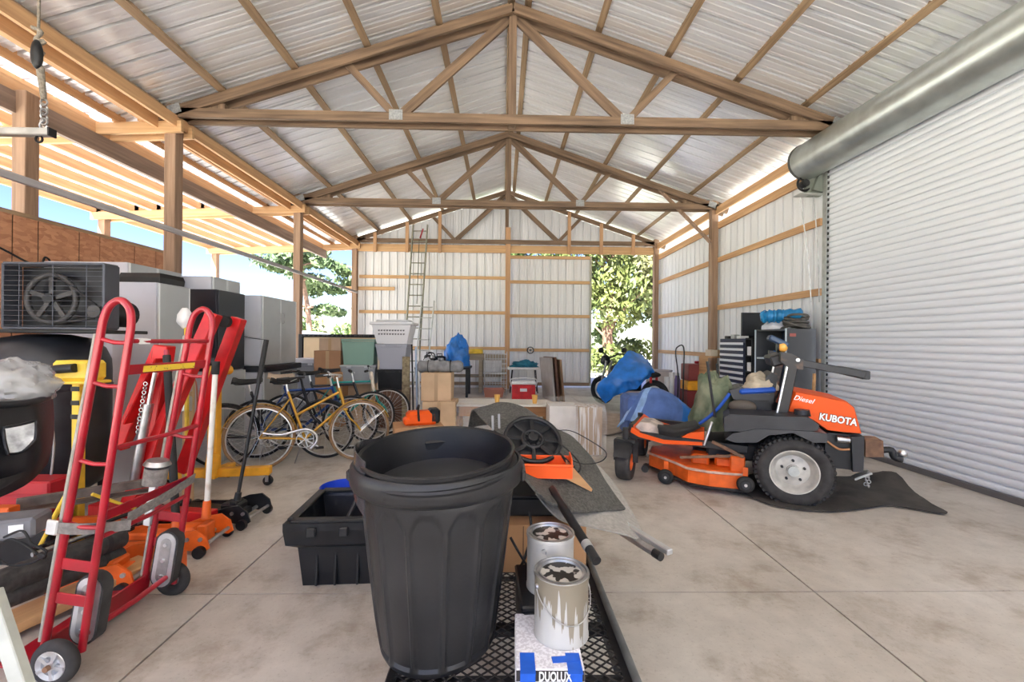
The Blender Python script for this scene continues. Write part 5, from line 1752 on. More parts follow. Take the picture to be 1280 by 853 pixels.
boxpart('lid_load', (0, 0, bh * 1.06), (.50, .38, bh * .12), pbr('folded_linen', (.62, .63, .64), .8), lb_, .02)
for k, (px, lab) in enumerate(((474, 'pale wooden upright beside the stacked totes'), (508, 'mottled wooden upright between the totes and the cartons'))):
    h_ = zz(436 if k == 0 else 447, 6.72)
    t = thing('shelf_upright', lab, 'upright', at(px, 6.68 if k else 6.75))
    boxpart('board', (0, 0, h_ / 2), (.035 if k == 0 else .11, .06, h_), pbr('pale_board_wood', (.50, .42, .31), .8, var=.1, vscale=8) if k == 0 else pbr('mottled_board', (.16, .12, .07), .8, col2=(.36, .30, .18), vscale=20), t, .003)
    boxpart('foot', (0, 0, .015), (.12, .12, .03), BLKM, t, .003)
for k, (px, m_) in enumerate(((518, BLKM), (523, pbr('pale_blue_pole', (.35, .45, .60), .4)), (526, WHITE))):
    o = MB().cyl(at(px, 6.55), (at(px - 3, 6.9)[0], 6.88, zz(432 + 3 * k, 6.88)), .014, n=10).build('pole', m_, None, smooth=40, loc=at(px, 6.55))
    tag(o, ('black', 'pale blue', 'white')[k] + ' pole leaning at the end of the tote stack', 'pole')
# cardboard pair with a grey pillow roll
Y = 6.3
c1 = carton('squat pale cardboard box under the tall one beside the chain saw', at(552, Y - .05), (.46, .42, zz(500, Y)), CARD2)
c2z = zz(500, Y)
carton('tall pale cardboard box below the grey sleeping bag roll', at(548, Y, c2z), (.42, .38, zz(466, Y) - c2z), CARD2)
rz_ = zz(466, Y)
sb = thing('bedding_roll', 'grey rolled bedding lying on the tall cardboard box', 'bedding roll', at(550, Y, rz_))
MB().tube(smoothpath([(-.32, 0, .075), (-.15, 0, .085), (.1, 0, .082), (.34, 0, .085)], 5), [.05] + [.082 + .008 * math.sin(i * 1.7) for i in range(14)] + [.05], 16).build('roll', pbr('grey_fabric', (.22, .22, .22), .9, var=.2, vscale=14, bump=.3, bscale=40), sb, smooth=60)
for x in (-.16, .16): MB().torus((x, 0, .083), .090, .006, (1, 0, 0), 24, 6).build('strap', BLKR, sb, smooth=60)
# chain saw
c = P(522, 530, z=.0)
cs_ = thing('chain_saw', 'orange chain saw lying on a low box behind the trash can', 'chain saw', (P(527, 520, y=4.6).x, 4.6, zz(531, 4.6)), .35)
boxpart('housing', (0, 0, .07), (.32, .16, .15), ORANGEH, cs_, .03)
boxpart('front_cover', (-.13, -.01, .045), (.12, .14, .08), ORANGEH, cs_, .02)
boxpart('engine', (.13, 0, .09), (.11, .16, .15), BLKP, cs_, .02)
MB().tube(smoothpath([(-.04, -.08, .05), (-.05, -.09, .16), (-.03, 0, .20), (-.03, .09, .15), (-.03, .08, .05)], 5), .012, 8).build('front_handle', BLKP, cs_, smooth=60)
MB().box((-.02, .25, .05), (.008, .40, .07), None, .003).build('guide_bar', STEEL, cs_)
boxpart('label_patch', (.02, -.067, .09), (.08, .003, .03), WHITE, cs_, 0)
carton('low box the chain saw lies on', (P(522, 520, y=4.6).x, 4.62, 0), (.5, .36, zz(531, 4.6)), CARD, .3, True)

# ------------------------------------------------------------------ work bench at the back wall
Y = 11.6
bxa, bxb = at(562, Y)[0], at(632, Y)[0]
wbz = zz(443, Y)
wk = thing('work_bench', 'rough timber work bench with a lower shelf against the back wall', 'work bench', ((bxa + bxb) / 2, Y, 0))
ww = bxb - bxa
BW = wood('grey_bench_wood', (.40, .33, .24), (.24, .19, .13), 0)
for k in range(4):
    MB().box((0, -.27 + .18 * k, wbz - .02), (ww, .17, .04), None, .004).build('top_plank', BW, wk)
for k in range(3):
    MB().box((0, -.24 + .24 * k, wbz * .42), (ww * .96, .22, .03), None, .004).build('shelf_plank', BW, wk)
for x in (-ww / 2 + .05, ww / 2 - .05, .1):
    for y in (-.3, .3):
        boxpart('leg', (x, y, (wbz - .04) / 2), (.09, .09, wbz - .04), BW, wk, .004)
boxpart('apron', (0, -.34, wbz - .09), (ww, .03, .12), BW, wk, .004)
def heap(name, label, cat, c, r, mat, nz=.35, ns=2.2, seed=1.0, n=40, m=24, extra=0.0):
    """a crumpled heap of cloth resting on what lies under it"""
    c = Vector(c)
    def f(u, v):
        a = 2 * PI * u
        th = PI / 2 * v
        d = Vector((math.cos(th) * math.cos(a), math.cos(th) * math.sin(a), math.sin(th)))
        k = 1 + nz * NZ(d.x * ns + seed, d.y * ns, d.z * ns) + nz * .45 * NZ(d.x * ns * 2.7, d.y * ns * 2.7 + seed, d.z * ns * 2.7) + nz * .25 * abs(NZ(d.x * ns * 6, d.y * ns * 6, seed + d.z * ns * 6))
        return (c.x + r[0] * d.x * k, c.y + r[1] * d.y * k, c.z + max(.0, r[2] * d.z * k))
    mb = MB()
    mb.grid(f, n, m, wrap=True)
    o = mb.build(name, mat, None, smooth=45, loc=c)
    return tag(o, label, cat)
TARP = pbr('blue_tarp', (.012, .18, .60), .34, var=.25, vscale=5, bump=.25, bscale=14)
TARPD = pbr('denim_blue_cloth', (.09, .17, .42), .7, var=.2, vscale=6, bump=.25, bscale=18)
TARPL = pbr('pale_blue_cloth', (.28, .46, .74), .6, var=.2, vscale=8, bump=.25, bscale=18)
DARKJ = pbr('dark_clutter', (.05, .05, .05), .6, col2=(.25, .24, .22), vscale=16, v_lo=.45, v_hi=.62)
heap('tarp_heap', 'blue tarp draped over things on the work bench', 'tarp', at(570, 11.0, zz(458, 10.9)), (.36, .26, .72), TARP, .3, 1.7, 3.0)
ctz = zz(458, 10.9)
for k, (px, dy, sz, m_, sh, lab) in enumerate((
        (540, -.25, (.30, .24, .26), BLKM, 'engine', 'black small engine at the end of the low table'),
        (552, -.30, (.26, .22, .20), pbr('dull_steel', (.22, .22, .21), .5, .5, var=.3, vscale=12), 'engine', 'grey small engine beside the black one on the low table'),
        (536, .05, (.22, .2, .34), BLKP, 'case', 'upright black tool case on the low table'),
        (549, .08, (.30, .2, .30), GREYP, 'case', 'wide charcoal tool case on the low table'))):
    t = thing('small_engine' if sh == 'engine' else 'tool_case', lab, sh, (at(px, 10.7)[0], 10.7 + dy, ctz))
    boxpart('body', (0, 0, sz[2] * .4), (sz[0], sz[1], sz[2] * .8), m_, t, .03)
    if sh == 'engine':
        MB().cyl((-.05, -sz[1] / 2 - .03, sz[2] * .5), (-.05, -sz[1] / 2, sz[2] * .5), sz[2] * .34, n=20).build('starter_cover', ALU, t, smooth=40)
        MB().tube(smoothpath([(-.1, 0, sz[2] * .8), (-.06, 0, sz[2] * 1.2), (.08, 0, sz[2] * 1.25), (.12, 0, sz[2] * .8)], 4), .015, 8).build('top_handle', BLKP, t, smooth=60)
        MB().cyl((.06, 0, sz[2] * .75), (.06, 0, sz[2] * 1.05), .05, n=14).build('air_filter', STEEL, t, smooth=40)
    else:
        MB().tube([(-.06, 0, sz[2] * .8), (-.06, 0, sz[2]), (.06, 0, sz[2]), (.06, 0, sz[2] * .8)], .012, 8).build('handle', BLKP, t, smooth=50)
        boxpart('latch', (0, -sz[1] / 2 - .006, sz[2] * .6), (.05, .012, .05), STEEL, t, .003)
t = thing('side_table', 'dark low table under the tarp and the tool heap', 'table', at(556, 10.7))
th_ = zz(458, 10.9)
boxpart('table_top', (0, 0, th_ - .03), (1.3, .9, .05), BLKM, t, .006)
for x in (-.58, .58):
    for y in (-.38, .38):
        boxpart('leg', (x, y, (th_ - .055) / 2), (.06, .06, th_ - .055), BLKM, t, .004)
hz_ = wbz
hs_ = thing('hose_coil', 'coil of yellow hose lying on the work bench', 'hose', at(594, Y - .1, hz_))
for k in range(4):
    MB().torus((0.01 * k, 0, .03 + .03 * k), .20 - .012 * k, .017, (0, 0, 1), 30, 8).build('hose_turn', YEL, hs_, smooth=60)
cr = thing('wire_crate', 'grey wire crate standing at the end of the work bench', 'wire crate', at(620, 11.0, 0))
ch_ = zz(440, 11.0)
mb = MB()
for x in (-.28, .28):
    for y in (-.2, .2): mb.tube([(x, y, 0), (x, y, ch_)], .008, 6)
fr_ = mb.build('corner_rods', ALU, cr, kind='stuff')
mb = MB()
for i in range(9):
    z = ch_ * (i + .5) / 9
    mb.tube([(-.28, -.2, z), (.28, -.2, z), (.28, .2, z), (-.28, .2, z)], .0045, 5, closed=True)
for i in range(9):
    x = -.28 + .56 * i / 8
    mb.tube([(x, -.2, 0), (x, -.2, ch_)], .0045, 5)
mb.build('wire_grid', ALU, cr, kind='stuff')
boxpart('shelf', (0, 0, ch_ * .5), (.54, .38, .02), STEELG, cr, .003)
o = loft([ring(.42, .3, 0), ring(.5, .36, .20), ring(.46, .32, .20), ring(.40, .28, .04)]).build('brick_basket', pbr('brick_red_plastic', (.42, .17, .11), .6))
o.location = at(618, 10.55)
tag(o, 'brick-red open basket on the floor before the wire crate', 'basket')
# white folding table with cloth and clamp fan
Y = 11.45
tz = zz(459, Y)
ft = thing('folding_table', 'small white folding table piled with a teal cloth', 'table', at(655, Y))
boxpart('table_top', (0, 0, tz - .03), (.86, .5, .06), WHITE, ft, .01)
for s in (-1, 1):
    for yy in (-1, 1):
        MB().tube([(s * .30, yy * .2, tz - .06), (s * .36, yy * .2, .0)], .013, 8).build('leg', BLKM, ft, smooth=50)
heap('folded_cloth', 'teal blue cloth heaped on the white folding table', 'cloth', at(656, Y, tz), (.36, .2, .16), pbr('teal_cloth', (.02, .16, .24), .85, var=.2, vscale=14), .35, 2.5, 5.0)
Y = 10.05
cl = thing('cooler', 'red and white portable cooler on the floor', 'cooler', at(655, Y), -.05)
c0 = zz(495, Y)
ht_ = .36
boxpart('body', (0, 0, ht_ / 2), (.54, .32, ht_), REDB, cl, .025)
boxpart('lid', (0, 0, ht_ + .035), (.56, .34, .075), WHITE, cl, .02)
hd = MB().tube(smoothpath([(-.28, 0, .30), (-.29, 0, ht_ + .11), (0, 0, ht_ + .14), (.29, 0, ht_ + .11), (.28, 0, .30)], 5), .014, 8).build('handle', WHITE, cl, smooth=60)
boxpart('front_badge', (0, -.162, ht_ * .66), (.16, .004, .07), WHITE, cl, 0)
# boards leaning on the sliding door
Y = 10.0
for k, (px, h0, m_, lab) in enumerate(((678, 447, pbr('grey_board2', (.34, .31, .27), .8, var=.1, vscale=4), 'grey flat board leaning by the folding table'), (683, 446, BRN, 'dark brown board leaning between the other boards'), (689, 449, wood('mid_brown_board', (.30, .17, .09), (.18, .10, .05), 2), 'brown grained board leaning at the end of the row'))):
    hh_ = zz(h0, Y, px)
    o = MB().box((0, 0, hh_ / 2), (.05, .85, hh_), None, .004).build('leaning_board', m_)
    o.matrix_basis = TR(at(px + 9, Y)) @ RY(-.09) @ RZ(.2)
    tag(o, lab, 'board')
# small fan hung on the sliding door rail
fn_ = thing('clamp_fan', 'small dark clamp fan fixed to the sliding door girt', 'fan', P(663, 438, y=12.55))
MB().torus((0, 0, 0), .09, .016, (0, 1, 0), 24, 6).build('guard', BLKM, fn_, smooth=60)
MB().cyl((0, -.03, 0), (0, .03, 0), .035, n=14).build('motor', BLKM, fn_, smooth=40)
for k in range(4):
    a = PI / 2 * k
    MB().beam((0, 0, 0), (.08 * math.cos(a), 0, .08 * math.sin(a)), .04, .006, up=(0, 1, 0)).build('blade', STEEL, fn_)
# ------------------------------------------------------------------ desk with plastic sheet
Y = 6.2
tz = zz(506, Y)
xa, xb = at(570, Y)[0], at(689, Y)[0]
dk = thing('wooden_desk', 'brown wooden desk with a pale top behind the carpet pile', 'desk', ((xa + xb) / 2, Y + .28, 0))
ww = xb - xa
DW = wood('desk_wood', (.40, .20, .08), (.24, .11, .04), 0)
boxpart('desk_top', (0, 0, tz - .015), (ww + .04, .60, .03), pbr('pale_desk_top', (.66, .62, .55), .5, var=.06, vscale=4), dk, .006)
boxpart('front_rail', (0, -.27, tz - .10), (ww, .03, .14), DW, dk, .004)
for s in (-1, 1):
    boxpart('side_rail', (s * (ww / 2 - .02), 0, tz - .10), (.03, .54, .14), DW, dk, .004)
    for y in (-.26, .26):
        boxpart('leg', (s * (ww / 2 - .03), y, (tz - .03) / 2), (.06, .05, tz - .03), DW, dk, .006)
for k, px in enumerate((622, 669)):
    o = thing('orange_cup', ('orange paper cup near the middle of the desk', 'orange paper cup at the desk end by the wrapped box')[k], 'cup', at(px, 6.3, tz), 0, 'orange cups on the desk')
    MB().lathe([(.001, .004), (.03, .004), (.042, .12), (.044, .125), (.040, .125), (.03, .015), (.001, .015)], 20).build('cup', pbr('pale_orange', (.75, .42, .10), .6), o, smooth=35)
    MB().torus((0, 0, .125), .043, .003, (0, 0, 1), 20, 6).build('rolled_rim', pbr('pale_orange', (.75, .42, .10), .6), o, smooth=60)
FILM = pbr('clear_film', (.80, .78, .76), .2, 0, var=.1, vscale=5, alpha=.22, spec=.8)
def sheet_cloth(name, label, x0, x1, y0, y1, ztop, drop, mat, seed=0.0, front_drop=None):
    """film lying on a block and hanging down its front and ends in folds"""
    fd = front_drop if front_drop is not None else drop
    def f(u, v):
        x = x0 - .04 + (x1 - x0 + .08) * u
        t = v * (fd + (y1 - y0))
        fold = .10 * NZ(u * 9 + seed, v * 4) + .05 * NZ(u * 23, v * 7 + seed)
        if t < fd:
            return (x + .03 * NZ(u * 5, v * 6 + seed), y0 - .03 - .07 * (1 - t / fd) - abs(fold), max(.012, ztop - fd + t))
        return (x, y0 + (t - fd), ztop + .012 + .012 * abs(NZ(u * 12, v * 12 + seed)))
    o = MB().grid(f, 40, 26).build(name, mat, None, smooth=60, loc=((x0 + x1) / 2, y0, 0))
    return tag(o, label, 'plastic sheet')
sheet_cloth('plastic_sheet', 'clear plastic sheet draped over the left end of the desk', at(572, 6.2)[0], at(615, 6.2)[0], 6.17, 6.75, tz + .005, .50, FILM, 2.0)
# wrapped boxes beside the desk
Y = 5.35
wz = zz(502, Y)
carton('tall striped carton wrapped under clear plastic', at(735, Y - .05), (.28, .30, wz - .04), pbr('striped_carton', (.42, .28, .16), .8, col2=(.70, .66, .60), vscale=3, stretch=(9, 9, .5), v_lo=.48, v_hi=.52), .1)
carton('pale carton wrapped under the clear plastic sheet', at(703, Y + .15), (.36, .40, wz - .05), pbr('whitish_carton', (.60, .56, .50), .8, var=.1, vscale=5), 0, False)
sheet_cloth('plastic_sheet', 'clear plastic sheet hanging over the wrapped cartons', at(688, Y)[0], at(748, Y)[0], Y - .22, Y + .4, wz, wz - .02, FILM, 8.0)

# ------------------------------------------------------------------ extension ladder against the back wall
ld = thing('extension_ladder', 'tall aluminium extension ladder leaning against the back wall', 'ladder', P(512, 478, y=11.7))
la, lt_ = P(512, 483, y=11.85), P(525.5, 281, y=12.18)
la.z = 0
LADM = pbr('weathered_ladder', (.26, .26, .20), .6, .3, var=.2, vscale=12)
rw = Vector((.20, 0, 0))
for s in (-1, 1):
    MB().beam(la + rw * s, lt_ + rw * s, .035, .075, up=(0, 1, 0), bev=.004).build('rail', LADM, ld, world=True)
for k in range(15):
    p = la.lerp(lt_, (k + .6) / 15.2)
    MB().cyl(p - rw, p + rw, .016, n=10).build('rung', LADM, ld, smooth=40, world=True)
fa, fb = P(524, 483, y=11.72), P(535, 376, y=11.95)
fa.z = 0
for s in (-1, 1):
    MB().beam(fa + rw * s * .85, fb + rw * s * .85, .03, .065, up=(0, 1, 0), bev=.004).build('fly_rail', STEELG, ld, world=True)
for k in range(8):
    p = fa.lerp(fb, (k + .6) / 8.2)
    MB().cyl(p - rw * .85, p + rw * .85, .014, n=10).build('fly_rung', STEELG, ld, smooth=40, world=True)
MB().beam(P(529, 286, y=12.1), P(525, 298, y=12.1), .05, .03, bev=.006).build('red_rope_guide', RED, ld, world=True)
MB().tube([P(524, 300, y=12.08), P(521, 380, y=11.9)], .010, 6).build('rope', pbr('dark_rope', (.05, .06, .04), .9), ld, world=True)
# ------------------------------------------------------------------ covered boat outside
bt = thing('covered_boat', 'boat under a silver-grey cover standing outside the rear left corner', 'boat', (-7.2, 16.0, -.1), .25)
def cover(u, v):
    x = -2.3 + 4.6 * u
    e = (v - .5) * 2
    wdt = .95 * (1 - max(0, (u - .55) / .45) ** 2 * .95)
    return (x, e * wdt, 1.15 + .62 * (1 - e * e) * math.sin(PI * min(1, .15 + u * .85)) ** .7 - .25 * abs(e) ** 3 + .02 * NZ(u * 9, v * 9))
MB().grid(cover, 26, 14, .01).build('cover', pbr('silver_cover', (.42, .45, .52), .45, .2, var=.1, vscale=4), bt, smooth=60)
loft([[(-2.2, -.5, .5), (1.4, -.4, .5), (2.1, 0, .6), (1.4, .4, .5), (-2.2, .5, .5)], [(-2.3, -.95, 1.1), (1.2, -.8, 1.1), (2.25, 0, 1.15), (1.2, .8, 1.1), (-2.3, .95, 1.1)]]).build('hull', WHITE, bt)
for x in (-1.2, 1.0): boxpart('stand', (x, 0, .26), (.12, .9, .52), BLKM, bt, .01)
# ------------------------------------------------------------------ zero-turn mower
MO = Vector((2.46, 3.67, 0)); MF = Vector((1.22, 4.27, 0))
mdir = (MF - MO).normalized()
mth = math.atan2(mdir.y, mdir.x)
mside = Vector((-math.sin(mth), math.cos(mth), 0))          # local +y, towards the near side
MC = MO - mside * .5
mw = thing('zero_turn_mower', 'orange zero-turn riding mower with a folded roll bar parked on a dark mat', 'mower', MC, mth)
MI = mw.matrix_basis.inverted()
def Q(px, py, yl):
    """local point where a pixel's sight line meets the mower plane y = yl"""
    d = CM.to_3x3() @ Vector(((px - 640) / FPX, -(py - 426.5) / FPX, -1))
    o = MI @ Vector((0, 0, CAMZ))
    d = MI.to_3x3() @ d
    return o + d * ((yl - o.y) / d.y)
def qpoly(pts, yl): return [(Q(x, y, yl).x, Q(x, y, yl).z) for x, y in pts]
GRY = pbr('mower_charcoal', (.024, .024, .026), .5, var=.25, vscale=7)
BLK = pbr('mower_black', (.018, .018, .019), .5, .1, var=.3, vscale=9)
SEATM = pbr('seat_vinyl', (.03, .03, .032), .45, var=.2, vscale=6)
RIMW = pbr('cream_rim', (.50, .48, .43), .5, .1, var=.2, vscale=10)
def mower_tyre(c, R_, w, rimr, name, rimmat, lugs=0, parent=None, rot=0.0):
    M = TR(c) @ RZ(rot)
    prof = [(rimr, -w * .36), (rimr + .02, -w * .46), (R_ * .82, -w * .50), (R_ * .93, -w * .47), (R_ * .985, -w * .36), (R_, -w * .2), (R_, w * .2), (R_ * .985, w * .36), (R_ * .93, w * .47), (R_ * .82, w * .5), (rimr + .02, w * .46), (rimr, w * .36)]
    ty = MB().lathe(prof, 56, M @ RX(-PI / 2)).build(name, TYRE, parent or mw, smooth=50)
    if lugs:
        mb = MB()
        for k in range(lugs):
            a = 2 * PI * k / lugs
            for s in (-1, 0, 1):
                a2 = a + (.06 if s == 0 else 0)
                p = Vector(((R_ + .004) * math.cos(a2), s * w * .29, (R_ + .004) * math.sin(a2)))
                if s: p *= 1; p.x *= .985; p.z *= .985
                mb.box(c + p, (.022, w * .24, .024), RY(-a2) @ RX(.35 * s), 0)
        mb.build('tread_lugs', TYRE, ty, kind='stuff')
    rp = [(.001, w * .22), (.05, w * .24), (.052, w * .20), (rimr * .72, w * .12), (rimr * .80, w * .20), (rimr * .92, w * .34), (rimr, w * .40), (rimr + .012, w * .40), (rimr + .012, w * .30), (rimr, -.3 * w)]
    rm = MB().lathe(rp, 40, M @ RX(-PI / 2)).build('rim', rimmat, ty, smooth=35)
    return ty, rm
wc = Q(990, 587, .5)
WR = wc.z + .003
for yl in (.5, -.5):
    c = Vector((wc.x, yl, WR))
    ty, rm = mower_tyre(c, WR, .28, .175, 'rear_tyre', RIMW, 44)
    s = 1 if yl > 0 else -1
    if s > 0:
        MB().cyl(c + Vector((0, .02, 0)), c + Vector((0, .085, 0)), .042, n=18).build('hub', STEELG, rm, smooth=40)
        for k in range(5):
            a = 2 * PI * k / 5 + .3
            MB().cyl(c + Vector((.085 * math.cos(a), .03, .085 * math.sin(a))), c + Vector((.085 * math.cos(a), .065, .085 * math.sin(a))), .011, n=8).build('lug_nut', BLK, rm)
fc = Q(782, 577, .5)
FR = fc.z
for yl in (.5, -.5):
    c = Vector((fc.x, yl, FR))
    ty, rm = mower_tyre(c, FR, .14, .075, 'caster_tyre', ORANGE, 0, None, math.radians(86))
    mb = MB()
    for s in (-1, 1):
        off = RZ(math.radians(86)) @ Vector((0, s * .095, 0))
        mb.beam(c + off, c + off + Vector((0, 0, FR + .03)), .05, .012, up=(0, 1, 0), bev=.003)
    mb.box(c + Vector((0, 0, FR + .035)), (.10, .21, .03), RZ(math.radians(86)), .006)
    mb.cyl(c + Vector((0, 0, FR + .03)), c + Vector((0, 0, FR + .16)), .032, n=14)
    mb.build('caster_fork', BLK, mw, smooth=40)
    MB().grid(lambda u, v, c=c: tuple(c + RZ(math.radians(86)) @ Vector(((FR + .03) * math.cos(.4 + 1.9 * u), (v - .5) * .15, (FR + .03) * math.sin(.4 + 1.9 * u)))), 12, 3, .006).build('caster_guard', BLK, mw, smooth=50)
# frame
fz = Q(850, 553, .45).z
for yl in (.42, -.42):
    MB().beam((fc.x + .02, yl, fz + .03), (Q(935, 560, .42).x, yl, fz - .01), .06, .07, bev=.006).build('frame_rail', BLK, mw)
MB().beam((fc.x, -.52, fz + .03), (fc.x, .52, fz + .03), .06, .06, bev=.006).build('front_axle', BLK, mw)
x_ = Q(905, 550, .4).x
MB().box(((x_ + wc.x) / 2, 0, .34), (abs(x_ - wc.x) + .3, .62, .16), None, .02).build('chassis', BLK, mw)
xr = Q(1075, 560, .3).x
MB().box(((wc.x + xr) / 2, 0, .36), (abs(wc.x - xr), .46, .20), None, .02).build('rear_frame', BLK, mw)
# foot platform
pl = qpoly([(790, 534), (800, 541), (830, 550), (878, 553), (878, 557), (830, 555), (798, 546), (788, 540)], .45)
MB().prism(pl, -.42, .46).build('foot_platform', ORANGEH, mw)
pl = qpoly([(850, 548), (862, 541), (880, 540), (880, 554), (850, 553)], .44)
MB().prism(pl, -.40, .44).build('platform_step', ORANGEH, mw)
pl = qpoly([(794, 534), (800, 528), (812, 529), (826, 536), (826, 545), (802, 540)], .40)
MB().prism(pl, .1, .40).build('foot_pan', pbr('dusty_pan', (.50, .42, .36), .7, var=.3, vscale=10), mw)
rows = [[Q(822, 532, .42), Q(840, 536, .43), Q(858, 534, .43), Q(872, 530, .42)], [Q(824, 545, .44), Q(842, 547, .45), Q(860, 542, .45), Q(876, 535, .44)], [Q(824, 530, -.1), Q(842, 531, -.1), Q(858, 527, -.1), Q(868, 522, -.1)]]
rows = [rows[2], rows[0], rows[1]]
fnm, a, b = surf(rows, 6, 6)
MB().grid(fnm, a, b, .012).build('floor_mat', BLKR, mw, smooth=60)
MB().cyl(Q(789, 530, .44), Q(789, 538, .44), .02, n=10).build('pedal_post', BLK, mw)
# cutter deck
dz0, dz1 = Q(880, 610, .55).z, Q(880, 586, .55).z
def deckring(z, g):
    xf, xm, xb = Q(818, 590, .2).x + g, Q(860, 590, .55).x + g * .5, Q(928, 590, .55).x - g
    return [(xb, -.56 - g, z), (xb, .56 + g, z), (xm - .18, .60 + g, z), (xm, .56 + g, z), (xm + .13, .40 + g, z), (xf + .06, .15, z), (xf + .06, -.15, z), (xm + .13, -.40 - g, z), (xm, -.56 - g, z)]
loft([deckring(max(.05, dz0), .0), deckring(dz1 - .02, .0), deckring(dz1, -.03)]).build('deck_shell', ORANGE, mw)
mb = MB()
rg = deckring(dz1 - .012, .008)
mb.tube(rg, .012, 6, closed=True)
mb.build('deck_rim', pbr('worn_rim', (.62, .42, .32), .5, var=.3, vscale=12), mw, smooth=50)
mb = MB()
rg = deckring(max(.05, dz0) + .006, .006)
mb.tube(rg, .014, 6, closed=True)
mb.build('deck_skirt', BLK, mw, smooth=50)
for (px, py) in ((875, 570), (905, 568)):
    c = Q(px, py, .35)
    MB().box((c.x, .30, dz1 + .04), (.16, .22, .10), None, .02).build('spindle_cover', ORANGE, mw)
c = Q(922, 580, .5)
MB().box((c.x, .44, dz1 + .03), (.12, .14, .20), None, .01).build('deck_bracket', ORANGE, mw)
c = Q(895, 570, .3)
MB().box((c.x, .0, dz1 + .06), (.42, .5, .08), None, .02).build('belt_cover', BLK, mw)
for (px, py, yl) in ((832, 601, .50), (932, 606, .62)):
    c = Q(px, py, yl)
    c.z = max(c.z, .074)
    w_ = MB().torus((c.x, yl, c.z), .048, .024, (0, 1, 0), 26, 10, 1.1).build('gauge_wheel', BLKR, mw, smooth=60)
    MB().cyl((c.x, yl - .02, c.z), (c.x, yl + .03, c.z), .036, n=18).build('hub', GRY, w_, smooth=40)
    MB().cyl((c.x, yl + .03, c.z), (c.x, yl + .038, c.z), .013, n=10).build('bolt', CHROME, w_)
    MB().beam((c.x, yl - .035, c.z), (c.x, yl - .035, c.z + .14), .04, .012, up=(0, 1, 0)).build('wheel_arm', ORANGE, mw)
MB().beam(Q(890, 552, .5), Q(930, 572, .5), .03, .018, up=(0, 1, 0), bev=.003).build('lift_link', RUST, mw)
MB().beam(Q(850, 572, .48), Q(925, 570, .48), .025, .02, up=(0, 1, 0), bev=.003).build('lift_link', RUST, mw)
c = Q(807, 585, .45)
MB().cyl((c.x, .4, c.z), (c.x, .5, c.z), .035, n=12).build('discharge_pin', BLK, mw)
# side pods / fenders
for s in (1, -1):
    y0_, y1_ = (.30, .66) if s > 0 else (-.66, -.30)
    pl = qpoly([(905, 521), (912, 517), (1010, 521), (1022, 530), (1020, 537), (1000, 538), (905, 538)], .60)
    MB().prism(pl, y0_, y1_).build('fender_pod', GRY, mw)
    pl = qpoly([(906, 548), (915, 541), (945, 535), (965, 536), (1012, 538), (1032, 541), (1032, 552), (1015, 552), (990, 540), (960, 543), (945, 552), (920, 552)], .62)
    MB().prism(pl, y0_ + .02 * s, y1_ + .015 * s).build('fender_arch', pbr('fender_grey', (.036, .036, .038), .45, var=.2, vscale=6), mw)
c = Q(1003, 517, .5)
MB().cyl((c.x, .48, c.z - .02), (c.x, .48, c.z + .03), .065, .055, 20).build('fuel_cap', BLKP, mw, smooth=40)
# seat
sc = Q(940, 512, .15)
pl = qpoly([(905, 518), (912, 505), (925, 500), (960, 500), (968, 518)], .2)
MB().prism(pl, -.26, .24).build('seat_base', BLK, mw)
pl = qpoly([(912, 488), (925, 484), (948, 490), (962, 493), (962, 503), (930, 503), (916, 498)], .2)
MB().prism(pl, -.25, .24).build('seat_cushion', SEATM, mw, smooth=30)
pl = qpoly([(950, 500), (958, 470), (966, 466), (972, 470), (966, 505)], .2)
MB().prism(pl, -.24, .22).build('seat_back', SEATM, mw, smooth=30)
MB().ball(Q(928, 508, .26), (.12, .05, .06), 14, 10).build('arm_pod', pbr('tan_black', (.10, .08, .06), .6), mw, smooth=60)
# control levers
MB().tube([Q(894, 522, .42), Q(889, 490, .42), Q(884, 452, .42)], .012, 8).build('control_lever', BLK, mw, smooth=50)
MB().tube([Q(905, 522, -.3), Q(900, 490, -.3), Q(896, 455, -.3)], .012, 8).build('control_lever', BLK, mw, smooth=50)
MB().tube([Q(880, 557, .45), Q(888, 534, .45), Q(890, 528, .42)], .012, 8).build('lever_stay', ALU, mw, smooth=50)
# roll bar
ROLLBAR_REFL = pbr('rollbar_painted_reflection', (.035, .033, .032), .5, .2, col2=(.22, .12, .07), vscale=5, v_lo=.52, v_hi=.66)  # brown blotches in the colour stand for reflections on the bar
for yl in (.40, -.40):
    a, b = Q(975, 530, .40), Q(992, 452, .40)
    MB().beam((a.x, yl, a.z), (b.x, yl, b.z), .075, .065, up=(0, 1, 0), bev=.006).build('rollbar_post', ROLLBAR_REFL, mw)
    MB().beam((a.x + .045, yl + .02, a.z), (b.x + .045, yl + .02, b.z), .012, .05, up=(0, 1, 0)).build('post_edge', ALU, mw)
    a, b = Q(986, 451, .40), Q(1081, 469, .40)
    MB().beam((a.x, yl, a.z), (b.x, yl, b.z), .06, .072, up=(0, 1, 0), bev=.006).build('rollbar_arm', GRY, mw)
    pl = qpoly([(975, 440), (988, 442), (1003, 450), (1003, 462), (985, 460), (975, 452)], .40)
    MB().prism(pl, yl - .05, yl + .05).build('pivot_plate', ROLLBAR_REFL if yl > 0 else GRY, mw)
    MB().cyl((b.x * 0 + Q(996, 450, .40).x, yl - .06, Q(996, 450, .40).z), (Q(996, 450, .40).x, yl + .06, Q(996, 450, .40).z), .016, n=10).build('pivot_pin', STEEL, mw)
c = Q(1081, 469, .40)
MB().beam((c.x, -.43, c.z), (c.x, .43, c.z), .06, .07, bev=.006).build('rollbar_crossbar', GRY, mw)
c = Q(970, 450, .2)
MB().box((c.x, .1, c.z), (.12, .5, .10), RY(.3), .015).build('head_bracket', GRY, mw)
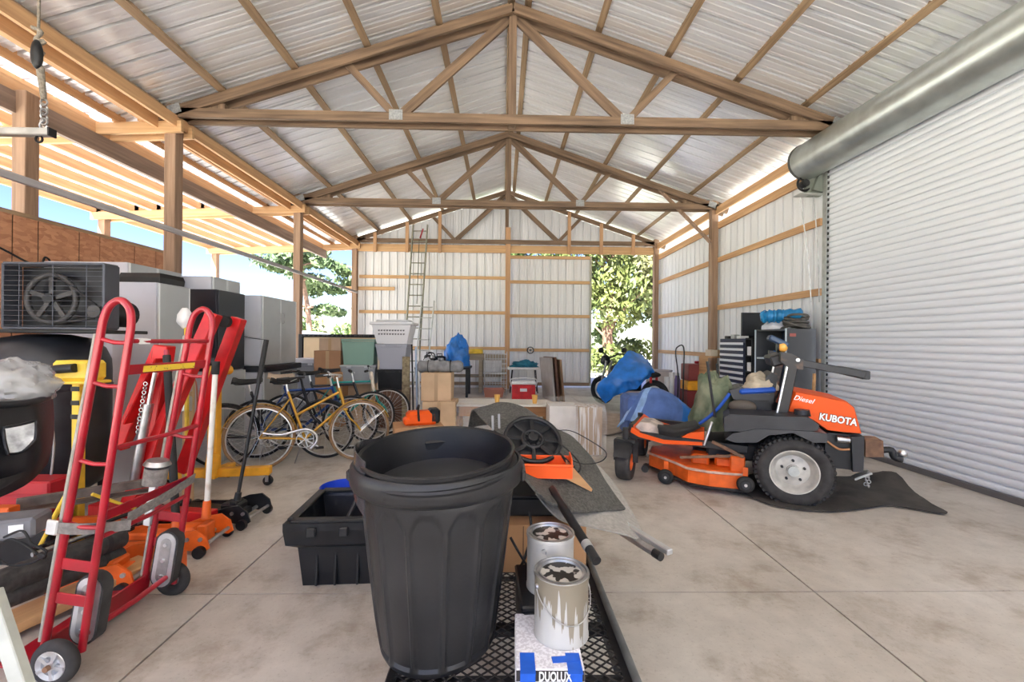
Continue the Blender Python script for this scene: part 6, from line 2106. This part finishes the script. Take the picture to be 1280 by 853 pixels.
c = Q(977, 434, .30)
lt = MB().cyl((c.x - .02, .30, c.z), (c.x + .04, .30, c.z), .05, n=18).build('work_lamp', BLKP, mw, smooth=40)
MB().ball((c.x - .005, .33, c.z), (.04, .03, .045), 14, 10).build('amber_lens', pbr('amber', (.75, .36, .06), .2), lt, smooth=60)
c = Q(972, 427, .25)
MB().box((c.x, .25, c.z), (.17, .20, .05), RY(-.5), .012).build('lamp_visor', pbr('blue_black', (.03, .06, .12), .4), mw)
# hood
hp_ = qpoly([(992, 489), (1030, 496), (1060, 502.5), (1069, 510), (1074, 527), (1078.5, 543.5), (1056, 541.5), (1034, 539), (1016, 526), (982, 513.5)], .34)
def hood():
    mb = MB()
    n = len(hp_)
    sec = [(-.34, 1.0), (-.31, 1.0), (.31, 1.0), (.34, 1.0)]
    cx = sum(p[0] for p in hp_) / n
    cz = sum(p[1] for p in hp_) / n
    rings = []
    for y, k in ((-.345, .93), (-.32, .985), (-.26, 1.0), (.26, 1.0), (.32, .985), (.345, .93)):
        rings.append([(cx + (p[0] - cx) * k, y, cz + (p[1] - cz) * k) for p in hp_])
    vs_ = [p for r in rings for p in r]
    fs = []
    for i in range(len(rings) - 1):
        fs += [(i * n + j, (i + 1) * n + j, (i + 1) * n + (j + 1) % n, i * n + (j + 1) % n) for j in range(n)]
    fs.append(tuple(range(n)))
    fs.append(tuple(reversed(range((len(rings) - 1) * n, len(rings) * n))))
    return mb.add(vs_, fs)
hood().build('hood', ORANGEH, mw, smooth=35)
tm = Matrix(((-1, 0, 0), (0, 0, 1), (0, 1, 0))).transposed().to_4x4()
ca, cb_ = Q(1024, 521, .348), Q(1071, 529, .348)
ang = math.atan2(cb_.z - ca.z, -(cb_.x - ca.x))
SILV = pbr('silver_letters', (.78, .78, .76), .35, .3)
tw = (cb_ - ca).length
o = text_mesh('lettering', 'KUBOTA', .082, SILV, mw, TR((ca + cb_) / 2 + Vector((0, .002, 0))) @ tm @ RZ(ang), .003, bold=.002)
wcur = max(v.co.x for v in o.data.vertices) - min(v.co.x for v in o.data.vertices)
o.matrix_basis = o.matrix_basis @ Matrix.Diagonal((tw / wcur, 1, 1, 1))
dk_ = text_mesh('lettering_outline', 'KUBOTA', .082, pbr('letter_outline', (.12, .04, .02), .5), mw, TR((ca + cb_) / 2 + Vector((0, .000, 0))) @ tm @ RZ(ang), .002, bold=.006)  # bolder dark letters behind, showing as an outline
dk_.matrix_basis = dk_.matrix_basis @ Matrix.Diagonal((tw / wcur, 1, 1, 1))
# small script on the top of the hood
p0, p1 = Q(994, 492, .30), Q(1012, 496, .30)
o = text_mesh('hood_script', 'Diesel', .06, SILV, mw, TR((p0 + p1) / 2 + Vector((0, .049, -.035))) @ tm @ RZ(-.2), .002, shear=.3)
# engine bay and rear gear
pl = qpoly([(1034, 541), (1076, 545), (1076, 590), (1045, 585), (1030, 570)], .26)
MB().prism(pl, -.26, .26).build('engine_block', BLK, mw)
MB().cyl(Q(1046, 549, .29), Q(1062, 551, .29), .03, n=14).build('oil_filter', STEEL, mw, smooth=40)
MB().tube(smoothpath([Q(1034, 552, .29), Q(1042, 558, .30), Q(1050, 562, .30), Q(1062, 562, .29)], 5), .010, 8).build('fuel_hose', pbr('copper_hose', (.45, .20, .08), .5), mw, smooth=60)
pl = qpoly([(1064, 546), (1080, 546), (1079, 590), (1066, 590)], .30)
MB().prism(pl, -.30, .31).build('rear_guard', GRY, mw)
pl = qpoly([(1081, 550), (1103, 551), (1104, 571), (1081, 571)], .10)
MB().prism(pl, -.10, .12).build('hitch_receiver', RUST, mw)
MB().tube(smoothpath([Q(1103, 563, .05), Q(1114, 563, .05), Q(1118, 572, .05), Q(1128, 575, .05)], 4), .028, 8).build('hitch_bar', BLK, mw, smooth=50)
hb_ = Q(1128, 567, .05)
MB().ball(hb_, .036, 16, 12).build('hitch_ball', CHROME, mw, smooth=60)
MB().cyl(hb_ - Vector((0, 0, .075)), hb_, .016, n=12).build('ball_stem', CHROME, mw, smooth=40)
MB().beam(Q(1066, 598, .2), Q(1088, 590, .2), .10, .02, bev=.004).build('rear_catch', STEELG, mw)
ck = [Q(1086, 592, .22) + Vector((.0, 0, -.012 * i)) for i in range(10)]
for i, p in enumerate(ck):
    MB().torus(Vector((p.x + .01 * (i % 3), p.y, max(.02, p.z))), .014, .004, (1, 0, 0) if i % 2 else (0, 1, 0), 12, 6).build('chain_link', STEEL, mw, smooth=60)

# cloth lying over the mower
c = mw.matrix_basis @ Q(893, 500, .0)
GREENC = pbr('grey_green_cloth', (.07, .10, .055), .9, col2=(.24, .25, .16), vscale=5, bump=.3, bscale=30)
gz = (mw.matrix_basis @ Q(893, 535, .0)).z
o = heap('moving_blanket', 'grey-green blanket with a blue edge bundled before the mower seat', 'blanket', (c.x, c.y, gz), (.22, .20, c.z - gz + .27), GREENC, .22, 1.8, 2.0)
o2 = MB().tube(smoothpath([(mw.matrix_basis @ Q(x, y, .24)) for x, y in ((874, 530), (888, 520), (900, 508), (912, 492))], 5), .016, 8).build('blue_strap', pbr('royal_blue', (.01, .08, .42), .6), None, smooth=60, loc=c)
tag(o2, 'royal blue strap across the grey-green blanket on the mower', 'strap')
c = mw.matrix_basis @ Q(950, 480, .1)
heap('seat_cushion_pad', 'cream cushion with a blue base on the mower seat', 'cushion', (c.x, c.y, (mw.matrix_basis @ Q(950, 487, .1)).z), (.14, .15, .15), pbr('cream_cloth', (.55, .47, .34), .85, var=.2, vscale=8), .25, 1.6, 4.0)
o = MB().box((0, 0, 0), (.30, .30, .05), RY(.12), .015).build('blue_pad', pbr('royal_blue', (.01, .08, .42), .6))
o.matrix_basis = TR(mw.matrix_basis @ Q(945, 487, .12)) @ RZ(mth)
tag(o, 'royal blue pad under the cream cushion on the mower seat', 'pad')

# ------------------------------------------------------------------ mat under the mower
mp_ = [(905, 612), (935, 622), (968, 634), (1010, 640), (1050, 641), (1085, 637), (1115, 634), (1183, 644), (1165, 632), (1150, 622), (1120, 606), (1092, 600), (1020, 596), (950, 592)]
base = [P(x, y, z=.006) for x, y in mp_]
cen = sum((Vector(p) for p in base), Vector()) / len(base)
ring_ = smoothpath(base, 4, closed=True)
def matf(u, v):
    i = int(round(u * len(ring_))) % len(ring_)
    p = cen.lerp(ring_[i], v)
    px_d = (p - P(1112, 606, z=0)).length
    lift = .11 * math.exp(-(px_d / .16) ** 2)
    return (p.x, p.y, .012 + lift + .006 * abs(NZ(p.x * 6, p.y * 6)))
MATM = pbr('dark_rubber_mat', (.050, .043, .036), .85, var=.35, vscale=5, bump=.3, bscale=50)
o = MB().grid(matf, len(ring_), 10, .008, wrap=True).build('rubber_mat', MATM, None, smooth=60, loc=cen)
tag(o, 'dark rubber mat crumpled at one corner under the mower', 'mat')

# ------------------------------------------------------------------ motorcycle under a blue tarp near the doorway
mY = 8.9
mcx = at(786, mY)[0]
mc_ = thing('motorcycle', 'dark motorcycle half covered by a blue tarp near the open doorway', 'motorcycle', (mcx, mY, 0), math.radians(128))
for x in (-.62, .68):
    w_ = MB().torus((x, 0, .31), .25, .06, (0, 1, 0), 32, 10).build('tyre', BLKR, mc_, smooth=60)
    MB().torus((x, 0, .31), .18, .02, (0, 1, 0), 28, 6).build('rim', ALU, w_, smooth=60)
    for k in range(6):
        a = PI / 3 * k
        MB().beam((x, 0, .31), (x + .18 * math.cos(a), 0, .31 + .18 * math.sin(a)), .03, .012, up=(0, 1, 0)).build('spoke', ALU, w_)
MB().box((0, 0, .42), (.5, .28, .34), None, .05).build('engine', BLKM, mc_)
MB().ball((.14, 0, .78), (.30, .16, .14), 18, 12).build('fuel_tank', BLKP, mc_, smooth=60)
MB().ball((-.38, 0, .72), (.36, .15, .08), 18, 12).build('seat', BLKR, mc_, smooth=60)
for s in (-1, 1):
    MB().tube([(.68, s * .09, .31), (.50, s * .09, .95)], .025, 8).build('fork_leg', STEEL, mc_, smooth=50)
    MB().tube([(-.5, s * .15, .36), (.2, s * .17, .30)], .045, 10).build('exhaust', pbr('dusty_chrome', (.42, .36, .34), .4, .7), mc_, smooth=50)
    MB().box((-.62 + .03, s * .10, .62), (.05, .03, .12), None, .008).build('tail_lamp', REDB, mc_)
hb2 = MB().tube(smoothpath([(.30, -.42, 1.06), (.42, -.25, 1.10), (.47, 0, 1.02), (.42, .25, 1.10), (.30, .42, 1.06)], 5), .016, 8).build('handlebar', BLKM, mc_, smooth=60)
for s in (-1, 1):
    MB().ball((.40, s * .40, 1.18), (.03, .09, .06), 12, 8).build('mirror', BLKM, hb2, smooth=60)
MB().ball((.60, 0, .96), (.10, .12, .12), 14, 10).build('headlamp', GRY, mc_, smooth=60)
def drape(name, label, cat, pts, mat, nu=10, nv=10, amp=.03, fr=5.0, th=.006):
    f, a, b = surf([[Vector(p) for p in r] for r in pts], nu, nv)
    def g_(u, v):
        p = f(u, v)
        k = NZ(p.x * fr, p.y * fr, p.z * fr)
        k2 = NZ(p.x * fr * 2.3 + 4, p.y * fr * 2.3, p.z * fr * 2.3)
        return (p.x + amp * k, p.y + amp * k2, max(.012, p.z + amp * .7 * k2))
    o = MB().grid(g_, a, b, th).build(name, mat, None, smooth=50, loc=f(.5, .5))
    return tag(o, label, cat)
def PP(px, py, Y): return P(px, py, y=Y)
drape('blue_tarp', 'bright blue tarp thrown over the motorcycle', 'tarp',
      [[PP(757, 505, 8.35), PP(747, 487, 8.35), PP(762, 470, 8.4), PP(775, 462, 8.4)],
       [PP(775, 492, 8.2), PP(765, 478, 8.2), PP(770, 458, 8.4), PP(784, 440, 8.7)],
       [PP(792, 487, 8.15), PP(785, 474, 8.15), PP(788, 456, 8.4), PP(795, 440, 8.9)],
       [PP(806, 478, 8.2), PP(805, 468, 8.2), PP(805, 453, 8.5), PP(805, 447, 9.0)],
       [PP(817, 468, 8.4), PP(816, 462, 8.4), PP(814, 455, 8.7), PP(810, 450, 9.1)]], TARP, 8, 8, .05, 4.0)
# blue quilted blanket heap on the floor before the mower
cY = 5.95
rows = [[PP(772, 535, cY + .1), PP(784, 526, cY), PP(800, 530, cY - .15), PP(830, 535, cY - .2), PP(865, 530, cY)],
        [PP(782, 520, cY + .1), PP(792, 512, cY), PP(806, 512, cY - .1), PP(832, 512, cY - .12), PP(868, 518, cY)],
        [PP(792, 505, cY + .1), PP(798, 497, cY + .05), PP(812, 494, cY), PP(834, 497, cY), PP(858, 510, cY + .1)],
        [PP(800, 496, cY + .2), PP(806, 488, cY + .2), PP(818, 486, cY + .2), PP(836, 492, cY + .2), PP(852, 505, cY + .25)],
        [PP(800, 505, cY + .5), PP(806, 500, cY + .5), PP(818, 498, cY + .5), PP(836, 502, cY + .5), PP(852, 512, cY + .5)],
        [PP(798, 525, cY + .8), PP(806, 525, cY + .8), PP(818, 525, cY + .8), PP(836, 525, cY + .8), PP(856, 525, cY + .8)]]
f, a, b = surf(rows, 6, 8)
bl = thing('quilted_blanket', 'blue quilted blanket draped tent-like on the floor by the mower', 'blanket', f(.5, .5))
def g2(u, v):
    p = f(u, v)
    k = NZ(p.x * 5, p.y * 5, p.z * 5)
    return (p.x + .02 * k, p.y + .02 * NZ(p.x * 9, p.z * 9), max(.012, p.z + .02 * k))
mb = MB().grid(g2, a, b, .02)
nf = len(mb.f)
mi = []
for i, fc_ in enumerate(mb.f):
    j = i % b
    col = j / b
    mi.append(1 if col < .18 else (0 if col < .34 else (1 if col < .46 else (0 if col < .86 else 2))))
mb.m = mi
mb.build('blanket_cloth', [TARPD, TARPL, TARP], bl, smooth=50, world=True)
core = Vector(f(.5, .5))
boxpart('padding', (0, .18, -core.z / 2 - .03), (.7, .5, core.z - .10), TARPD, bl, .05)
o = MB().grid(lambda u, v: tuple(P(752 + 60 * u - 12 * v, 516 + 26 * v + 3 * math.sin(5 * u), z=.008) + Vector((0, 0, .012 + .008 * abs(NZ(u * 5, v * 5))))), 14, 10, .012).build('floor_rug', pbr('beige_rug', (.36, .29, .22), .95, var=.15, vscale=9, bump=.3, bscale=60), None, smooth=60, loc=P(780, 528, z=0))
tag(o, 'thin beige rug lying on the floor beside the blue blanket', 'rug')

# ------------------------------------------------------------------ along the right wall
Y = 10.3
br = thing('barrel', 'white plastic barrel by the rear right corner', 'barrel', at(824, Y))
bh_ = zz(462, Y)
MB().lathe([(.001, .01), (.26, .01), (.28, .04), (.30, bh_ * .5), (.29, bh_ * .9), (.30, bh_ * .95), (.30, bh_), (.27, bh_), (.27, bh_ - .05), (.001, bh_ - .05)], 32).build('drum', pbr('cream_plastic', (.62, .56, .52), .5), br, smooth=40)
MB().torus((0, 0, bh_), .295, .018, (0, 0, 1), 32, 6).build('rim', pbr('grey_pink_rim', (.52, .47, .45), .5), br, smooth=60)
for k, (px, top) in enumerate(((834, 470), (840, 465))):
    o = MB().lathe([(.001, 0), (.055, 0), (.055, zz(top, 8.9)), (.045, zz(top, 8.9)), (.045, .1), (.001, .1)], 18).build('pipe_offcut', WHITE, None, smooth=40)
    o.location = at(px, 8.9 + .15 * k)
    tag(o, ('short', 'tall')[k] + ' white plastic pipe standing by the barrel', 'pipe')
o = thing('plastic_jug', 'purple plastic jug standing beside the white pipes', 'jug', at(847, 9.2))
jh = zz(468, 9.2)
MB().lathe([(.001, 0), (.11, 0), (.12, .02), (.12, jh * .7), (.05, jh * .9), (.04, jh), (.001, jh)], 24).build('jug_body', pbr('purple_plastic', (.22, .17, .36), .45), o, smooth=40)
MB().cyl((0, 0, jh), (0, 0, jh + .05), .045, n=14).build('cap', WHITE, o, smooth=40)
Y = 8.6
ts = thing('rolling_tool_tower', 'dark red and yellow rolling tool tower on a small dolly', 'tool tower', at(869, Y))
h3 = [0.06, zz(486, Y), zz(474, Y), zz(453, Y)]
for k, m_ in enumerate((pbr('maroon', (.18, .02, .02), .5), YELO, pbr('maroon2', (.20, .035, .03), .5))):
    bx3 = boxpart('tool_box', (0, 0, (h3[k] + h3[k + 1]) / 2), (.46 - .02 * k, .38, h3[k + 1] - h3[k] - .008), m_, ts, .015)
    boxpart('latch', (.1, -.195, h3[k + 1] - .05), (.06, .02, .04), STEEL, bx3, .004)
boxpart('handle', (.05, -.05, h3[3] + .03), (.16, .05, .05), RED, ts, .012)
for x in (-.18, .18): MB().cyl((x, -.15, .04), (x, -.11, .04), .04, n=16).build('wheel', BLKR, ts, smooth=40)
hc = thing('folding_dolly', 'black folding dolly with a looped handle beside the tool tower', 'dolly', at(851, Y - .15))
MB().tube(smoothpath([(-.06, 0, .1), (-.05, 0, .7), (-.10, 0, zz(440, Y)), (-.06, 0, zz(432, Y)), (.06, 0, zz(433, Y)), (.06, 0, .7), (.05, 0, .1)], 5), .013, 8).build('handle', BLKM, hc, smooth=60)
boxpart('plate', (.0, -.1, .06), (.30, .25, .012), BLKM, hc, .003)
for s in (-1, 1): MB().cyl((s * .16, .04, .08), (s * .19, .04, .08), .08, n=18).build('wheel', BLKR, hc, smooth=40)
Y = 7.9
ctn = zz(445, Y)
cbn = thing('plywood_cabinet', 'low plywood shelf with cartons beside the tool chest', 'shelf', at(893, Y + .35))
for z in (.05, ctn * .5, ctn):
    boxpart('shelf_board', (0, 0, z), (.42, .34, .025), PLK, cbn, .003)
for s in (-1, 1): boxpart('side_panel', (s * .21, 0, ctn / 2), (.02, .34, ctn), PLK, cbn, .003)
carton('small pale carton on the low plywood shelf', at(893, Y + .33, ctn * .5 + .015), (.32, .26, .26), CARD2)
carton('flat cream carton on top of the low plywood shelf', at(895, Y + .33, ctn + .015), (.30, .24, .12), pbr('cream_carton', (.66, .58, .44), .8))
# tool chest, its drawers facing the room
XF, Y0, Y1 = 3.95, 6.97, 7.80
tz = zz(421, 7.3)
tcst = thing('tool_chest', 'dark blue tool chest with rows of silver-edged drawers', 'tool chest', ((XF + 4.40) / 2, (Y0 + Y1) / 2, 0))
NAVY = pbr('navy_enamel', (.018, .024, .055), .4, .2)
dw, dl = 4.40 - XF, Y1 - Y0
boxpart('carcass', (.01, 0, tz / 2 + .03), (dw - .02, dl, tz - .06), NAVY, tcst, .008)
nd = 13
for k in range(nd):
    hh_ = (tz - .16) / nd
    z = .10 + hh_ * (k + .5)
    dr = boxpart('drawer', (-dw / 2 + .012, 0, z), (.016, dl - .06, hh_ - .012), NAVY, tcst, .003)
    boxpart('drawer_pull', (-dw / 2 + .002, 0, z + hh_ * .24), (.016, dl - .08, hh_ * .42), pbr('bright_pull', (.76, .78, .80), .35, .2), dr, .003)
for y in (-.3, .3): MB().cyl((-.15, y, .035), (-.11, y, .035), .035, n=16).build('caster', BLKR, tcst, smooth=40)
for k, (dy, s_, m_, lab) in enumerate(((.28, (.12, .10, .05), BLKP, 'small black box at the edge of the tool chest'), (.08, (.10, .12, .07), STEELG, 'grey tin on the tool chest'), (-.15, (.14, .13, .045), WHITE, 'white flat box on the tool chest'))):
    o = MB().box((0, 0, s_[2] / 2), s_, None, .006).build('small_box', m_)
    o.location = (XF + .12, (Y0 + Y1) / 2 + dy, tz)
    tag(o, lab, 'box')
tv = thing('flat_television', 'black flat television standing on the back of the tool chest', 'television', (at(942, 7.3)[0], 7.3, tz))
tvh = zz(388, 7.3) - tz
boxpart('screen', (0, 0, tvh / 2 + .02), (.43, .04, tvh - .04), pbr('dark_screen', (.025, .028, .032), .3, var=.3, vscale=3), tv, .006)
boxpart('bezel', (0, -.01, .03), (.44, .05, .04), BLKP, tv, .006)
# narrow rack between chest and cabinet
rk = thing('narrow_rack', 'narrow black rack holding white boxes beside the tool chest', 'rack', (4.12, 6.87, 0))
rh = zz(420, 6.87)
for s in (-1, 1): boxpart('side_panel', (0, s * .083, rh / 2), (.32, .012, rh), BLKM, rk, .002)
for z in (.1, .5, .9, rh * .80, rh - .02): boxpart('shelf_board', (0, 0, z), (.32, .15, .015), BLKM, rk, .002)
for k, z in enumerate((.908, rh * .80 + .008)):
    o = MB().box((0, 0, .07), (.2, .11, .14), None, .006).build('white_box', WHITE)
    o.location = (4.07, 6.87, z)
    tag(o, ('white box on the lower shelf of the narrow rack', 'white box on the upper shelf of the narrow rack')[k], 'box')
# tall cabinet: open front faces the room, grey side faces the camera
XF, Y0, Y1 = 4.0, 5.99, 6.75
tz = zz(411, Y0, 1000)
Y = Y0
oc = thing('open_cabinet', 'tall dark grey steel cabinet with an open front and pale frame by the roller door', 'cabinet', ((XF + 4.42) / 2, (Y0 + Y1) / 2, 0))
FRM = pbr('pale_blue_frame', (.50, .58, .62), .45)
INT = pbr('dark_blue_interior', (.035, .05, .09), .6)
DG = pbr('dark_grey_steel', (.085, .088, .095), .45, .3, var=.1, vscale=3)
dw, dl = 4.42 - XF, Y1 - Y0
for s in (-1, 1):
    boxpart('side_panel', (0, s * (dl / 2 - .012), tz / 2), (dw, .024, tz), DG, oc, .003)
    boxpart('face_frame', (-dw / 2 - .006, s * (dl / 2 - .014), tz / 2), (.012, .028, tz), FRM, oc, .002)
boxpart('back_panel', (dw / 2 - .006, 0, tz / 2), (.012, dl - .05, tz), INT, oc, .002)
for z in (.05, .42, zz(449, 6.3, 970), tz - .013):
    boxpart('shelf_board', (0, 0, z), (dw - .02, dl - .05, .025), FRM if z < tz - .1 else DG, oc, .003)
boxpart('red_label', (-dw * .30, -dl / 2 - .001, tz - .09), (.09, .003, .045), pbr('dull_red_label', (.42, .12, .10), .6), oc, 0)
heap('blue_rag', 'bright blue rag on the open cabinet shelf', 'rag', (XF + .14, 6.45, zz(449, 6.3, 970) + .014), (.10, .12, .09), TARP, .3, 2.5, 9.0, 20, 10)
o = MB().box((0, 0, 0), (.03, .03, .95), RY(.04), .003).build('wooden_stake', PLK)
o.location = (at(1018, 5.6)[0], 5.62, .49)
tag(o, 'wooden stake standing in front of the grey cabinet', 'stake')
# soft things on top
SHT = pbr('white_sheet', (.68, .68, .70), .8, var=.08, vscale=8)
heap('folded_sheet', 'white folded sheet lying on the open cabinet', 'sheet', (4.18, Y + .50, tz), (.19, .24, .15), SHT, .18, 1.5, 6.0)
tpr = thing('tarp_roll', 'bright turquoise-blue tarp rolled up on top of the cabinets', 'tarp', (4.14, Y + .36, tz + .12), math.radians(-38))
TURQ = pbr('turquoise_tarp', (.015, .22, .48), .45, var=.2, vscale=9, bump=.3, bscale=20)
MB().tube(smoothpath([(-.26, -.02, .06), (-.12, 0, .08), (.08, .02, .09), (.28, .03, .10)], 5), [.05] + [.085 + .012 * math.sin(i * 2.1) for i in range(14)] + [.05], 18).build('roll', TURQ, tpr, smooth=50)
for k in range(5):
    MB().torus((-.2 + .06 * k, -.02, .075), .088 + .006 * (k % 2), .012, (1, .3 * (k % 3 - 1), 0), 22, 6).build('fold', TURQ, tpr, smooth=60)
BRG = pbr('grey_brown_hose', (.085, .078, .068), .75, var=.3, vscale=20)
hk2 = thing('hose_coil', 'heap of coiled grey-brown hose on the grey cabinet', 'hose', (4.22, Y + .14, tz))
for k in range(8):
    MB().torus((.02 * math.sin(k * 2.0), .02 * math.cos(k * 1.4), .02 + .022 * k), (.165 - .006 * k), .018, (.25 * math.sin(k), .25 * math.cos(k * 1.7), 1), 26, 7, 1.0).build('hose_turn', BRG, hk2, smooth=60)

# ------------------------------------------------------------------ chain operator of the roller door
op = thing('chain_operator', 'grey gear box with a chain wheel that drives the roller door', 'chain operator', P(1015, 232, y=5.98))
c = P(1015, 232, y=5.96) - Vector((.09, 0, 0))
MB().box(c + Vector((.10, -.02, -.01)), (.24, .12, .30), None, .03).build('gear_box', pbr('olive_grey_metal', (.20, .22, .19), .5, .4), op, world=True)
MB().prism([(.02, -.10), (.20, -.14), (.22, .12), (.12, .15)], -.12, -.08, TR(c)).build('guard_plate', pbr('olive_grey_metal', (.20, .22, .19), .5, .4), op, world=True)
MB().torus(c + Vector((-.06, -.06, .0)), .095, .018, (0, 1, 0), 26, 6).build('chain_wheel', BLKM, op, smooth=60, world=True)
MB().cyl(c + Vector((-.06, -.10, 0)), c + Vector((-.06, .02, 0)), .05, n=16).build('motor', BLKM, op, smooth=40, world=True)
MB().box(c + Vector((.02, -.04, -.15)), (.34, .16, .015), None, .003).build('base_plate', STEELG, op, world=True)
MB().tube([c + Vector((.03, -.06, .12)), P(1022, 206, y=5.9)], .008, 6).build('drive_chain', BLKM, op, world=True)
MB().tube([c + Vector((-.13, -.06, .08)), P(997, 190, y=5.9)], .008, 6).build('drive_chain', BLKM, op, world=True)
for (a_, b_) in (((1000, 246), (1014, 378)), ((1017, 246), (1024, 378))):
    pts = smoothpath([P(*a_, y=5.9), (P(*a_, y=5.9) + P(*b_, y=5.9)) / 2 + Vector((.02, 0, 0)), P(*b_, y=5.9)], 6)
    MB().tube(pts, .007, 6).build('hand_chain', STEEL, op, world=True)
